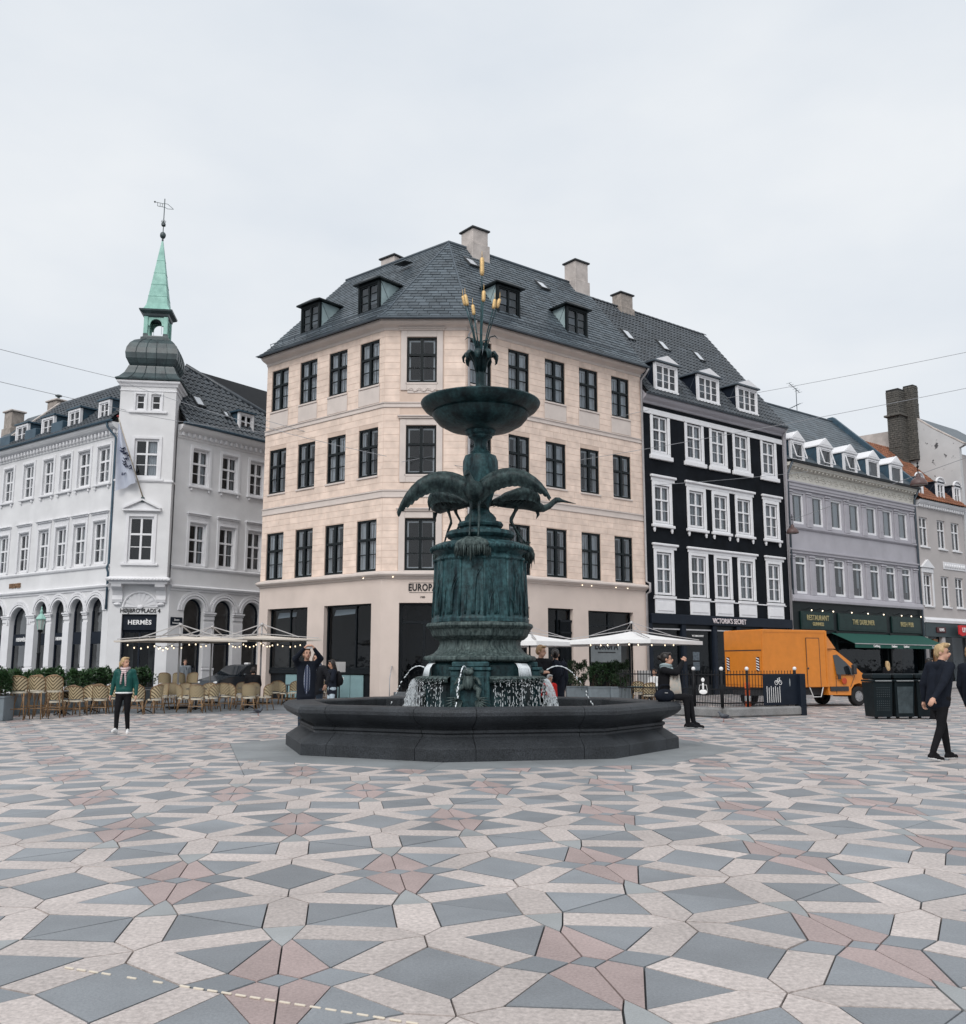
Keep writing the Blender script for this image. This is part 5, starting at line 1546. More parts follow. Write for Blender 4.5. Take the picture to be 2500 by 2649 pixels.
k = MB(); k.bbox(39.3, 40.5, -.14, -.065, 3.62, 3.98, .02); lo = AF.put(k, 'shop_sign', mat('dark_red_sign', (.07, .01, .012), .5, .1)); lettering("LEVI'S", .26, m_wlet, lo, (39.9, -.16, 3.8), 0, bold=.006)
mred = mat('red_banner', (.55, .02, .025), .6, .1)
k = MB(); k.prism([(41.6, 4.15), (43.6, 4.15), (43.6, 3.55), (43.2, 3.42), (42.6, 3.52), (42.0, 3.42), (41.6, 3.55)], -.5, -.42, 'y'); lo = AF.put(k, 'shop_banner', mred); lettering("LEVI'S", .42, m_wlet, lo, (42.5, -.53, 3.83), 0, bold=.008)
k = MB(); k.box(39.2, 39.75, .1, .2, .2, 3.2); AF.put(k, 'wooden_door', mat('oak_door', (.23, .11, .045), .6, .2, 3, streak=(6, 6, .5)))
for a, b in ((38.3, 40.2), (40.6, 43.9)):
    p = MB(); p.quad((a, .22, .2), (b, .22, .2), (b, .22, 3.4), (a, .22, 3.4)); AF.put(p, 'pane', g_shop, clean=False)
sl = MB(); sl.ell((0, 0, 0), .06, 8, 6); slm = sl.mesh('shop_lamp', m_bulb, True)
for x in (38.8, 41.2, 42.3): AF.put(slm, 'shop_lamp', None, None, x, .6, 2.9)
pantile_roof(AF, fx0 - .1, fx1, -.4, 12.5, 5.0, 17.75, m_orange, 260, tw=.26, th=.34)
g = MB(); g.poly([(fx0, -.3, 12.4), (fx0, 5, 17.7), (fx0, 10, 12.4)]); g.quad((fx0, 5, 17.72), (fx1, 5, 17.72), (fx1, 10, 12), (fx0, 10, 12)); AF.put(g, 'rear_roof', m_orange)
st_fa = dict(id='fa', mat=m_wframe, rows=((.5, 't'), (.5, 't')), t=.06, d=.08, mull=.07)
for x0, x1 in ((38.1, 39.0), (40.95, 41.95), (43.4, 44.3)):
    do = dormer(AF, x0, x1, .0, 12.75, 13.95, 1.2, m_wframe, st_fa, m_navy, m_navy, rise=.1, ovh=.08)
    k = MB(); cx = (x0 + x1) / 2; w = (x1 - x0) / 2 + .1
    k.tube([(cx - w * math.cos(math.pi * q_ / 10), -.06, 13.98 + .34 * math.sin(math.pi * q_ / 10)) for q_ in range(11)], .07, 6); k.poly([(cx - w * math.cos(math.pi * q_ / 10), -.04, 13.98 + .3 * math.sin(math.pi * q_ / 10)) for q_ in range(11)]); k.build('dormer_arch', m_wframe, do)
# brick stacks, each a run of courses
def brick_stack(root, fac, x, y, w, d, z0, z1, nm='brick_chimney'):
    core = MB(); core.box(-w / 2 + .02, w / 2 - .02, -d / 2 + .02, d / 2 - .02, z0, z1)
    o = fac.put(core, nm, mat('sooty_mortar', (.03, .03, .03), .95, .3), root, x, y, 0)
    rows = int((z1 - z0) / .16); g = MB()
    for r in range(rows):
        z = z0 + r * .16; j = random.uniform(-.012, .012)
        def face(L, P):
            n = max(2, int(L / .3)); off = .5 if r % 2 else 0
            cuts = [0] + [L * (k + off) / n for k in range(n + 1) if 0 < (k + off) / n < 1] + [L]
            for a, b in zip(cuts[:-1], cuts[1:]):
                t = random.uniform(-.008, .018)
                P(a + .012, b - .012, t)
        face(w, lambda a, b, t: g.box(-w / 2 + a, -w / 2 + b, -d / 2 - t - j, -d / 2 + .03, z + .012, z + .148))
        face(d, lambda a, b, t: g.box(-w / 2 - t - j, -w / 2 + .03, -d / 2 + a, -d / 2 + b, z + .012, z + .148))
    tag(g.build('bricks', m_brick, o, clean=False), kind='stuff')
brick_stack(far, AF, 43.7, 3.95, .95, 1.0, 16.3, 21.9); brick_stack(far, AF, 44.55, 3.2, .7, .8, 16.5, 22.2)
k = MB(); k.bbox(43.7 - .7, 43.7 + .95, 3.3, 4.6, 19.8, 19.95, .03); AF.put(k, 'chimney_band', m_brick)
# the taller white gable next door, with its own front
pn = FR.w(47, 0)
nxt = thing('town_house', 'tall house whose peeling white gable wall rises beside the brick chimney', 'building', (pn.x, pn.y, 0))
NF = Fac(nxt, CRx, CRy, 38.55)
m_peel = mat('peeling_white', (.55, .55, .555), .9, .06, .8, coords='World', bump=.15, bscale=20)
def peel(m):
    t = m.node_tree; L = t.links.new; b = t.nodes['Principled BSDF']
    src = b.inputs['Base Color'].links[0].from_socket
    geo = t.nodes.new('ShaderNodeNewGeometry'); nz = t.nodes.new('ShaderNodeTexNoise'); nz.inputs['Scale'].default_value = 1.5; nz.inputs['Detail'].default_value = 6; nz.inputs['Roughness'].default_value = .62
    L(geo.outputs['Position'], nz.inputs['Vector'])
    rp = t.nodes.new('ShaderNodeValToRGB'); rp.color_ramp.elements[0].position = .625; rp.color_ramp.elements[1].position = .645
    L(nz.outputs['Fac'], rp.inputs[0])
    mx_ = t.nodes.new('ShaderNodeMix'); mx_.data_type = 'RGBA'; L(rp.outputs[0], mx_.inputs[0]); L(src, mx_.inputs[6]); mx_.inputs[7].default_value = (.09, .09, .095, 1)
    L(mx_.outputs[2], b.inputs['Base Color'])
peel(m_peel)
g = MB(); g.prism([(-.1, 0), (-.1, 16.9), (-.5, 17.05), (1.8, 18.7), (3.2, 19.95), (3.7, 19.95), (8, 16.5), (8, 0)], 44.5, 44.85, 'x'); NF.put(g, 'gable_wall', m_peel)
NF.put(wall_mesh(44.9, 52, 0, 16.5, [(45.3, 46.4, 5.4, 7.4), (45.3, 46.4, 9.3, 11.3), (47.6, 48.7, 5.4, 7.4), (47.6, 48.7, 9.3, 11.3)], .2), 'wall', m_beige)
for x in (45.85, 48.15):
    for z0 in (5.4, 9.3): window(NF, x, z0, 1.1, 2.0, st_f, .1)
g = MB(); g.quad((44.9, 1.2, 0), (52, 1.2, 0), (52, 1.2, 16), (44.9, 1.2, 16)); NF.put(g, 'interior', m_room)
g = MB(); g.quad((44.8, -.5, 17.0), (52, -.5, 17.0), (52, 3.4, 20.0), (44.8, 3.4, 20.0)); g.quad((44.8, 3.4, 20.0), (52, 3.4, 20), (52, 8, 16.4), (44.8, 8, 16.4)); NF.put(g, 'roof', m_slate)
g = MB(); g.bar((44.68, -.5, 17.14), (44.68, 1.8, 18.78), .4, .08); g.bar((44.68, 1.8, 18.78), (44.68, 3.3, 20.02), .4, .08); NF.put(g, 'gable_coping', m_chim)
g = MB(); g.prism([(4.3, 16.5), (4.3, 18.95), (7.4, 19.05), (8.2, 16.5)], 44.1, 44.45, 'x'); NF.put(g, 'rear_gable', m_chim)
# ------------------------------------------------------------------ the stork fountain
m_gran = mat('dark_granite', (.031, .035, .040), .55, .3, 1.5, coords='World', speck=(55, .6), bump=.3, bscale=90, spec=.25)
m_bron = mat('bronze', (.006, .017, .022), .5, .3, 2.6, col2=(.038, .095, .105), streak=(2.6, 2.6, .5), coords='World', bump=.4, bscale=9, spec=.22, speck=(11, .5), detail=9)
m_brond = mat('bronze_dark', (.006, .013, .016), .42, .3, 2.5, col2=(.022, .055, .060), streak=(1.5, 1.5, .8), coords='World', bump=.3, bscale=10, spec=.22, speck=(16, .4))
m_bronl = mat('bronze_pale', (.014, .026, .028), .6, .3, 4, col2=(.105, .14, .135), streak=(6, 6, .7), coords='World', bump=.3, bscale=16, spec=.2, speck=(9, .3))
m_bstork = mat('bronze_stork', (.007, .014, .017), .5, .3, 3.0, col2=(.045, .072, .073), streak=(3, 3, 1.2), coords='World', bump=.35, bscale=22, spec=.2, speck=(14, .4))
m_goldr = mat('gilded_reed', (.66, .46, .22), .5, .1, 20, metal=.55, bump=.4, bscale=80)
m_water = mat('white_water', (.72, .77, .80), .25, .08, 10, spec=.6)
def pool():
    m = mat('pool_water', (.012, .018, .02), .06, .2, 2, spec=.8, bump=.25, bscale=9, coords='World'); return m
fo = thing('fountain', 'dark bronze stork fountain in an octagonal granite basin at the centre of the square', 'fountain', (FCX, FCY, 0))
fo_l = Vector((FCX, FCY, 0))
oc = [Vector(octp(k)) - fo_l.xy for k in range(8)]
bprof = [(0, -.02), (0, .19), (-.012, .205), (-.20, .335), (-.245, .365), (-.25, .40), (-.215, .425), (-.215, .465), (-.26, .485), (-.24, .515), (-.12, .565), (-.01, .63), (.055, .70), (.06, .755), (.03, .805), (-.03, .83), (-.08, .835), (-.50, .825), (-.525, .80), (-.525, .25), (-.4, .0)]
e = .005
for k in range(8):
    p, q_, n_ = oc[k - 1], oc[k], oc[(k + 1) % 8]
    d0, d1 = (q_ - p).normalized(), (n_ - q_).normalized()
    c = .52
    sweep([q_ - d0 * (c - e), q_, q_ + d1 * (c - e)], bprof).build('basin_corner_stone', m_gran, fo, smooth=35)
    sweep([q_ + d1 * (c + e), n_ - d1 * (c + e)], bprof).build('basin_stone', m_gran, fo, smooth=35)
g = MB(); g.poly([(*(Vector(octp(k, -.45)) - fo_l.xy), .45) for k in range(8)]); g.build('water', pool(), fo, clean=False)
A0 = R(-100.0)
dirs = [A0, A0 + R(120), A0 + R(240)]
V3 = lambda an, r, z, t=0.0: Vector((r * math.cos(an) - t * math.sin(an), r * math.sin(an) + t * math.cos(an), z))
oph = A0 + R(22.5)
# lower block
g = MB(); g.lathe([(.98, .2), (.98, 1.5), (.9, 1.56)], 12, phase=A0); g.build('plinth', m_brond, fo)
pier = MB(); pier.bbox(.3, 1.10, -.36, .36, .2, 1.40, .02); pier.bbox(.3, 1.13, -.39, .39, 1.40, 1.46, .015); pier.bbox(.3, 1.06, -.34, .34, 1.46, 1.56, .02); pier.bbox(1.10, 1.13, -.27, .27, .5, 1.3, .012)
pm = pier.mesh('pier', m_bron)
for an in dirs: place('pier', pm, fo, (0, 0, 0), an)
led = MB(); n = 30                                        # scalloped shell ledges between the piers
for i in range(n):
    t0, t1_ = R(-42) + R(84) * i / n, R(-42) + R(84) * (i + 1) / n
    r0 = 1.27 if i % 2 else 1.24
    for (ra, za, rb, zb) in ((.7, 1.30, 1.05, 1.30), (1.05, 1.30, 1.2, 1.285), (1.2, 1.285, r0, 1.25), (r0, 1.25, r0 - .03, 1.19), (r0 - .03, 1.19, .75, 1.1)):
        P = lambda r, t, z: (r * math.cos(t), r * math.sin(t), z)
        led.quad(P(ra, t0, za), P(ra, t1_, za), P(rb, t1_, zb), P(rb, t0, zb))
ledm = led.mesh('shell_ledge', m_bronl, clean=True)
lang = [a + R(60) for a in dirs]
for an in lang: place('shell_ledge', ledm, fo, (0, 0, 0), an)
# mouldings
oct_prof = [(.93, 2.30), (1.03, 2.285), (1.05, 2.26), (1.055, 2.23), (1.03, 2.19), (.99, 2.165), (.97, 2.12), (.94, 2.04), (.87, 1.98), (.82, 1.965), (.80, 1.93), (.80, 1.88), (.83, 1.80), (.90, 1.725), (1.0, 1.68), (1.08, 1.665), (1.105, 1.64), (1.105, 1.60), (1.08, 1.575), (1.02, 1.56), (.9, 1.55)]
def orf(a):
    t = (a - A0) % (math.pi / 4); t = min(t, math.pi / 4 - t)
    return 1.0
g = MB(); g.lathe(oct_prof[::-1], 8, phase=oph, cap=False); g.build('moulded_foot', m_bronl, fo, smooth=28)
drum = [(.945, 2.30), (.945, 2.36), (.925, 2.40), (.90, 2.8), (.875, 3.3), (.865, 3.46), (.89, 3.5), (.86, 3.56), (.80, 3.62)]
g = MB(); g.lathe(drum, 12, phase=A0 + R(15), cap=False); g.build('drum', m_bron, fo, smooth=20)
# reeds in relief on the drum, one panel per face
random.seed(3)
def relief(seed):
    rn = random.Random(seed); g = MB()
    def blade(x0, h, bend, w):
        pts = []; rs = []
        for k in range(9):
            t = k / 8
            pts.append((.016 + .022 * math.sin(t * 3.1), x0 + bend * t * t * t, .03 + h * t - .45 * abs(bend) * max(0, t - .6) ** 2 * 6)); rs.append(w * (1 - .75 * t) * (.6 + .5 * math.sin(t * 3)))
        g.tube(pts, rs, 5, flat=.6)
    for k in range(4): blade(rn.uniform(-.05, .05), rn.uniform(.5, 1.0), rn.choice((-1, 1)) * rn.uniform(.08, .2), rn.uniform(.028, .042))
    for k in range(3): blade(rn.uniform(-.16, .16), rn.uniform(.35, .6), rn.uniform(-.14, .14), .032)
    g.tube([(.016, -.235, 0), (.016, -.222, 1.08)], .026, 6); g.ell((.03, -.222, 1.09), (.05, .06, .035), 8, 5)
    g.ell((.015, .0, .98), (.02, .02, .09), 6, 6)
    return g.mesh('reed_relief', m_bron, True)
rels = [relief(s) for s in range(4)]
for k in range(12):
    an = A0 + R(30 * k)
    apo = .905 * math.cos(R(15))
    o = place('reed_relief', rels[k % 4], fo, (apo * math.cos(an), apo * math.sin(an), 2.40), 0)
    o.rotation_euler = Euler((0, R(-2.6), an), 'XYZ')
# crown disc with gadrooned edge
g = MB(); g.lathe([(.80, 3.56), (.84, 3.62), (.92, 3.66), (.96, 3.70), (.96, 3.74), (.90, 3.79), (.80, 3.83), (.57, 3.87), (.56, 3.9)], 96, cap=False, rf=lambda a: 1.0); g.build('crown_disc', m_bron, fo, smooth=50)
gd = MB(); gd.ell((.94, 0, 3.71), (.05, .022, .05), 6, 5); gdm = gd.mesh('gadroon', m_bron, True)
for k in range(64): place('gadroon', gdm, fo, (0, 0, 0), 2 * math.pi * k / 64)
# three tufts of drooping grass the storks stand on
tuft = MB(); rn = random.Random(8)
tuft.ell((.86, 0, 3.72), (.24, .34, .13), 16, 8)
for k in range(150):
    a = rn.uniform(-1.75, 1.75); b = rn.uniform(.6, 1.0)
    dx, dy = math.cos(a), math.sin(a) * 1.25
    L = (.30 - .04 * abs(a)) * b
    pts = [(.80, dy * .03, 3.86), (.80 + dx * L * .45, dy * L * .5, 3.865 - .02), (.80 + dx * L * .85, dy * L * .95, 3.78), (.80 + dx * L * 1.06, dy * L * 1.13, 3.66), (.80 + dx * L * 1.08, dy * L * 1.16, 3.66 - rn.uniform(.08, .24) * (1.15 if abs(a) < .3 else .8))]
    tuft.tube(pts, [.012, .022, .024, .018, .003], 5)
tufm = tuft.mesh('grass_tuft', m_bronl, True)
for an in dirs: place('grass_tuft', tufm, fo, (0, 0, 0), an)
# turned stem
stem = [(.57, 3.86), (.585, 3.92), (.64, 3.945), (.672, 3.99), (.665, 4.04), (.62, 4.075), (.40, 4.10), (.385, 4.14), (.43, 4.165), (.45, 4.21), (.42, 4.255), (.325, 4.27), (.31, 4.30), (.31, 4.35), (.29, 4.375), (.25, 4.42), (.19, 4.47), (.17, 4.53), (.20, 4.62), (.28, 4.88), (.33, 5.12), (.352, 5.32), (.348, 5.48), (.31, 5.585), (.22, 5.62), (.20, 5.64), (.205, 5.665), (.155, 5.71), (.13, 5.79), (.135, 5.88), (.17, 5.93), (.235, 5.965), (.24, 6.0), (.29, 6.03), (.31, 6.08), (.31, 6.12)]
g = MB(); g.lathe(stem, 40, cap=False); g.build('stem', m_bron, fo, smooth=32)
bowl = [(.30, 6.09), (.45, 6.10), (.66, 6.15), (.84, 6.25), (.94, 6.37), (.965, 6.43), (.95, 6.455), (1.03, 6.475), (1.12, 6.53), (1.18, 6.61), (1.195, 6.66), (1.18, 6.685), (1.14, 6.67), (1.0, 6.60), (.6, 6.5), (.0, 6.48)]
g = MB(); g.lathe(bowl, 64, cap=False); g.build('upper_bowl', m_brond, fo, smooth=32)
# leaf column with curling collar
g = MB(); g.lathe([(.17, 6.45), (.14, 6.65), (.10, 6.85), (.095, 7.1), (.10, 7.35), (.13, 7.5), (.16, 7.62), (.02, 7.66)], 20, cap=False, rf=lambda a: 1 + .12 * math.cos(7 * a)); g.build('leaf_column', m_brond, fo, smooth=True)
leaf = MB()
for k in range(1):
    pts = [(.09, 0, 7.3), (.13, 0, 7.52), (.22, 0, 7.67), (.30, 0, 7.69), (.35, 0, 7.62), (.34, 0, 7.53), (.31, 0, 7.5)]
    leaf.tube(pts, [.03, .05, .075, .08, .065, .04, .012], 8, flat=.45)
lfm = leaf.mesh('collar_leaf', m_brond, True)
for k in range(9): place('collar_leaf', lfm, fo, (0, 0, 0), A0 + 2 * math.pi * k / 9)
lo_ = MB(); lo_.tube([(.1, 0, 6.75), (.14, 0, 6.9), (.19, 0, 6.98), (.22, 0, 6.97)], [.03, .045, .04, .01], 7, flat=.5); lom = lo_.mesh('foot_leaf', m_brond, True)
for k in range(8): place('foot_leaf', lom, fo, (0, 0, 0), A0 + .3 + 2 * math.pi * k / 8)
for (x, y, z0, z1, tx, r) in ((.03, 0, 9.36, 9.76, .0, .058), (.06, -.03, 8.79, 9.03, .01, .05), (-.28, -.05, 8.70, 8.94, -.05, .05), (-.33, .05, 8.74, 8.95, -.05, .045), (-.14, -.08, 8.49, 8.71, -.03, .047), (.27, -.05, 8.63, 8.84, .03, .047), (.35, .03, 8.68, 8.88, .06, .047)):
    s = MB(); bx_ = x * .12
    mid = ((bx_ + x) / 2 - x * .08, y * .5, (7.6 + z0) / 2)
    s.tube([(bx_, y * .2, 7.55), mid, (x - tx * .3, y, z0 + .02)], [.034 if abs(x) < .05 else .02, .024 if abs(x) < .05 else .015, .011], 6)
    ro = s.build('reed_stalk', m_bron, fo, smooth=True)
    c = MB(); h = z1 - z0
    pts = [(x - tx * .3 + tx * t, y, z0 + h * t) for t in (0, .05, .2, .8, .95, 1.0)]
    r *= .82
    c.tube(pts, [.015, r * .8, r, r, r * .8, .012], 10); c.tube([(x + tx * .7, y, z1), (x + tx * .8, y, z1 + .14)], [.01, .003], 5)
    c.build('cattail', m_goldr, ro, smooth=True)
for (x, y, z, s_) in ((-.16, -.05, 8.0, -1), (.19, 0, 8.05, 1), (.05, -.06, 7.95, 1)):
    b = MB(); b.tube([(x * .4, y * .4, 7.6), (x * .7, y, 7.85), (x, y, z), (x + .10 * s_, y, z + .03), (x + .16 * s_, y, z - .03)], [.012, .016, .022, .02, .004], 6, flat=.6); b.build('reed_leaf', m_bron, fo, smooth=True)

# ---- storks
def wing_grid(lead, chord, nrm, ns=46, nc=7, nf=15, tipcut=.35):
    """lead(s), chord(s) -> Vector; scalloped feather edge, real thickness"""
    g = MB(); top = []; bot = []
    for i in range(ns + 1):
        s = i / ns
        fr = (s * nf) % 1.0
        notch = 1 - (.07 + .22 * max(0, s - .66) / .34) * (abs(fr - .5) * 2) ** 2.2
        for j in range(nc + 1):
            c = j / nc
            p = lead(s) + chord(s) * (c * (notch if j == nc else (1 - (1 - notch) * c * c)))
            cam = nrm * (.10 * math.sin(math.pi * min(1, c * 1.15)) * (1 - .5 * s)) + nrm * (.012 * math.sin(s * nf * 2 * math.pi) * c)
            th = .035 * (1 - c) ** .6 * (1 - .6 * s) + .006
            top.append(p + cam + nrm * th); bot.append(p + cam - nrm * th)
    W = nc + 1; o = len(top); F_ = []
    for i in range(ns):
        for j in range(nc):
            a, b, c_, d = i * W + j, i * W + j + 1, (i + 1) * W + j + 1, (i + 1) * W + j
            F_.append((a, b, c_, d)); F_.append((o + d, o + c_, o + b, o + a))
        F_.append((i * W + nc, o + i * W + nc, o + (i + 1) * W + nc, (i + 1) * W + nc)); F_.append((i * W, (i + 1) * W, o + (i + 1) * W, o + i * W))
    for i in (0, ns):
        for j in range(nc): F_.append((i * W + j, i * W + j + 1, o + i * W + j + 1, o + i * W + j))
    g.add(top + bot, F_)
    return g
def bez(pts):
    pts = [Vector(p) for p in pts]
    def f(t):
        q_ = pts
        while len(q_) > 1: q_ = [q_[i].lerp(q_[i + 1], t) for i in range(len(q_) - 1)]
        return q_[0]
    return f
def stork_leg(x, pts):
    s = MB(); s.tube(pts, [.05, .028, .021, .028, .019, .017, .024], 8)
    f = Vector(pts[-1])
    for a in (-.5, 0, .5): s.tube([f, f + Vector((.05 * math.cos(a), .05 * math.sin(a), .0)), f + Vector((.13 * math.cos(a), .13 * math.sin(a), -.015))], [.016, .012, .006], 5)
    return s
# front stork, wings spread. local +x = outwards (towards the viewer)
fs = MB()
spine = [(-.42, 0, 4.60), (-.34, 0, 4.64), (-.2, 0, 4.70), (0, 0, 4.76), (.14, 0, 4.80), (.24, 0, 4.82), (.30, .02, 4.86), (.31, .05, 4.94), (.30, .08, 5.02), (.31, .10, 5.07), (.36, .105, 5.09), (.41, .105, 5.07), (.48, .105, 5.04), (.62, .105, 4.98)]
fs.tube([(x + .52, -y, z) for x, y, z in spine], [.02, .09, .15, .19, .185, .15, .11, .075, .062, .06, .058, .035, .022, .006], 14)
so = place('stork', fs.mesh('stork', m_bstork, True), fo, (0, 0, 0), A0)
for s in (-1, 1):
    L = bez([(.56, .10 * s, 4.92), (.60, .50 * s, 5.30), (.70, 1.20 * s, 5.24), (.80, 1.46 * s, 4.36)]) if s < 0 else bez([(.56, .10 * s, 4.92), (.60, .45 * s, 5.32), (.68, 1.15 * s, 5.24), (.80, 1.46 * s, 4.56)])
    def C(t, s=s):
        k = .44 * (1 - (.42 if s < 0 else .62) * t)
        if t > .8: k *= 1 - (t - .8) / .2 * .65
        return Vector((-.10 * k, -.10 * s * k, -k))
    g = wing_grid(L, C, Vector((1, .0, .25)).normalized())
    g.build('wing', m_bstork, so, smooth=40)
    b = MB(); b.tube([L(t / 12) for t in range(13)], [.06 * (1 - .6 * t / 12) for t in range(13)], 8); b.build('wing_bone', m_bstork, so, smooth=True)
    lg = stork_leg(0, [(.55, .07 * s, 4.62), (.60, .075 * s, 4.50), (.63, .085 * s, 4.36), (.61, .085 * s, 4.30), (.66, .085 * s, 4.1), (.70, .085 * s, 3.95), (.72, .085 * s, 3.885)]); lg.build('leg', m_bstork, so, smooth=True)
for k in range(9):
    b = MB(); t = (k - 4) / 4; b.tube([(.42, t * .06, 4.66), (.25, t * .12, 4.58), (.06, t * .17, 4.5 - .03 * (k % 2))], [.02, .035, .008], 6, flat=.5); b.build('tail_feather', m_bstork, so, smooth=True)
# two storks leaning out with half-folded wings
def lean_stork(an, back=False):
    b = MB()
    sp_ = [(-.62, 0, 4.62), (-.5, 0, 4.64), (-.3, 0, 4.70), (-.05, 0, 4.75), (.14, 0, 4.73), (.28, 0, 4.66), (.38, 0, 4.60), (.50, 0, 4.58), (.62, 0, 4.63), (.72, 0, 4.72), (.78, 0, 4.765), (.85, 0, 4.77), (.90, 0, 4.76), (1.0, 0, 4.745), (1.22, 0, 4.715)]
    if back: sp_ = sp_[:6] + [(.36, 0, 4.68), (.41, .03, 4.76), (.38, .05, 4.84), (.31, .06, 4.90), (.25, .07, 4.93), (.19, .08, 4.93), (.13, .085, 4.91), (.06, .09, 4.88), (-.1, .10, 4.80)]
    b.tube([(x + .72, y, z) for x, y, z in sp_], [.02, .08, .16, .215, .20, .155, .11, .075, .06, .056, .06, .054, .034, .023, .005], 14)
    o = place('stork', b.mesh('stork', m_bstork, True), fo, (.13 * math.cos(an), .13 * math.sin(an), -.02), an, scale=(1.0, 1.05, 1.012))
    for s in (-1, 1):
        L = bez([(.98, .12 * s, 4.86), (.86, .30 * s, 5.04), (.50, .34 * s, 4.92), (.10, .20 * s, 4.66)])
        C = lambda t, s=s: Vector((.10 - .1 * t, .06 * s, -.30)) * (1 - .72 * t * t) + Vector((-.10 * t, 0, -.02))
        g = wing_grid(L, C, Vector((0, s, .3)).normalized(), nf=13); g.build('wing', m_bstork, o, smooth=40)
        f = MB()
        for k in range(7): t = k / 6; f.tube([(.88 - .5 * t, (.2 + .05 * math.sin(3 * t)) * s, 4.9 - .1 * t), (.8 - .55 * t, .24 * s, 4.74 - .08 * t), (.62 - .6 * t, .22 * s, 4.6 - .02 * t)], [.03, .045, .01], 6, flat=.5)
        tag(f.build('wing_covert', m_bstork, o, smooth=True), kind='stuff')
        lg = stork_leg(0, [(.66 + .04 * s, .07 * s, 4.62), (.60 + .03 * s, .075 * s, 4.48), (.52 + .05 * s, .08 * s, 4.33), (.52 + .05 * s, .08 * s, 4.27), (.64 + .03 * s, .085 * s, 4.08), (.73, .085 * s, 3.92), (.76, .085 * s, 3.875)]); lg.build('leg', m_bstork, o, smooth=True)
    t_ = MB(); t_.tube([(1.08, 0, 4.55), (1.1, 0, 4.44), (1.06, 0, 4.36)], [.06, .04, .005], 7, flat=.7); t_.build('breast_plume', m_bstork, o, smooth=True)
    return o
lean_stork(dirs[1]); lean_stork(dirs[2], True)

# ---- frogs spouting from the piers
fr = MB()
fr.ell((1.22, 0, 1.12), (.13, .16, .22), 14, 10); fr.ell((1.27, 0, 1.36), (.12, .14, .10), 12, 8); fr.ell((1.24, -.08, 1.44), .04, 8, 6); fr.ell((1.24, .08, 1.44), .04, 8, 6)
for s in (-1, 1):
    fr.tube([(1.24, .12 * s, 1.22), (1.32, .25 * s, 1.18), (1.34, .30 * s, 1.08), (1.36, .34 * s, 1.04)], [.05, .042, .035, .02], 8)
    fr.tube([(1.2, .14 * s, 1.0), (1.32, .28 * s, .92), (1.28, .24 * s, .76), (1.34, .32 * s, .68)], [.08, .07, .05, .03], 8)
fr.v = [(1.12 + (x - 1.12) * .72, y * .72, 1.42 + (z - 1.42) * .72) for x, y, z in fr.v]
frm = fr.mesh('frog', m_bronl, True)
fan = MB()
for s in (-1, 1):
    for k in range(8):
        a = R(-70 + 14 * k); fan.tube([(1.16, .12 * s, .86), (1.24, (.12 + .12 * math.cos(a)) * s, .86 + .12 * math.sin(a)), (1.24, (.12 + .30 * math.cos(a)) * s, .80 + .26 * math.sin(a))], [.015, .032, .006], 5, flat=.6)
fanm = fan.mesh('leaf_fan', m_bronl, True)
for an in dirs:
    o = place('frog', frm, fo, (0, 0, 0), an); tag(place('leaf_fan', fanm, fo, (0, 0, 0), an), kind='stuff')

# ---- moving water
rn = random.Random(21)
def jet(an, r0, z0, vr, vz, T, nm='water_jet'):
    g = MB(); pts = []; n = 46
    for k in range(n + 1):
        t = T * k / n; pts.append(V3(an, r0 + vr * t, z0 + vz * t - 4.9 * t * t))
    m = int(n * .45)
    g.tube(pts[:m], [.012 + .004 * math.sin(k * 1.7) for k in range(m)], 6)
    for k in range(m - 1, n):
        f = (k - m) / (n - m)
        if rn.random() < .28 + .4 * f: continue
        j = Vector((rn.uniform(-.012, .012), rn.uniform(-.012, .012), rn.uniform(-.012, .012))) * (1 + f)
        g.tube([pts[k] + j, pts[k + 1] + j], [rn.uniform(.009, .014), rn.uniform(.006, .012)], 5)
    return tag(g.build(nm, m_water, fo, smooth=True), kind='stuff')
for an in dirs: jet(an, 1.38, 1.40, 1.9, 1.25, .66)
def streaks(an, spread, r, z0, z1, n, dense, vr=.25, nm='water_curtain', w=(.0018, .0048)):
    g = MB()
    for k in range(n):
        u = rn.uniform(-1, 1)
        if rn.random() > dense(u): continue
        a = an + spread * u; t0 = rn.random() ** .8 * math.sqrt((z0 - z1) / 4.9)
        tl = rn.uniform(.004, .022)
        P = lambda t: V3(a + jj, r + vr2 * t, z0 - 4.9 * t * t)
        jj = rn.uniform(-.01, .01); vr2 = vr * rn.uniform(.2, 1.6)
        p0, p1 = P(t0), P(min(t0 + tl, math.sqrt((z0 - z1) / 4.9)))
        ww = rn.uniform(*w)
        g.tube([p0, p1], [ww * .7, ww], 4)
    return tag(g.build(nm, m_water, fo, clean=False), kind='stuff')
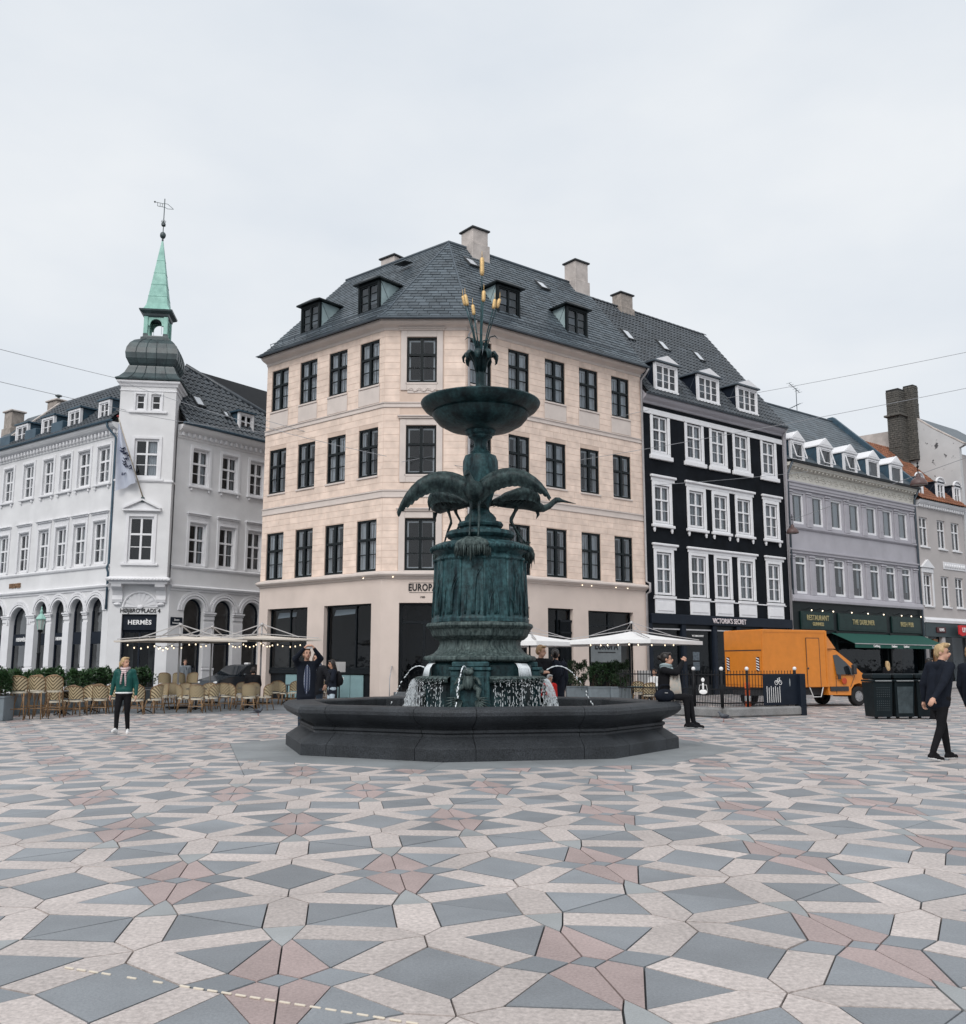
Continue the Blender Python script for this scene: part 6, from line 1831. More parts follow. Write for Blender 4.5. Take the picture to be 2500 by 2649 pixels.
for i, an in enumerate(lang):
    side = {0: 1, 1: 1, 2: -1}[i]
    s_ = 1 if i == 0 else -1
    streaks(an, R(40), 1.26, 1.24, .5, 7000, (lambda u, s_=s_: .07 + .93 * max(0, min(1, (u * s_ - .35) * 2.2))), vr=.45)
    for k in range(14):                                      # threads of water hanging from the lip
        a = an + R(rn.uniform(-40, 40)); g = MB()
        m = 14
        for q_ in range(m):
            if rn.random() < .35: continue
            t0 = .39 * (q_ / m) ** .6; t1_ = t0 + .022
            g.tube([V3(a, 1.255 + .1 * t0, 1.22 - 4.9 * t0 * t0), V3(a, 1.255 + .1 * t1_, 1.22 - 4.9 * t1_ * t1_)], [.0028, .005], 4)
        tag(g.build('water_thread', m_water, fo, clean=False), kind='stuff')
    g = MB()                                                 # sheet pouring on to the ledge
    for k in range(46):
        t = (k / 45 - .5) * .34; z = 1.54; r = .93
        pts = [V3(an, r, z, t * .8), V3(an, r + .07, z - .02, t * .9), V3(an, r + .13, z - .10, t), V3(an, r + .16, z - .25, t * 1.1)]
        if rn.random() < .8: g.tube(pts, [.005, rn.uniform(.004, .008), rn.uniform(.004, .008), .007], 4)
    tag(g.build('water_sheet', m_water, fo, smooth=True), kind='stuff')
    g = MB()
    for k in range(5):
        a = an + R(-40 + 20 * k)
    for k in range(120):
        a = an + R(rn.uniform(-46, 46)); r = rn.uniform(1.25, 1.6); g.ell(V3(a, r, .46 + rn.random() ** 3 * .10), (.012, .012, .012), 5, 3)
    tag(g.build('splash', m_water, fo, smooth=True), kind='stuff')
# ------------------------------------------------------------------ café furniture
def gx(u, Y, z=0.0):
    """ground x for a bearing measured in the photograph at distance Y"""
    return (u - 1250.0) / 2500.0 * (.98769 * Y + (z - 1.5) * .15643)
def chevron_mat():
    m = bpy.data.materials.new('woven_rattan'); m.use_nodes = True
    t = m.node_tree; L = t.links.new; b = t.nodes['Principled BSDF']; b.inputs['Roughness'].default_value = .55
    co = t.nodes.new('ShaderNodeTexCoord'); sp = t.nodes.new('ShaderNodeSeparateXYZ'); L(co.outputs['Object'], sp.inputs[0])
    ab = t.nodes.new('ShaderNodeMath'); ab.operation = 'ABSOLUTE'; L(sp.outputs['X'], ab.inputs[0])
    ma = t.nodes.new('ShaderNodeMath'); ma.operation = 'MULTIPLY_ADD'; L(ab.outputs[0], ma.inputs[0]); ma.inputs[1].default_value = -1.15; L(sp.outputs['Z'], ma.inputs[2])
    mu = t.nodes.new('ShaderNodeMath'); mu.operation = 'MULTIPLY'; L(ma.outputs[0], mu.inputs[0]); mu.inputs[1].default_value = 10
    fr = t.nodes.new('ShaderNodeMath'); fr.operation = 'FRACT'; L(mu.outputs[0], fr.inputs[0])
    rp = t.nodes.new('ShaderNodeValToRGB'); e = rp.color_ramp.elements
    e[0].position = .36; e[0].color = (.085, .055, .025, 1); e[1].position = .46; e[1].color = (.46, .38, .24, 1)
    L(fr.outputs[0], rp.inputs[0]); L(rp.outputs[0], b.inputs['Base Color'])
    return m
m_weave = chevron_mat()
m_cane = mat('rattan_cane', (.14, .075, .034), .45, .3, 12, col2=(.28, .17, .08), spec=.5)
m_seat = mat('cane_seat', (.60, .55, .45), .7, .1, 30)
m_binding = mat('dark_binding', (.03, .02, .014), .6, .3)
def make_chair(name, hs, label, group):
    t = thing(name, label, 'stool' if hs > .6 else 'chair', group=group)
    s = MB(); pts = [(.21 * math.cos(a) * (1.0), .20 * math.sin(a)) for a in [2 * math.pi * k / 18 for k in range(18)]]
    s.prism(pts, hs - .035, hs + .012, 'z'); s.build('seat', m_seat, t)
    b = MB(); n = 14; a0, a1 = R(188), R(352); hb = .37
    for k in range(n):
        for (r, sgn) in ((.235, 1), (.222, -1)):
            q0, q1 = a0 + (a1 - a0) * k / n, a0 + (a1 - a0) * (k + 1) / n
            top = lambda a: hs + .07 + hb * (.55 + .45 * math.sin(math.pi * (a - a0) / (a1 - a0)) ** .45)
            lean = lambda z: -.05 * (z - hs)/.4
            P = lambda a, z: (r * math.cos(a), r * math.sin(a) * .95 + lean(z), z)
            v = [P(q0, hs + .05), P(q1, hs + .05), P(q1, top(q1)), P(q0, top(q0))]
            b.quad(*(v if sgn > 0 else v[::-1]))
    b.build('backrest', m_weave, t, smooth=True, clean=False)
    f = MB(); arc = []
    for k in range(17):
        a = a0 + (a1 - a0) * k / 16; z = hs + .07 + hb * (.55 + .45 * math.sin(math.pi * k / 16) ** .45); arc.append((.23 * math.cos(a), .23 * math.sin(a) * .95 - .05 * (z - hs) / .4, z))
    f.tube([(.225, .02, hs)] [:1] + [(arc[-1][0], arc[-1][1], hs)] + arc[::-1] + [(arc[0][0], arc[0][1], hs)], .017, 6); f.build('back_frame', m_cane, t, smooth=True)
    for sx in (-1, 1):
        for sy in (-1, 1):
            l = MB(); l.tube([(.17 * sx, .15 * sy, hs - .02), (.20 * sx, .18 * sy, hs * .5), (.235 * sx, .215 * sy, 0)], [.018, .017, .016], 6); l.build('leg', m_cane, t, smooth=True)
    st = MB(); zz = .20 if hs < .6 else .30
    k = 1 - zz / hs * .6
    c = [(.222 * a, .203 * b_, zz) for a, b_ in ((-1, -1), (1, -1), (1, 1), (-1, 1))]
    st.tube(c, .012, 5, closed=True); st.build('stretcher', m_cane, t)
    for sx, sy in ((-1, -1), (1, -1), (1, 1), (-1, 1)):
        br = MB(); br.tube([(.205 * sx, .185 * sy, hs * .52), (.11 * sx, .165 * sy, hs - .05)], .010, 5); br.build('brace', m_cane, t)
    return t
CH_G = 'rattan café chairs under the parasols'
chair0 = make_chair('cafe_chair', .44, 'x', CH_G)
stool0 = make_chair('bar_stool', .76, 'x', 'tall rattan bar stools')
chairs = [ # bearing, distance, turn (0 = back to the viewer), label
 (141, 29.1, 4, 'rattan café chair directly right of the tall stools, back towards the viewer'),
 (168, 30.0, 150, 'pale rattan café chair behind the first chair beside the tall stools'),
 (197, 29.6, -6, 'rattan café chair with chevron back, second front chair right of the stools'),
 (222, 30.6, 160, 'rattan café chair facing the viewer behind the second front chair'),
 (243, 32.0, 175, 'rattan café chair half hidden in front of the hedge, left of the walking woman'),
 (258, 30.6, 8, 'rattan café chair with chevron back just left of the walking woman'),
 (283, 31.6, 170, 'rattan café chair partly behind the walking woman on her left'),
 (352, 30.2, 12, 'rattan café chair closest to the walking woman on her right'),
 (342, 31.7, 185, 'rattan café chair behind the chair at the walking woman\'s right hand'),
 (398, 30.8, 62, 'rattan café chair seen from its side right of the walking woman'),
 (414, 33.2, 170, 'rattan café chair facing the viewer near the first parasol pole, left one'),
 (438, 33.6, 185, 'rattan café chair facing the viewer near the first parasol pole, right one'),
 (474, 31.9, -72, 'rattan café chair turned to the right just beyond the first parasol pole'),
 (509, 31.4, 2, 'rattan café chair with chevron back in the middle, right of the first parasol pole'),
 (546, 32.2, 68, 'rattan café chair turned left beside the middle chevron chair'),
 (478, 33.4, -160, 'rattan café chair behind the table right of the first parasol pole, left one'),
 (533, 33.7, 165, 'rattan café chair behind the table right of the first parasol pole, right one'),
 (586, 34.0, -20, 'rattan café chair in front of the parked car bonnet'),
 (612, 33.2, -75, 'rattan café chair turned right in front of the dark car'),
 (644, 32.7, 0, 'rattan café chair with chevron back in front of the sitting man'),
 (624, 35.4, 178, 'rattan café chair facing the viewer left of the sitting man'),
 (685, 33.3, 75, 'rattan café chair turned left, nearest the basin on its left side'),
 (712, 38.6, 170, 'rattan café chair by the cream wall left of the man taking a picture'),
 (737, 37.6, -60, 'rattan café chair seen sideways left of the man taking a picture'),
 (758, 38.4, 150, 'rattan café chair immediately behind the man taking a picture'),
 (832, 39.4, 120, 'rattan café chair between the man taking a picture and the woman with long hair'),
]
for i, (u, Y, a, lab) in enumerate(chairs):
    loc = (gx(u, Y), Y, 0)
    if i == 0: chair0.location = loc; chair0.rotation_euler = (0, 0, R(a)); chair0['label'] = lab
    else: copy_tree(chair0, None, loc, R(a), lab)
stools = [(46, 27.3, 3, 'tall rattan bar stool at the left end beside the planter box'), (94, 27.7, -4, 'tall rattan bar stool, second in the front row at left'),
          (137, 28.3, 10, 'tall rattan bar stool, third in the front row at left'), (80, 29.2, 172, 'tall rattan bar stool facing the viewer behind the second stool'), (120, 29.6, 165, 'tall rattan bar stool facing the viewer behind the third stool'),
          (424, 38.4, 4, 'tall rattan bar stool in the back by the hedge end'), (461, 38.0, 5, 'tall rattan bar stool behind the first parasol pole'), (492, 38.3, 170, 'tall pale rattan bar stool below the man with the rucksack')]
for i, (u, Y, a, lab) in enumerate(stools):
    loc = (gx(u, Y), Y, 0)
    if i == 0: stool0.location = loc; stool0.rotation_euler = (0, 0, R(a)); stool0['label'] = lab
    else: copy_tree(stool0, None, loc, R(a), lab)
m_tab = mat('table_top', (.08, .085, .09), .35, .2, 6); m_iron = mat('black_iron', (.010, .011, .013), .5, .2, 6, spec=.2)
def make_table():
    t = thing('cafe_table', 'x', 'table', group='small round café tables')
    g = MB(); g.lathe([(.33, .70), (.345, .71), (.345, .73), (.33, .735)], 24); g.build('table_top', m_tab, t, smooth=40)
    g = MB(); g.tube([(0, 0, .03), (0, 0, .7)], .03, 8); g.build('column', m_iron, t, smooth=True)
    for k in range(3):
        a = k * 2.094; l = MB(); l.tube([(0, 0, .12), (.14 * math.cos(a), .14 * math.sin(a), .07), (.26 * math.cos(a), .26 * math.sin(a), .012)], [.025, .02, .015], 6); l.build('foot', m_iron, t, smooth=True)
    return t
tab0 = make_table()
for i, (u, Y, lab) in enumerate(((160, 29.9, 'small round café table among the chairs right of the stools'), (236, 31.2, 'small round café table left of the walking woman'), (372, 31.2, 'small round café table right of the walking woman'), (506, 32.6, 'small round café table right of the first parasol pole'), (640, 33.9, 'small round café table in front of the sitting man'), (742, 38.9, 'small round café table by the cream wall behind the picture taker'))):
    loc = (gx(u, Y), Y, 0)
    if i == 0: tab0.location = loc; tab0['label'] = lab
    else: copy_tree(tab0, None, loc, 0, lab)

# ------------------------------------------------------------------ planters and shrubs
m_leaf = mat('laurel_leaf', (.018, .050, .018), .35, .35, 4, col2=(.045, .10, .035), rand=.45, spec=.5)
m_leaf2 = mat('box_leaf', (.014, .036, .016), .45, .35, 4, col2=(.035, .075, .03), rand=.45, spec=.4)
m_wood = mat('shrub_stem', (.07, .05, .035), .8, .3, 10)
m_planter = mat('zinc_planter', (.15, .18, .20), .55, .15, 2.5, bump=.05)
m_soil = mat('soil', (.02, .015, .012), .95, .3, 10)
def foliage(seed, lx, ly, h, n, sz):
    rn = random.Random(seed); g = MB()
    clumps = [(rn.uniform(-lx, lx), rn.uniform(-ly, ly), rn.uniform(.1, h), rn.uniform(.10, .20)) for _ in range(26)]
    clumps += [(rn.uniform(-lx, lx), rn.uniform(-ly, ly), h * rn.uniform(.85, 1.15), rn.uniform(.06, .12)) for _ in range(12)]
    for k in range(n):
        cx, cy, cz, cr_ = rn.choice(clumps)
        d = Vector((rn.gauss(0, 1), rn.gauss(0, 1), rn.gauss(0, .8))).normalized() * cr_ * rn.uniform(.5, 1.1)
        p = Vector((cx, cy, cz)) + d
        up = (d.normalized() + Vector((rn.uniform(-.6, .6), rn.uniform(-.6, .6), rn.uniform(0, .9)))).normalized()
        side = up.cross(Vector((rn.uniform(-1, 1), rn.uniform(-1, 1), rn.uniform(-1, 1)))).normalized()
        s = sz * rn.uniform(.7, 1.3); nn = up.cross(side) * s * .12
        g.add([p, p + up * s * .5 + side * s * .28 + nn, p + up * s, p + up * s * .5 - side * s * .28 + nn], [(0, 1, 2), (0, 2, 3)])
    return g
fol = [foliage(1, .70, .2, .62, 1900, .11).mesh('foliage', m_leaf, clean=False), foliage(2, .70, .2, .55, 1900, .11).mesh('foliage', m_leaf, clean=False)]
stm = MB(); rn = random.Random(4)
for k in range(9):
    x, y = rn.uniform(-.6, .6), rn.uniform(-.15, .15); stm.tube([(x, y, 0), (x + rn.uniform(-.1, .1), y, .25), (x + rn.uniform(-.15, .15), y, .5)], [.014, .01, .005], 5)
stmm = stm.mesh('stems', m_wood)
pb_ = MB(); pb_.bbox(-.74, .74, -.26, .26, 0, .62, .012); pb_.bbox(-.76, .76, -.28, .28, .58, .63, .008)
pbm = pb_.mesh('planter', m_planter); so_ = MB(); so_.box(-.7, .7, -.22, .22, .60, .638); som = so_.mesh('soil', m_soil)
A_p, B_p = Vector((-14.35, 27.7)), Vector((-13.55, 40.2)); npl = 7
ang = math.atan2(B_p.y - A_p.y, B_p.x - A_p.x)
ordn = ['first', 'second', 'third', 'fourth', 'fifth', 'sixth', 'seventh']
def planter(p, rz, lab, shl, fm, sc_=(1, 1, 1), grp='planters beside the café', sgr='evergreen shrubs in the planters'):
    t = thing('planter', lab, 'planter', (p[0], p[1], 0), rz, grp); a = place('box', pbm, t, scale=sc_); place('soil', som, t, scale=sc_)
    s = thing('shrub', shl, 'shrub', (p[0], p[1], .62 * sc_[2]), rz, sgr); place('foliage', fm, s, scale=(sc_[0], sc_[1], 1)); place('stems', stmm, s, scale=(sc_[0], 1, 1))
for k in range(npl):
    c = A_p.lerp(B_p, (k + .5) / npl)
    planter(c, ang, f'grey zinc planter box, {ordn[k]} from the left in the café hedge row', f'glossy green laurel shrub, {ordn[k]} from the left in the café hedge row', fol[k % 2])
p = Vector((-13.55, 26.95)); planter(p, R(4), 'pale grey planter box at the left picture edge in front of the stools', 'green laurel shrub at the left picture edge beside the stools', fol[1], (.75, 1.3, 1.05))
fol2 = [foliage(5, .62, .28, .80, 2600, .085).mesh('foliage', m_leaf2, clean=False), foliage(6, .62, .28, .75, 2600, .085).mesh('foliage', m_leaf2, clean=False)]
for k, (u, Y, sx, lab) in enumerate(((1494, 38.2, .58, 'narrow blue grey planter'), (1556, 37.6, .70, 'wide blue grey planter'), (1606, 37.4, .55, 'small blue grey planter'))):
    planter((gx(u, Y), Y), 0, lab + ' right behind the basin under the white parasols', ('leftmost', 'middle', 'rightmost')[k] + ' dense green bush right behind the basin', fol2[k % 2], (sx, 1.2, 1.1), 'planters by the cream house', 'bushes by the cream house')

# ------------------------------------------------------------------ parasols and string lights
m_canvas = mat('cream_canvas', (.66, .60, .53), .85, .06, 2, bump=.05)
m_canvw = mat('white_canvas', (.80, .80, .80), .85, .04, 2, bump=.05)
m_alu = mat('aluminium_pole', (.42, .41, .41), .4, .1, 5, metal=.3)
def parasol(name, lab, loc, rz, half, zc, ze_, ztop, m, grp, val=.0, sag=.0, struts=True):
    t = thing(name, lab, 'parasol', loc, rz, grp)
    g = MB(); g.tube([(0, 0, 0), (0, 0, ztop)], .035, 10); g.build('pole', m_alu if val == 0 else m_iron, t, smooth=True)
    g = MB(); g.bbox(-.3, .3, -.3, .3, 0, .07, .01); g.build('base_plate', m_iron, t)
    c = MB(); n = 8; cor = [(-half, -half), (half, -half), (half, half), (-half, half)]
    for k in range(4):
        a, b = Vector(cor[k]), Vector(cor[(k + 1) % 4])
        rows = []
        for j in range(n + 1):
            f = j / n; row = []
            for i in range(n + 1):
                e_ = a.lerp(b, i / n) * f; z = zc + (ze_ - zc) * f - sag * math.sin(math.pi * i / n) * f * f - .05 * math.sin(math.pi * f) * (1 if val else .4)
                row.append((e_.x, e_.y, z))
            rows.append(row)
        for j in range(n):
            for i in range(n):
                if j == 0: c.add([rows[0][0], rows[1][i], rows[1][i + 1]], [(0, 1, 2)])
                else: c.quad(rows[j][i], rows[j][i + 1], rows[j + 1][i + 1], rows[j + 1][i])
    co_ = c.build('canopy', m, t, smooth=True, clean=False)
    v = MB(); vv = val or .06
    for k in range(4):
        a, b = cor[k], cor[(k + 1) % 4]
        v.quad((*a, ze_), (*b, ze_), (*b, ze_ - vv), (*a, ze_ - vv))
    v.build('valance', m, co_, clean=False)
    for k in range(4):
        r_ = MB(); r_.bar((0, 0, zc - .06), (cor[k][0] * .98, cor[k][1] * .98, ze_ - .03), .03); r_.build('rib', m_alu, t)
        if struts:
            s = MB(); s.bar((0, 0, ztop), (cor[k][0] * .62, cor[k][1] * .62, zc + (ze_ - zc) * .62 + .03), .035 if val == 0 else .02); s.build('guy_rod', m_alu if val == 0 else m_pipe, t)
            s = MB(); q_ = cor[k][0] * .95, cor[k][1] * .95; s.bar((0, 0, zc + .06), (*q_, ze_ + .05), .03); s.build('top_spar', m_alu, t)
    h = MB(); h.lathe([(.07, ztop - .05), (.08, ztop), (.03, ztop + .05)], 10); h.build('cap', m_alu, t, smooth=True)
    return t
GPL = 'cream square parasols at the café'
parasol('parasol', 'cream parasol nearest the white house door, its pole left of the others', (gx(457, 34.5), 34.5, 0), R(38), 1.75, 2.52, 2.36, 2.92, m_canvas, GPL)
parasol('parasol', 'cream parasol in the middle, half hidden behind the other two', (gx(541, 39.0), 39.0, 0), R(38), 1.65, 2.66, 2.52, 3.02, m_canvas, GPL)
parasol('parasol', 'cream parasol beside the corner of the cream house', (gx(671, 38.4), 38.4, 0), R(42), 1.7, 2.66, 2.50, 3.10, m_canvas, GPL)
GPR = 'white parasols right of the fountain'
parasol('parasol', 'white parasol above the planters beside the black house', (gx(1639, 38.0), 38.0, 0), R(50), 2.0, 2.80, 2.42, 3.15, m_canvw, GPR, val=.14)
parasol('parasol', 'white parasol partly hidden by the fountain pedestal', (gx(1372, 38.4), 38.4, 0), R(48), 1.75, 2.72, 2.38, 3.0, m_canvw, GPR, val=.16)
m_bulb2 = mat('string_bulb', (1, .88, .7), .3, .02, emit=((1, .80, .55), 1.6)); m_wire = mat('wire', (.03, .03, .032), .6, .1)
bl = MB(); bl.ell((0, 0, -.045), (.024, .024, .032), 8, 6); blm = bl.mesh('bulb', m_bulb2, True); sk_ = MB(); sk_.tube([(0, 0, -.01), (0, 0, .03)], .014, 6); skm = sk_.mesh('socket', m_iron)
def string_lights(lab, pts, n, sag, lit_blm=blm):
    t = thing('string_lights', lab, 'string lights', pts[0], 0, 'strings of bulbs under the parasols')
    o = Vector(pts[0]); W = []
    P = [Vector(p) - o for p in pts]
    for a, b in zip(P[:-1], P[1:]):
        for k in range(12):
            f = k / 12; p = a.lerp(b, f); p.z -= sag * 4 * f * (1 - f); W.append(p)
    W.append(P[-1])
    g = MB(); g.tube(W, .008, 4); g.build('wire', m_wire, t)
    for k in range(n):
        p = W[int((k + .5) / n * (len(W) - 1))]
        b = place('bulb', lit_blm, t, p); place('socket', skm, b)
xy = lambda u, Y, z: (gx(u, Y, z), Y, z)
string_lights('string of warm bulbs under the first cream parasol, left part', [xy(325, 34.2, 2.28), xy(395, 33.4, 2.22), xy(455, 34.2, 2.30)], 8, .14)
string_lights('string of warm bulbs under the first cream parasol, right part', [xy(405, 35.6, 2.20), xy(440, 34.8, 2.18), xy(500, 35.0, 2.36), xy(540, 36.5, 2.30)], 9, .12)
string_lights('string of warm bulbs under the cream parasol at the house corner, left part', [xy(590, 37.6, 2.40), xy(630, 37.4, 2.32), xy(670, 38.0, 2.42)], 9, .14)
string_lights('string of warm bulbs under the cream parasol at the house corner, right part', [xy(672, 38.0, 2.42), xy(712, 37.6, 2.36), xy(790, 38.4, 2.40)], 10, .14)
string_lights('row of small bulbs along the front edge of the right white parasol', [xy(1520, 37.3, 2.30), xy(1628, 35.3, 2.28), xy(1765, 37.0, 2.30)], 9, .02)

# ------------------------------------------------------------------ delivery van
m_van = mat('orange_paint', (.62, .205, .022), .38, .05, 1.5, spec=.5, coords='Object', speck=(2.5, .06))
m_tyre = mat('tyre', (.012, .012, .013), .85, .2, 8); m_hub = mat('wheel_steel', (.30, .30, .31), .4, .2, 8, metal=.4); m_plastic = mat('dark_plastic', (.03, .032, .036), .6, .15, 6)
m_carglass = mat('car_glass', (.012, .016, .02), .05, .1, 2, spec=.9)
TH = 25.0
van = thing('delivery_van', 'orange box delivery van parked in front of the black and grey houses', 'van', (9.90, 34.57, 0), R(TH))
# local: x forward, y to the far side, z up; near side is y=0
g = MB(); g.bbox(0, 3.02, 0, 2.1, .70, 2.76, .03); g.build('box_body', m_van, van)
g = MB(); g.box(.0, 3.02, -.012, -.002, 2.66, 2.74); g.box(0, 3.02, -.012, -.002, .72, .80); g.box(2.94, 3.02, -.012, -.002, .80, 2.66); g.box(0, .06, -.012, -.002, .8, 2.66); g.build('edge_trim', m_van, van)
g = MB(); g.box(-.02, -.002, .06, 2.04, .80, 2.02); g.build('tail_lift', m_van, van)
g = MB(); g.box(-.012, -.001, .03, 2.07, 2.04, 2.70); g.build('rear_shutter', m_van, van)
g = MB(); g.box(-.03, -.02, .05, 2.05, 2.005, 2.035); g.build('rear_seam', m_plastic, van)
for y in (.16, 1.78):
    g = MB(); g.box(-.034, -.021, y, y + .16, 1.28, 1.78); w_ = g.build('warning_panel', mat('dark_maroon', (.05, .012, .014), .5, .1), van)
    for k in range(5):
        s = MB(); z = 1.30 + k * .095; s.add([(-.036, y + .005, z), (-.036, y + .155, z + .05), (-.036, y + .155, z + .09), (-.036, y + .005, z + .04)], [(0, 1, 2, 3)]); s.build('stripe', m_wlet, w_, clean=False)
g = MB(); g.box(2.02, 2.62, -.02, -.013, .72, 2.46); d_ = g.build('side_door', m_van, van)
g = MB()
for (a, b, c, d) in ((2.0, 2.02, .72, 2.48), (2.62, 2.64, .72, 2.48), (2.0, 2.64, 2.46, 2.48)): g.box(a, b, -.024, -.013, c, d)
g.build('door_gap', m_plastic, d_); g = MB(); g.ell((2.06, -.03, 1.38), (.03, .02, .04), 8, 6); g.build('door_handle', m_plastic, d_)
# cab
prof_c = [(3.02, .42), (3.02, 2.06), (3.32, 2.10), (3.62, 2.05), (4.25, 1.62), (4.72, 1.22), (5.10, 1.06), (5.26, .92), (5.30, .62), (5.28, .36), (5.0, .34), (4.95, .40), (4.90, .62), (4.75, .78), (4.52, .84), (4.28, .78), (4.13, .62), (4.10, .40)]
def tum(z): return .02 + max(0, (z - 1.0)) * .17
c = MB(); n = len(prof_c)
v0 = [(x, tum(z) + (.10 * max(0, x - 4.8) / .5), z) for x, z in prof_c]; v1 = [(x, 2.06 - tum(z) - (.10 * max(0, x - 4.8) / .5), z) for x, z in prof_c]
c.add(v0 + v1, [tuple(range(n)), tuple(range(n, 2 * n))[::-1]] + [(i, (i + 1) % n, n + (i + 1) % n, n + i) for i in range(n)])
c.build('cab', m_van, van, smooth=25)
c = MB(); c.add([(3.02, .12, 2.72), (3.10, .3, 2.70), (3.66, .22, 2.10), (3.02, .05, 2.10), (3.02, 1.94, 2.72), (3.10, 1.8, 2.70), (3.66, 1.84, 2.10), (3.02, 2.0, 2.10)], [(0, 1, 2, 3), (4, 7, 6, 5), (1, 5, 6, 2), (0, 4, 5, 1)]); c.build('wind_deflector', m_van, van)
sw = [(3.46, 1.16), (3.44, 1.86), (3.66, 1.88), (4.05, 1.58), (4.36, 1.24), (4.32, 1.14)]
c = MB(); c.poly([(x, tum(z) - .012, z) for x, z in sw]); c.build('side_window', m_carglass, van, clean=False)
c = MB(); c.poly([(3.66, .22, 2.035), (3.66, 1.84, 2.035), (4.66, 1.92, 1.29), (4.66, .14, 1.29)]); c.v = [(x + .02, y, z + .02) for x, y, z in c.v]; c.build('windscreen', m_carglass, van, clean=False)
c = MB(); c.bbox(4.12, 4.26, -.20, -.02, 1.16, 1.52, .03); c.build('wing_mirror', m_plastic, van)
c = MB(); c.box(3.10, 3.98, -.01, .03, .56, .72); c.build('side_moulding', m_plastic, van)
c = MB(); c.bbox(3.50, 3.62, -.025, .03, .98, 1.16, .01); c.build('door_handle', m_plastic, van)
c = MB()
for (a, b) in (((3.40, .46), (3.40, 1.1)), ((3.40, 1.1), (4.30, 1.12)), ((4.10, .7), (4.33, 1.13))): c.bar((a[0], .012, a[1]), (b[0], .012, b[1]), .012)
c.build('door_seam', m_plastic, van)
c = MB(); c.lathe([(.10, -.006), (.12, 0)], 18, arc=None); c.v = [(3.80 + x, .005 + z, .92 + y) for x, y, z in c.v]; c.build('round_emblem', mat('red_emblem', (.45, .06, .02), .5, .1), van)
c = MB(); c.ell((5.17, .16, .98), (.12, .10, .12), 10, 8); c.build('headlight', mat('lamp_glass', (.6, .6, .6), .1, .05, spec=.8), van, smooth=True)
c = MB(); c.bbox(5.0, 5.36, .12, 1.94, .30, .62, .06); c.build('bumper', m_plastic, van)
c = MB(); c.box(.1, 4.0, .3, 1.8, .42, .70); c.build('chassis', m_plastic, van)
c = MB(); c.tube([(2.1, .0, .70), (2.26, .0, .36), (2.62, .0, .36), (2.74, .0, .70)], .02, 6); c.build('side_guard', mat('white_bar', (.6, .6, .6), .5, .1), van)
def wheel(par, x, y, r=.35, w=.22, nm='wheel', s=1):
    t = MB(); t.lathe([(r * .55, -w / 2), (r * .9, -w / 2), (r, -w * .36), (r, w * .36), (r * .9, w / 2), (r * .55, w / 2)], 28, cap=False); t.v = [(x_, z_, y_) for x_, y_, z_ in t.v]
    o = t.build(nm, m_tyre, par, (x, y, r), smooth=40)
    h = MB(); h.lathe([(.02, -w * .30), (r * .25, -w * .34), (r * .5, -w * .30), (r * .6, -w * .42), (r * .62, -w * .40)], 24, cap=True); h.v = [(x_, z_ * s, y_) for x_, y_, z_ in h.v]; h.build('rim', m_hub, o, smooth=40)
    for k in range(5):
        a = k * 1.2566; q_ = MB(); q_.ell((r * .38 * math.cos(a), -w * .36 * s, r * .38 * math.sin(a)), (.045, .012, .03), 8, 5); q_.build('rim_hole', m_tyre, o)
for x in (.95, 4.52):
    for y, s in ((.16, 1), (1.92, -1)): wheel(van, x, y, .36, .24, s=s)
# parked dark car in the side street
car = thing('parked_car', 'dark blue car parked in the side street behind the café chairs', 'car', (-13.45, 45.55, 0), R(53.8))
m_carp = mat('dark_car_paint', (.012, .018, .025), .22, .1, 2, spec=.7)
pc = [(0, .35), (.0, .62), (.10, .80), (.9, .98), (1.15, 1.02), (1.75, 1.46), (2.2, 1.53), (3.3, 1.52), (4.1, 1.18), (4.35, 1.05), (4.42, .6), (4.4, .35)]
def tum2(z): return max(0, z - .9) * .30 + .0
c = MB(); n = len(pc)
v0 = [(x, tum2(z) + (.22 * max(0, .5 - x)), z) for x, z in pc]; v1 = [(x, 1.78 - tum2(z) - (.22 * max(0, .5 - x)), z) for x, z in pc]
c.add(v0 + v1, [tuple(range(n)), tuple(range(n, 2 * n))[::-1]] + [(i, (i + 1) % n, n + (i + 1) % n, n + i) for i in range(n)]); c.v = [(x, y - 1.78, z) for x, y, z in c.v]; c.build('body', m_carp, car, smooth=30)
for yy, sg in ((-1.78, -1), (0, 1)):
    c = MB(); c.poly([(x, yy - sg * tum2(z) + sg * .012, z) for x, z in ((1.28, 1.04), (1.82, 1.42), (2.25, 1.48), (3.2, 1.47), (3.85, 1.16), (3.8, 1.06))]); c.build('side_window', m_carglass, car, clean=False)
c = MB(); c.poly([(1.16, -1.70, 1.04), (1.16, -.08, 1.04), (1.74, -.20, 1.46), (1.74, -1.58, 1.46)]); c.v = [(x - .015, y, z + .015) for x, y, z in c.v]; c.build('windscreen', m_carglass, car, clean=False)
for yy in (-1.9, .12):
    c = MB(); c.ell((1.42, yy, 1.06), (.08, .1, .06), 8, 6); c.build('wing_mirror', m_carp, car, smooth=True)
for yy in (-1.5, -.28):
    c = MB(); c.ell((.1, yy, .70), (.12, .16, .07), 8, 6); c.build('headlight', mat('lamp_glass'), car, smooth=True)
c = MB(); c.bbox(2.3, 2.5, -1.02, -.76, 1.53, 1.61, .02); c.build('roof_sign', m_wlet, car)
for x in (.85, 3.55):
    for y, s in ((-1.66, 1), (-.12, -1)): wheel(car, x, y, .33, .2, s=s)

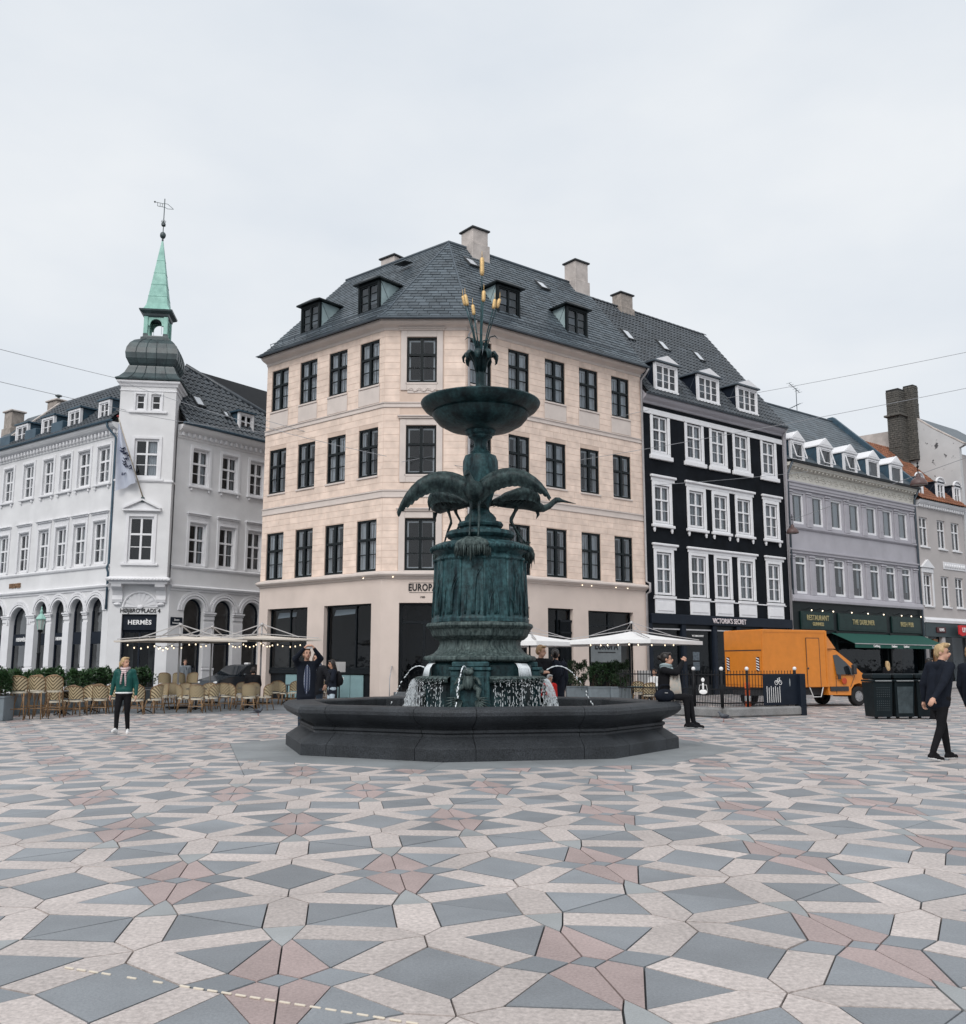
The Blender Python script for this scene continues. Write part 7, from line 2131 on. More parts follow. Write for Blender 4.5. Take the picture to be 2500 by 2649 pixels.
# ------------------------------------------------------------------ stairwell railing with its kerb and sign boards
P1, P2 = Vector((6.93, 28.48)), Vector((9.55, 29.87)); P4 = Vector((4.35, 31.5))
m_kerb = mat('stone_kerb', (.22, .22, .22), .85, .2, 2, coords='World', speck=(60, .3), bump=.3, bscale=60)
fe = thing('stair_railing', 'black iron railing on a stone kerb round the stairwell left of the van', 'railing', (P1.x, P1.y, 0))
def seg(a, b, nm):
    d = (b - a).normalized(); n_ = Vector((d.y, -d.x)); L = (b - a).length
    loc = a - P1
    g = MB(); g.bbox(0, L, -.22, .22, 0, .28, .05); g.build('kerb', m_kerb, fe, (loc.x, loc.y, 0), math.atan2(d.y, d.x))
    for zr in (.40, .80, 1.22):
        g = MB(); g.box(0, L, -.02, .02, zr - .018, zr + .018); g.build('rail', m_iron, fe, (loc.x, loc.y, 0), math.atan2(d.y, d.x))
    bal = MB(); bal.tube([(0, 0, .30), (0, 0, 1.30)], .010, 5); bal.ell((0, 0, 1.31), (.014, .014, .03), 5, 4); bm_ = bal.mesh('baluster', m_iron)
    k = int(L / .115)
    for i in range(1, k): q_ = loc + d * (L * i / k); place('baluster', bm_, fe, (q_.x, q_.y, 0))
    sh = MB(); sh.tube([(0, 0, .30), (0, 0, .78)], .009, 5); shm = sh.mesh('short_baluster', m_iron)
    for i in range(k): q_ = loc + d * (L * (i + .5) / k); place('short_baluster', shm, fe, (q_.x, q_.y, 0))
seg(P1, P2, 'r'); seg(P4, P1, 'l')
m_ball = mat('white_ball', (.75, .75, .75), .4, .05)
for f, a, b in ((0, P1, P2), (.33, P1, P2), (.98, P1, P2), (.25, P1, P4)):
    q_ = a.lerp(b, f) - P1; g = MB(); g.tube([(0, 0, .28), (0, 0, 1.34)], .04, 8); po = g.build('post', m_iron, fe, (q_.x, q_.y, 0), smooth=True); g = MB(); g.ell((0, 0, 1.39), .06, 10, 8); g.build('ball_finial', m_ball, po, smooth=True)
d = (P2 - P1).normalized(); ra = math.atan2(d.y, d.x)
bo = thing('sign_board', 'black board with a white bicycle symbol fixed to the railing beside the van', 'sign', (P1.x + d.x * 1.5 + d.y * .08, P1.y + d.y * 1.5 - d.x * .08, 0), ra)
g = MB(); g.bbox(0, 1.42, -.05, .0, .32, 1.22, .01); g.build('panel', m_navy, bo)
g = MB(); g.bbox(1.38, 1.60, -.16, .12, 0, 1.24, .01); g.build('end_post', m_navy, bo)
bi = MB()
for x in (.50, .66): bi.tube([(x + .062 * math.cos(a), -.058, .98 + .062 * math.sin(a)) for a in [2 * math.pi * k / 14 for k in range(14)]], .008, 4, closed=True)
for a, b in (((.5, .98), (.56, 1.08)), ((.56, 1.08), (.64, 1.08)), ((.66, .98), (.63, 1.11)), ((.56, 1.06), (.59, .98)), ((.59, .98), (.64, 1.06)), ((.54, 1.10), (.58, 1.10)), ((.60, 1.12), (.66, 1.12))): bi.bar((a[0], -.058, a[1]), (b[0], -.058, b[1]), .012)
bi.build('bicycle_symbol', m_wlet, bo)
for k in range(7):
    s = MB(); x = .12 + k * .085; s.bar((x, -.056, .40), (x - .005, -.056, .84 if k % 2 else .88), .022, .01); s.build('white_stripe', m_wlet, bo)
s = MB(); s.ell((1.05, -.055, .98), (.025, .01, .12), 8, 6); s.build('pictogram', mat('grey_mark', (.25, .27, .28), .5), bo)
bl_ = thing('traffic_bollard', 'orange and white plastic marker post behind the railing', 'bollard', (8.0, 29.7, 0))
m_or = mat('safety_orange', (.75, .12, .02), .5, .05); g = MB(); g.bbox(-.08, .08, -.05, .05, .0, .42, .015); g.bbox(-.075, .075, -.045, .045, .58, .98, .015); g.build('post', m_or, bl_)
g = MB(); g.box(-.078, .078, -.047, .047, .42, .58); g.build('reflective_band', m_wlet, bl_)
sk = thing('figure_sign', 'small white pictogram poster tied to the railing left of the corner post', 'sign', (P1.x - .45, P1.y + .40, 0), R(-20))
g = MB(); g.box(-.16, .16, -.02, .0, .62, 1.16); g.build('panel', m_iron, sk)
g = MB(); g.ell((0, -.03, 1.07), (.05, .012, .06), 10, 8); g.bar((0, -.03, .98), (0, -.03, .80), .05, .01); g.bar((-.1, -.03, .92), (.1, -.03, .92), .03, .01); g.bar((-.1, -.03, .92), (-.12, -.03, .76), .025, .01); g.bar((.1, -.03, .92), (.12, -.03, .76), .025, .01); g.ell((0, -.03, .72), (.12, .012, .07), 10, 6); g.build('white_figure', m_wlet, sk)

# ------------------------------------------------------------------ litter bins
m_bin = mat('dark_green_bin', (.007, .013, .016), .45, .2, 4, spec=.2); m_binl = mat('worn_bin_lid', (.045, .062, .07), .5, .3, 5)
def bin_(lab, x, y, w, kind):
    t = thing('litter_bin', lab, 'bin', (x, y, 0), R(6), 'bins standing together at the right')
    b = MB(); h = 1.02
    b.add([(-w / 2 + .03, -.28, .06), (w / 2 - .03, -.28, .06), (w / 2 - .03, .28, .06), (-w / 2 + .03, .28, .06), (-w / 2, -.34, h), (w / 2, -.34, h), (w / 2, .34, h), (-w / 2, .34, h)], [(0, 3, 2, 1), (4, 5, 6, 7), (0, 1, 5, 4), (1, 2, 6, 5), (2, 3, 7, 6), (3, 0, 4, 7)])
    b.build('body', m_bin, t)
    l = MB(); l.bbox(-w / 2 - .02, w / 2 + .02, -.37, .36, h + .01, h + .07, .02); l.bbox(-w / 2, w / 2, -.34, .34, h + .08, h + .24, .04); l.build('lid', m_bin, t)
    s = MB(); s.box(-w / 2 + .04, w / 2 - .04, -.385, -.37, h + .03, h + .05); s.build('lid_strip', mat('pale_strip', (.35, .37, .38), .5), t)
    if kind == 'perf':
        ho = MB(); ho.ell((0, 0, 0), (.010, .004, .010), 6, 4); hm = ho.mesh('hole', mat('hole_light', (.10, .12, .13), .6))
        for r in range(11):
            for c_ in range(7):
                if r in (5,): continue
                z = .25 + r * .062; place('hole', hm, t, (-w / 2 + .1 + c_ * (w - .2) / 6, -.285 - (z - .06) / .96 * .06, z))
    elif kind == 'panel':
        p = MB(); p.add([(-w / 2 + .08, -.295, .16), (w / 2 - .08, -.295, .16), (w / 2 - .05, -.342, .90), (-w / 2 + .05, -.342, .90)], [(0, 1, 2, 3)]); p.v = [(x_, y_ - .012, z_) for x_, y_, z_ in p.v]; p.build('front_panel', m_binl, t)
    else:
        p = MB(); p.box(-.10, .02, -.335, -.326, .55, .85); p.build('sticker', mat('yellow_sticker', (.55, .52, .20), .5, .2), t)
    for sx in (-1, 1):
        w_ = MB(); w_.lathe([(.05, -.03), (.06, 0), (.05, .03)], 12); w_.v = [(z_, x_, y_) for x_, y_, z_ in w_.v]; w_.build('castor', m_tyre, t, (sx * (w / 2 - .1), -.2, .06))
    return t
bin_('dark perforated litter bin, leftmost of the bins beside the van', 11.22, 27.95, .56, 'perf')
bin_('dark litter bin with a worn grey front panel, middle of the bins', 11.85, 28.0, .58, 'panel')
bin_('dark litter bin with a yellow sticker behind the young man', 12.5, 28.1, .56, 'sticker')

# ------------------------------------------------------------------ lamps, wires, pigeons
lp = thing('street_lamp', 'old black street lamp with green lantern before the white arcade', 'street lamp', (gx(90, 36.0), 36.0, 0))
g = MB(); g.lathe([(.16, 0), (.17, .1), (.12, .25), (.10, .7), (.11, .74), (.065, .8), (.055, 1.9), (.075, 1.93), (.05, 1.97), (.042, 2.68), (.08, 2.72), (.09, 2.78)], 14); g.build('post', m_iron, lp, smooth=40)
g = MB(); g.lathe([(.09, 2.80), (.155, 3.16)], 6, cap=True); g.build('lantern_glass', mat('frosted_glass', (.42, .44, .42), .3, .1), lp)
g = MB(); g.lathe([(.19, 3.16), (.20, 3.19), (.10, 3.34), (.05, 3.38), (.06, 3.46), (.02, 3.56), (.03, 3.6), (.0, 3.66)], 6); g.build('lantern_roof', m_copper_g, lp)
for k in range(6):
    a = k * math.pi / 3; g = MB(); g.bar((.095 * math.cos(a), .095 * math.sin(a), 2.79), (.16 * math.cos(a), .16 * math.sin(a), 3.17), .014); g.build('lantern_bar', m_copper_g, lp)
m_wl = mat('overhead_wire', (.28, .29, .31), .6, .1)
def wire(lab, a, b, sag, r=.011):
    t = MB(); a, b = Vector(a), Vector(b); o = a.lerp(b, .5); pts = []
    for k in range(25): f = k / 24; p = a.lerp(b, f) - o; p.z -= sag * 4 * f * (1 - f); pts.append(p)
    t.tube(pts, r, 5); w_ = t.build('overhead_wire', m_wl, None, o); tag(w_, lab, 'wire', 'lamp wires over the square')
def ray3(u, v, Y):
    x, y = (u - 1250) / 2500, -(v - 1324.5) / 2500
    d = Vector((x, math.cos(R(9)) - y * math.sin(R(9)), math.sin(R(9)) + y * math.cos(R(9)))); return d * (Y / d.y) + Vector((0, 0, 1.5))
wire('upper wire crossing the sky at left to the white tower', ray3(-40, 893, 34), ray3(310, 980, 46), .02)
wire('lower wire crossing the sky at left below the upper one', ray3(-40, 978, 34), ray3(330, 1062, 46), .02)
wire('wire crossing the white tower front and the gap beside the cream house', ray3(310, 985, 45.6), ray3(1000, 1180, 40.0 - .3), .25)
wire('wire running across the white tower lower down', ray3(300, 1060, 45.4), ray3(700, 1120, 44.5), .1)
wire('upper wire rising to the right over the grey house', ray3(1880, 1030, 49), ray3(2540, 903, 40), .05)
wire('lower wire rising to the right beside the brick chimney', ray3(1500, 1190, 43.5), ray3(2540, 996, 40), .10)
wire('wire crossing the cream facade behind the fountain bowl', ray3(1040, 1195, 39.6), ray3(1680, 1060, 47), .05)
wire('wire crossing the black facade at half height', ray3(1690, 1255, 46), ray3(2090, 1220, 54), .05)
wire('wire carrying the near pendant lamp before the grey house', ray3(2050, 1345, 44), ray3(2540, 1170, 34), .0)
wire('long slack wire from the white house across the cream facade', ray3(680, 1085, 44.4), ray3(1240, 1215, 39.5), .15)
m_shade = mat('copper_shade', (.085, .05, .048), .45, .2, 4, col2=(.13, .085, .08))
def pendant(lab, p, s):
    t = thing('pendant_lamp', lab, 'street lamp', p, 0, 'copper dome lamps hung on wires')
    g = MB(); g.lathe([(.30, 0), (.315, .02), (.31, .08), (.27, .18), (.19, .27), (.10, .31), (.09, .36), (.075, .44), (.03, .46)], 24, cap=False); g.v = [(x * s, y * s, z * s) for x, y, z in g.v]; g.build('shade', m_shade, t, smooth=True)
    g = MB(); g.lathe([(.28, .03), (.10, .06), (.0, .06)], 20, cap=False); g.v = [(x * s, y * s, z * s) for x, y, z in g.v]; g.build('diffuser', mat('diffuser', (.25, .24, .23), .5), t)
    g = MB(); g.tube([(0, 0, .45 * s), (0, 0, 1.0 * s)], .02, 6); g.ell((0, 0, .72 * s), (.05 * s, .05 * s, .05 * s), 8, 6); g.ell((0, 0, .86 * s), (.05 * s, .05 * s, .03 * s), 8, 6); g.build('hanger', m_iron, t, smooth=True)
pendant('large copper dome lamp hanging before the orange tiled roof', (16.52, 36.0, 8.22), 1.0)
pendant('small copper dome lamp hanging between the black and grey houses', (16.82, 52.0, 8.56), 1.05)
m_pig = mat('pigeon_grey', (.075, .085, .10), .6, .3, 20); m_pig2 = mat('pigeon_dark', (.03, .033, .045), .5, .3, 20)
def pigeon(lab, x, y, a):
    t = thing('pigeon', lab, 'pigeon', (x, y, 0), R(a), 'pigeons on the paving')
    g = MB(); g.tube([(-.17, 0, .10), (-.12, 0, .115), (-.05, 0, .13), (.03, 0, .15), (.08, 0, .18), (.10, 0, .22), (.115, 0, .245), (.14, 0, .25), (.158, 0, .243), (.175, 0, .238)], [.006, .03, .058, .066, .05, .032, .028, .024, .008, .003], 10); g.build('body', m_pig, t, smooth=True)
    for s in (-1, 1):
        w_ = MB(); w_.ell((-.03, .05 * s, .14), (.11, .018, .045), 10, 6, rot=Matrix.Rotation(.25, 3, 'Y')); w_.build('wing', m_pig2, t, smooth=True)
        l = MB(); l.tube([(0, .025 * s, .09), (.005, .025 * s, .0)], .006, 5); l.tube([(.0, .025 * s, .004), (.035, .025 * s, .004)], .004, 4); l.build('leg', mat('pigeon_leg', (.3, .08, .06), .6), t)
    g = MB(); g.tube([(-.14, 0, .11), (-.26, 0, .085)], [.025, .03], 6, flat=.3); g.build('tail', m_pig2, t)
pigeon('grey pigeon on the paving before the stone kerb at right', 6.46, 26.45, 160)
pigeon('grey pigeon on the paving left of the basin', -6.73, 29.5, 35)
# small urn-like tub and square lantern by the cream house
tb = thing('plant_tub', 'weathered round tub against the cream house left of the steps', 'tub', (gx(962, 41.4), 41.4, 0)); g = MB(); g.lathe([(.24, 0), (.30, .12), (.33, .46), (.36, .5), (.36, .58), (.3, .6), (.28, .5)], 20); g.build('tub', mat('lead_tub', (.10, .11, .12), .7, .3, 6), tb, smooth=40)
lb = thing('box_lantern', 'square pale lamp box on a post beside the woman with long hair', 'lamp', (gx(877, 38.6), 38.6, 0)); g = MB(); g.tube([(0, 0, 0), (0, 0, 1.2)], .03, 6); g.build('post', m_iron, lb); g = MB(); g.bbox(-.17, .17, -.17, .17, 1.22, 1.62, .01); o = g.build('lamp_box', mat('lamp_box_grey', (.42, .41, .40), .5, .1), lb); o.rotation_euler = (0, 0, R(40))
ub = thing('utility_box', 'grey metal utility box on the corner of the cream house', 'box', (gx(1668, 43.9), 43.9, 0)); g = MB(); g.bbox(-.28, .28, -.18, .18, .25, 1.25, .02); g.build('cabinet', mat('grey_cabinet', (.30, .30, .30), .6, .1), ub); g = MB(); g.bbox(-.24, .24, -.14, .14, 0, .25, .01); g.build('base', m_iron, ub)
gt_ = thing('bistro_table', 'long green slatted café table right behind the basin rim', 'table', (gx(1668, 35.6), 35.6, 0))
g = MB()
for k in range(5):
    s = MB(); s.box(-.55, .55, -.3 + k * .125, -.3 + k * .125 + .11, .71, .735); s.build('slat', mat('green_slat', (.05, .10, .105), .5, .1), gt_)
for sx in (-.45, .45):
    for sy in (-.25, .25):
        l = MB(); l.bar((sx, sy, 0), (sx * .9, -sy, .71), .025); l.build('leg', m_iron, gt_)
# ------------------------------------------------------------------ people
m_skin = mat('skin', (.52, .30, .215), .55, .08, 6, spec=.35); m_skin2 = mat('skin_tan', (.38, .21, .14), .55, .08, 6, spec=.35)
m_eye = mat('eye', (.02, .016, .014), .3, .1); m_lip = mat('lip', (.36, .13, .11), .5, .1)
cloth = lambda n, c, **k: mat('cloth_' + n, c, k.pop('rough', .85), .18, 8, bump=.35, bscale=22, spec=.15, **k)
def capsule(g, a, b, ra, rb, n=12):
    a, b = Vector(a), Vector(b); t = b - a; L = t.length
    t = t / L if L > 1e-6 else Vector((0, 0, 1))
    pts = []; rs = []
    for k in range(5):
        an = math.pi / 2 * k / 4; pts.append(a - t * ra * math.cos(an)); rs.append(max(ra * math.sin(an), .001))
    for k in range(4, -1, -1):
        an = math.pi / 2 * k / 4; pts.append(b + t * rb * math.cos(an)); rs.append(max(rb * math.sin(an), .001))
    g.tube(pts, rs, n)
def remesh(name, prims, mats, voxel, smooth=4):
    """union of tapered limbs and ellipsoids as one continuous skin; each face takes the colour of the limb nearest to it"""
    g = MB()
    for p in prims:
        if p[0] == 'c': capsule(g, p[1], p[2], p[3], p[4])
        else: g.ell(p[1], p[2], 14, 10, rot=p[4] if len(p) > 4 else None)
    me = g.mesh(name + '_tmp', mats[0])
    o = bpy.data.objects.new(name + '_tmp', me); COL.objects.link(o)
    md = o.modifiers.new('r', 'REMESH'); md.mode = 'VOXEL'; md.voxel_size = voxel; md.adaptivity = 0
    ms = o.modifiers.new('s', 'SMOOTH'); ms.factor = .5; ms.iterations = smooth
    dg = bpy.context.evaluated_depsgraph_get()
    res = bpy.data.meshes.new_from_object(o.evaluated_get(dg))
    bpy.data.objects.remove(o); bpy.data.meshes.remove(me)
    res.name = name; res.materials.clear()
    for m in mats: res.materials.append(m)
    if len(mats) > 1:
        n = len(res.polygons); C = np.empty(n * 3); res.polygons.foreach_get('center', C); C = C.reshape(-1, 3)
        best = np.full(n, 1e9); idx = np.zeros(n, int)
        for p in prims:
            if p[0] == 'c':
                a, b = np.array(p[1]), np.array(p[2]); d = b - a; L2 = d @ d + 1e-9
                t = np.clip(((C - a) @ d) / L2, 0, 1); dist = np.linalg.norm(C - a - t[:, None] * d, axis=1) - (p[3] + (p[4] - p[3]) * t); mi = p[5]
            else:
                c = np.array(p[1]); r = np.array(p[2] if not isinstance(p[2], (int, float)) else (p[2],) * 3)
                k = np.linalg.norm((C - c) / r, axis=1); dist = (k - 1) * r.min(); mi = p[3]
            s = dist < best; best[s] = dist[s]; idx[s] = mi
        res.polygons.foreach_set('material_index', idx.astype(np.int32))
    res.polygons.foreach_set('use_smooth', [True] * len(res.polygons)); res.update()
    return res
def person(label, loc, rz, J=None, top=None, legs=None, shoes=None, sole=None, skin=m_skin, hair=None, hair_style='short', look=(0, 0), H=1.70, bulk=1.0, hem=.86, scarf=None, voxel=.014, grip=.5, sleeve=True, female=False, group=None, belt=None):
    s = H / 1.70
    D = dict(pelvis=(0, 0, .93), chest=(0, .0, 1.24), neck=(0, .015, 1.43), head=(0, -.015, 1.585), shL=(.175, .01, 1.375), shR=(-.175, .01, 1.375), elL=(.225, .03, 1.10), elR=(-.225, .03, 1.10), wrL=(.22, -.06, .865), wrR=(-.22, -.06, .865),
             hipL=(.088, 0, .90), hipR=(-.088, 0, .90), knL=(.10, -.02, .49), knR=(-.10, -.02, .49), anL=(.10, .03, .085), anR=(-.10, .03, .085), toeL=(.12, -.13, .035), toeR=(-.12, -.13, .035))
    D.update(J or {})
    P = {k: Vector(v) * s for k, v in D.items()}
    SK, TO, LE, SH, SO, LI = range(6)
    mats = [skin, top, legs or top, shoes or m_iron, sole or shoes or m_iron, m_lip]
    pr = []; C = lambda a, b, ra, rb, m: pr.append(('c', tuple(a), tuple(b), ra * s, rb * s, m))
    E_ = lambda c, r, m, rot=None: pr.append(('e', tuple(c), tuple(x * s for x in r), m) + ((rot,) if rot is not None else ()))
    pel, che, nec, hed = P['pelvis'], P['chest'], P['neck'], P['head']
    ax = (P['shL'] - P['shR']).normalized(); hx = (P['hipL'] - P['hipR']).normalized()
    b_ = bulk
    hd = (che - pel).normalized(); hz = pel + hd * ((hem - .93) * s); bot = hz + Vector((0, 0, .02 * s)) if hem < .93 else pel + Vector((0, 0, .03 * s))
    for sg in (-1, 1):
        C(che + ax * (.075 * sg * s), bot + hx * (.07 * sg * s), .105 * b_, .104 * b_, TO)
        C(P['shL' if sg > 0 else 'shR'] * .72 + che * .28 + Vector((0, 0, .02)), che + ax * (.06 * sg * s), .085 * b_, .10 * b_, TO)
    C(P['shL'], P['shR'], .068 * b_, .068 * b_, TO)
    C(P['hipL'], P['hipR'], .105, .105, LE)
    C(hz + hx * .07 * s, hz - hx * .07 * s, .108 * b_, .108 * b_, TO)
    C(che.lerp(nec, .55), nec + (hed - nec) * .1, .07, .055, TO)
    C(nec, hed - (hed - nec) * .2, .052, .05, SK)
    for sd in 'LR':
        sh, el, wr = P['sh' + sd], P['el' + sd], P['wr' + sd]
        C(sh, el, .064 * b_, .052 * b_, TO if sleeve else SK); C(el, wr, .050 * b_, .036, TO if sleeve else SK)
        f = (wr - el).normalized(); side = f.cross(Vector((0, 0, 1)));  side = side.normalized() if side.length > .1 else Vector((1, 0, 0))
        inn = f.cross(side).normalized()
        tw = (P['pelvis'] - wr); tw = (tw - f * tw.dot(f)); tw = tw.normalized() if tw.length > 1e-3 else inn
        si = f.cross(tw).normalized()
        palm = wr + f * .055 * s
        C(wr, wr + f * .03 * s, .028, .028, SK)
        C(palm + si * .018 * s, palm - si * .018 * s, .024, .024, SK); C(palm + f * .03 * s + si * .02 * s, palm + f * .03 * s - si * .02 * s, .020, .020, SK)
        for k, ln in enumerate((.030, .036, .034, .026)):
            o = palm + f * .045 * s + si * ((k - 1.5) * .0175 * s); cu = grip
            m1 = o + (f * (1 - cu * .45) + tw * cu * .6).normalized() * ln * s; m2 = m1 + (f * (1 - cu * 1.1) + tw * cu).normalized() * ln * .9 * s
            C(o, m1, .0105, .0098, SK); C(m1, m2, .0098, .0085, SK)
        th = palm - f * .015 * s + si * .028 * s
        C(th, th + (f * .5 + si * .6 + tw * .35).normalized() * .045 * s, .012, .010, SK)
        hp, kn, an, to = P['hip' + sd], P['kn' + sd], P['an' + sd], P['toe' + sd]
        C(hp, kn, .092 if not female else .094, .064, LE); C(kn, an + (kn - an).normalized() * .03 * s, .062, .046, LE)
        fw = (to - an); hl = an - Vector((fw.x, fw.y, 0)).normalized() * .045 * s; hl.z = an.z - .04 * s + max(0, 0)
        C(an, hl, .036, .036, SH); C(hl, to, .036, .034, SH); C(an, to.lerp(an, .45) + Vector((0, 0, .015)), .036, .03, SH)
        C(hl - Vector((0, 0, .02 * s)), to - Vector((0, 0, .018 * s)), .030, .030, SO)
    HR_ = Matrix.Rotation(R(look[0]), 3, 'Z') @ Matrix.Rotation(R(look[1]), 3, 'X')
    hp_ = lambda x, y, z: hed + HR_ @ (Vector((x, y, z)) * s)
    E_(hp_(0, .012, .03), (.074, .094, .092), SK, HR_); E_(hp_(0, -.028, -.045), (.054, .060, .066), SK, HR_); E_(hp_(0, -.045, -.085), (.034, .034, .026), SK, HR_)
    E_(hp_(0, -.100, -.012), (.013, .020, .026), SK, HR_); E_(hp_(0, -.090, -.052), (.022, .012, .008), LI, HR_)
    for sg in (-1, 1): E_(hp_(.076 * sg, .012, -.005), (.014, .022, .034), SK, HR_)
    root = thing('person', label, 'person', loc, rz, group)
    place('body', remesh('body', pr, mats, voxel), root)
    for sg in (-1, 1):
        e = MB(); e.ell((0, 0, 0), (.014 * s, .008 * s, .0085 * s), 8, 6); o = e.build('eye', m_eye, root, hp_(.031 * sg, -.083, .012)); o.rotation_euler = HR_.to_euler()
        e = MB(); e.ell((0, 0, 0), (.021 * s, .007 * s, .005 * s), 8, 5); o = e.build('eyebrow', hair or m_eye, root, hp_(.032 * sg, -.083, .037)); o.rotation_euler = HR_.to_euler()
    if hair:
        h = []; EH = lambda c, r: h.append(('e', tuple(c), tuple(x * s for x in r), 0, HR_)); CHh = lambda a, b, ra, rb: h.append(('c', tuple(a), tuple(b), ra * s, rb * s, 0))
        EH(hp_(0, .030, .055), (.083, .094, .082)); EH(hp_(0, .055, .0), (.080, .070, .085)); EH(hp_(0, -.045, .105), (.066, .045, .026))
        for sg in (-1, 1): EH(hp_(.062 * sg, .02, .035), (.024, .060, .050))
        if hair_style == 'quiff': EH(hp_(0, -.06, .125), (.062, .042, .030)); EH(hp_(.03, -.02, .130), (.05, .06, .028))
        if hair_style == 'pony':
            CHh(hp_(0, .11, .05), hp_(-.01, .17, .0), .034, .030); CHh(hp_(-.01, .17, .0), hp_(-.02, .165, -.13), .032, .012)
        if hair_style == 'long':
            for x in (-.055, -.02, .02, .055): CHh(hp_(x, .06, .02), hp_(x * 1.15, .09, -.20), .042, .030); CHh(hp_(x * 1.15, .09, -.20), hp_(x * 1.1, .085, -.33), .034, .015)
            for sg in (-1, 1): CHh(hp_(.07 * sg, .0, .02), hp_(.078 * sg, .01, -.18), .026, .02)
        if hair_style == 'bun': EH(hp_(0, .13, .03), (.05, .05, .05))
        place('hair', remesh('hair', h, [hair], voxel, 2), root)
    if scarf:
        sc_m, style = scarf; g = MB(); c = nec + Vector((0, -.01, .01)) * s
        for j in range(3):
            g.tube([c + Vector(((.078 + .006 * j) * math.cos(a) * s, (.082 + .006 * j) * math.sin(a) * s, (-.035 + .028 * j + .012 * math.sin(2 * a + j)) * s)) for a in [2 * math.pi * k / 20 for k in range(20)]], .026 * s, 8, closed=True)
        if style == 'tails':
            for x, L_ in ((-.035, .30), (.03, .34)):
                q_ = c + Vector((x, -.085, -.03)) * s
                g.tube([q_, q_ + Vector((x * .2, -.035, -.10)) * s, q_ + Vector((x * .5, -.03, -.22)) * s, q_ + Vector((x * .7, -.02, -L_)) * s], [.04 * s, .042 * s, .045 * s, .04 * s], 8, flat=.45)
            g.ell(c + Vector((0, -.105, -.06)) * s, (.045 * s, .03 * s, .04 * s), 10, 8)
        g.build('scarf', sc_m, root, smooth=True)
    if belt:
        g = MB(); zc = hz - hd * .085 * s; zc = hz + Vector((0, 0, -.075 * s))
        g.tube([zc + Vector((.178 * math.cos(a) * s, .112 * math.sin(a) * s, 0)) for a in [2 * math.pi * k / 22 for k in range(22)]], .022 * s, 6, closed=True); g.build('shirt_hem', belt, root, smooth=True)
    return root
def check_mat(name, c1, c2, c3, sc_=24):
    m = bpy.data.materials.new(name); m.use_nodes = True; t = m.node_tree; L = t.links.new; b = t.nodes['Principled BSDF']; b.inputs['Roughness'].default_value = .9
    co = t.nodes.new('ShaderNodeTexCoord'); sp = t.nodes.new('ShaderNodeSeparateXYZ'); L(co.outputs['Object'], sp.inputs[0]); outs = []
    for ax in ('X', 'Z'):
        mu = t.nodes.new('ShaderNodeMath'); mu.operation = 'MULTIPLY'; mu.inputs[1].default_value = sc_; L(sp.outputs[ax], mu.inputs[0]); fr = t.nodes.new('ShaderNodeMath'); fr.operation = 'FRACT'; L(mu.outputs[0], fr.inputs[0]); gt = t.nodes.new('ShaderNodeMath'); gt.operation = 'GREATER_THAN'; gt.inputs[1].default_value = .72; L(fr.outputs[0], gt.inputs[0]); outs.append(gt.outputs[0])
    m1 = t.nodes.new('ShaderNodeMix'); m1.data_type = 'RGBA'; L(outs[0], m1.inputs[0]); m1.inputs[6].default_value = (*c1, 1); m1.inputs[7].default_value = (*c2, 1)
    m2 = t.nodes.new('ShaderNodeMix'); m2.data_type = 'RGBA'; L(outs[1], m2.inputs[0]); L(m1.outputs[2], m2.inputs[6]); m2.inputs[7].default_value = (*c3, 1); L(m2.outputs[2], b.inputs['Base Color'])
    return m
blackc = cloth('black', (.009, .009, .011)); navyc = cloth('navy', (.010, .013, .021)); darkc = cloth('charcoal', (.018, .019, .023)); greenc = cloth('green_satin', (.012, .075, .066), rough=.4); whitec = cloth('white', (.72, .72, .72)); greyc = cloth('grey', (.16, .18, .20)); jeansc = cloth('jeans', (.030, .042, .060)); palej = cloth('pale_jeans', (.38, .46, .52)); redc = cloth('red', (.50, .022, .018)); lgreyc = cloth('light_grey', (.42, .42, .42))
blond = mat('hair_blond', (.42, .29, .15), .5, .3, 40, streak=(1, 1, .2)); brownh = mat('hair_brown', (.055, .032, .020), .45, .3, 40, streak=(1, 1, .2)); darkh = mat('hair_dark', (.014, .010, .009), .4, .3, 40); sandy = mat('hair_sandy', (.28, .17, .085), .5, .3, 40)
scarfm = check_mat('pink_check_scarf', (.70, .56, .55), (.55, .42, .44), (.20, .15, .17), 22); plaid = check_mat('navy_plaid', (.012, .018, .045), (.30, .33, .40), (.05, .07, .13), 17)

person('woman in green satin bomber jacket and pink scarf walking towards the viewer at left', (-7.93, 21.7, 0), R(6), dict(hipL=(.088, 0, .90), knL=(.09, .0, .49), anL=(.10, .10, .085), toeL=(.13, -.05, .04), knR=(-.10, -.11, .50), anR=(-.10, -.12, .105), toeR=(-.13, -.27, .09), elL=(.25, .04, 1.11), wrL=(.27, -.03, .87), elR=(-.25, .06, 1.11), wrR=(-.29, .04, .88)),
       greenc, blackc, whitec, whitec, hair=blond, hair_style='pony', look=(52, 0), H=1.66, bulk=1.12, hem=.99, scarf=(scarfm, 'tails'), female=True, belt=whitec, voxel=.011)
pa = (gx(789, 22.0), 22.0, 0)
pman = person('man in dark coat and plaid shirt raising a phone behind the basin', pa, R(18), dict(elL=(.26, -.16, 1.50), wrL=(.10, -.30, 1.70), elR=(-.26, -.16, 1.50), wrR=(-.10, -.30, 1.70)), navyc, jeansc, blackc, skin=m_skin, hair=mat('hair_stubble', (.16, .09, .055), .7, .2, 40), look=(8, -12), H=1.86, bulk=1.2, hem=.74, grip=.9)
shf = MB(); shf.ell((0, 0, 0), (.085, .05, .33), 12, 10); shf.build('shirt_front', plaid, pman, (0, -.115, 1.18), smooth=True)
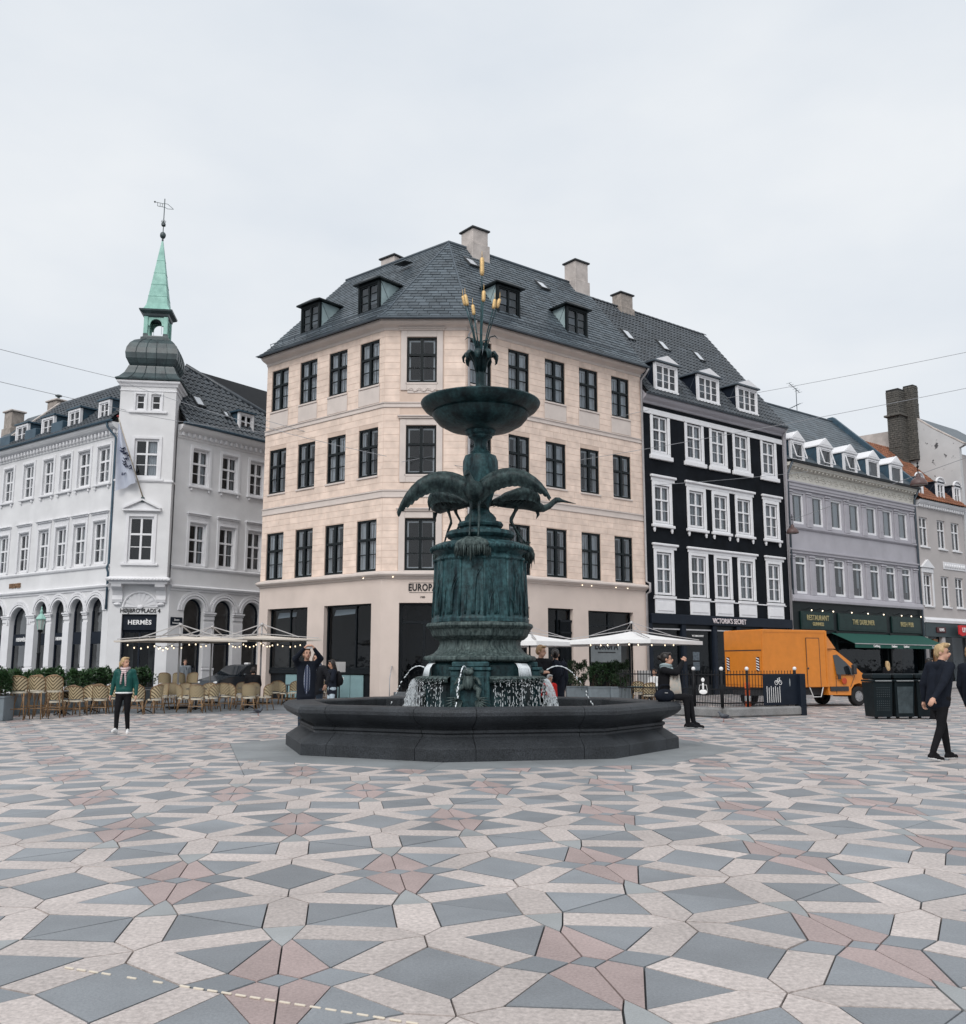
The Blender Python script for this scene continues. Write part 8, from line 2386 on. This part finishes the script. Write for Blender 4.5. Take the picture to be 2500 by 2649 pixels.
ph = thing('phone', 'white phone held up by the man in the dark coat', 'phone', (pa[0] + .11, pa[1] - .36, 1.90), R(18)); g = MB(); g.bbox(-.08, .08, -.006, .006, -.04, .045, .004); g.build('case', whitec, ph)
person('woman with brown hair in grey jacket beside the picture taking man behind the basin', (gx(815, 22.9), 22.9, 0), R(-20), dict(elL=(.30, .02, 1.18), wrL=(.30, -.1, 1.02)), darkc, jeansc, blackc, hair=brownh, hair_style='long', look=(20, 0), H=1.76, bulk=1.08, female=True, scarf=(plaid, 'tails'))
pb2 = (gx(856, 27.0), 27.0, 0)
person('woman with long dark hair eating, in dark jacket and pale jeans by the cream house', pb2, R(-62), dict(elL=(.22, -.06, 1.14), wrL=(.06, -.22, 1.27), elR=(-.22, -.06, 1.14), wrR=(-.06, -.24, 1.25)), navyc, palej, whitec, skin=m_skin2, hair=darkh, hair_style='long', look=(0, 12), H=1.63, bulk=1.08, hem=.80, female=True, grip=.8)
def backpack(lab, loc, rz, m, h=.44):
    t = thing('backpack', lab, 'backpack', loc, rz); g = MB(); g.ell((0, 0, 0), (.15, .10, h / 2), 14, 10); g.ell((0, .07, -.06), (.11, .07, .12), 12, 8); g.build('bag', m, t, smooth=True)
    for sg in (-1, 1): s = MB(); s.tube([(.09 * sg, -.07, .18), (.11 * sg, -.18, .26), (.12 * sg, -.30, .14), (.11 * sg, -.18, -.12), (.09 * sg, -.06, -.15)], .014, 5, flat=.5); s.build('strap', m, t, smooth=True)
    s = MB(); s.bbox(-.03, .03, .13, .15, -.02, .05, .004); s.build('badge', whitec, t)
backpack('black rucksack on the back of the woman with long dark hair', (pb2[0] + .17, pb2[1] + .08, 1.12), R(-62), blackc)
# seated on the basin rim, feet outside
ps = (gx(1722, 18.35), 18.35, .0)
person('woman in black jacket sitting on the right rim of the basin, photographing with her phone', ps, R(78), dict(pelvis=(0, 0, .93), hipL=(.085, -.02, .92), hipR=(-.085, -.02, .92), knL=(.10, -.46, .89), knR=(-.10, -.40, .90), anL=(.06, -.52, .44), anR=(-.08, -.42, .43), toeL=(.12, -.68, .36), toeR=(-.02, -.57, .37), chest=(0, -.02, 1.25), neck=(0, -.04, 1.45), head=(.0, -.075, 1.585), shL=(.17, -.02, 1.38), shR=(-.17, -.02, 1.38), elL=(.24, -.26, 1.36), wrL=(.07, -.36, 1.55), elR=(-.24, -.24, 1.34), wrR=(-.06, -.36, 1.54)),
       blackc, blackc, blackc, lgreyc, hair=darkh, hair_style='bun', look=(0, 0), H=1.72, bulk=1.12, hem=.88, scarf=(cloth('pale_blue_grey', (.33, .40, .42)), 'tails'), female=True, voxel=.011, grip=.9)
ph = thing('phone', 'dark phone held up by the woman sitting on the basin rim', 'phone', (ps[0] + .40, ps[1] + .10, 1.60), R(78)); g = MB(); g.bbox(-.075, .075, -.006, .006, -.036, .036, .004); g.build('case', blackc, ph)
hb = thing('handbag', 'dark blue handbag lying against the hip of the woman on the basin rim', 'handbag', (ps[0] - .02, ps[1] - .20, .835), R(10)); g = MB(); g.ell((0, 0, .11), (.20, .08, .12), 14, 8); g.build('bag', navyc, hb, smooth=True); g = MB(); g.tube([(-.14, 0, .18), (-.08, -.02, .30), (.08, -.02, .30), (.14, 0, .18)], .01, 5); g.build('handle', navyc, hb, smooth=True); g = MB(); g.bbox(-.03, .03, -.09, -.08, .15, .165, .003); g.build('clasp', lgreyc, hb)
sh_ = thing('shawl', 'pale fringed shawl hanging beside the woman on the basin rim', 'shawl', (ps[0] + .17, ps[1] - .17, 1.0)); g = MB(); rn = random.Random(2)
for k in range(16): x = -.08 + .012 * k; g.tube([(x * .7, -.02 * math.sin(k), .36), (x, -.02, .12), (x * 1.1 + .02, -.01, -.10 - rn.random() * .08)], [.016, .018, .006], 5)
g.build('fringe', mat('shawl_wool', (.36, .38, .36), .9, .2, 20, col2=(.50, .42, .36)), sh_, smooth=True)

pc_ = (gx(1402, 22.6), 22.6, 0)
person('tall person with short blond hair in black behind the fountain on its right', pc_, R(25), dict(elR=(-.24, -.05, 1.12), wrR=(-.10, -.22, 1.16)), blackc, blackc, blackc, hair=sandy, look=(35, 10), H=1.94, bulk=1.12)
person('person with dark hair and navy coat seen from behind, right behind the fountain', (gx(1440, 23.0), 23.0, 0), R(200), dict(), navyc, navyc, blackc, hair=darkh, hair_style='bun', look=(-25, 8), H=1.86, bulk=1.2, hem=.62, female=True)
backpack('dark rucksack on the person in navy behind the fountain', (gx(1440, 22.8), 22.78, 1.38), R(20), navyc, .5)
person('child in red jacket and grey hat close behind the right basin rim', (gx(1424, 22.2), 22.2, 0), R(30), dict(), redc, darkc, blackc, hair=lgreyc, look=(0, 10), H=1.28, bulk=1.25, hem=.84)
person('young man with blond hair in navy jacket and black trousers striding at the right edge', (7.32, 15.8, 0), R(112), dict(pelvis=(0, 0, .93), chest=(0, -.07, 1.23), neck=(0, -.10, 1.42), head=(0, -.145, 1.565), shL=(.175, -.06, 1.365), shR=(-.175, -.08, 1.365), elL=(.25, .02, 1.10), wrL=(.28, .00, .86), elR=(-.25, .16, 1.12), wrR=(-.27, .37, .92), hipL=(.09, 0, .90), hipR=(-.09, 0, .90), knL=(.10, -.16, .49), anL=(.10, -.22, .085), toeL=(.13, -.40, .035), knR=(-.10, .10, .49), anR=(-.10, .30, .12), toeR=(-.12, .14, .035)),
       navyc, blackc, blackc, whitec, hair=blond, hair_style='quiff', look=(-62, 4), H=1.84, bulk=1.14, hem=.84, voxel=.011, grip=.8)
person('companion in dark jacket cut off by the right edge of the picture', (8.02, 16.0, 0), R(120), dict(knL=(.10, -.12, .50), anL=(.10, -.18, .10), toeL=(.12, -.34, .06), knR=(-.10, .05, .50), anR=(-.10, .22, .12), toeR=(-.12, .08, .04)), navyc, blackc, blackc, whitec, hair=sandy, look=(-20, 0), H=1.80, bulk=1.14)
person('person in dark puffer jacket walking behind the young man near the bins', (gx(2416, 27.2), 27.2, 0), R(60), dict(elL=(.24, -.1, 1.15), wrL=(.1, -.24, 1.25)), blackc, blackc, blackc, whitec, hair=darkh, look=(30, 0), H=1.68, bulk=1.2)
pr_ = (gx(475, 43.0), 43.0, 0)
person('bearded man in grey jacket with rucksack standing before the white house arcade', pr_, R(20), dict(), greyc, jeansc, blackc, hair=mat('hair_cropped', (.05, .035, .03), .8, .2), look=(10, 5), H=1.74, bulk=1.1)
backpack('dark rucksack of the bearded man before the white arcade', (pr_[0] + .1, pr_[1] + .22, 1.2), R(20), navyc)
def seated(label, u, Y, rz, **k):
    J = dict(pelvis=(0, 0, .56), hipL=(.09, -.02, .54), hipR=(-.09, -.02, .54), knL=(.12, -.44, .52), knR=(-.12, -.44, .52), anL=(.12, -.42, .085), anR=(-.12, -.42, .085), toeL=(.13, -.58, .035), toeR=(-.13, -.58, .035), chest=(0, .05, .88), neck=(0, .06, 1.07), head=(0, .03, 1.22), shL=(.175, .05, 1.01), shR=(-.175, .05, 1.01), elL=(.23, .0, .76), elR=(-.23, .0, .76), wrL=(.14, -.22, .72), wrR=(-.14, -.22, .72))
    return person(label, (gx(u, Y), Y, 0), rz, J, hem=.52 + .37, **k)
seated('man in black sitting at the café with his back to the dark car', 652, 34.6, R(-165), top=blackc, legs=blackc, shoes=blackc, hair=darkh, H=1.80, bulk=1.25)
cc = copy_tree(chair0, None, (gx(652, 34.6), 34.66, 0), R(15), 'rattan café chair on which the man in black sits')
seated('person in white jacket leaning back at the green table right of the basin', 1694, 36.4, R(-40), top=whitec, legs=darkc, shoes=blackc, hair=brownh, H=1.70, bulk=1.15)
cc = copy_tree(chair0, None, (gx(1694, 36.4) + .02, 36.45, 0), R(140), 'rattan café chair on which the person in white sits'); cc2 = copy_tree(chair0, None, (gx(1652, 36.9), 36.9, 0), R(170), 'dark rattan café chair behind the green table right of the basin')
cc3 = copy_tree(chair0, None, (gx(1680, 34.9), 34.9, 0), R(10), 'rattan café chair in front of the green table right of the basin')
person('woman with long fair hair standing before the pub terrace behind the bins', (gx(2302, 44.6), 44.6, 0), R(185), dict(), blackc, blackc, blackc, hair=blond, hair_style='long', H=1.66, female=True)
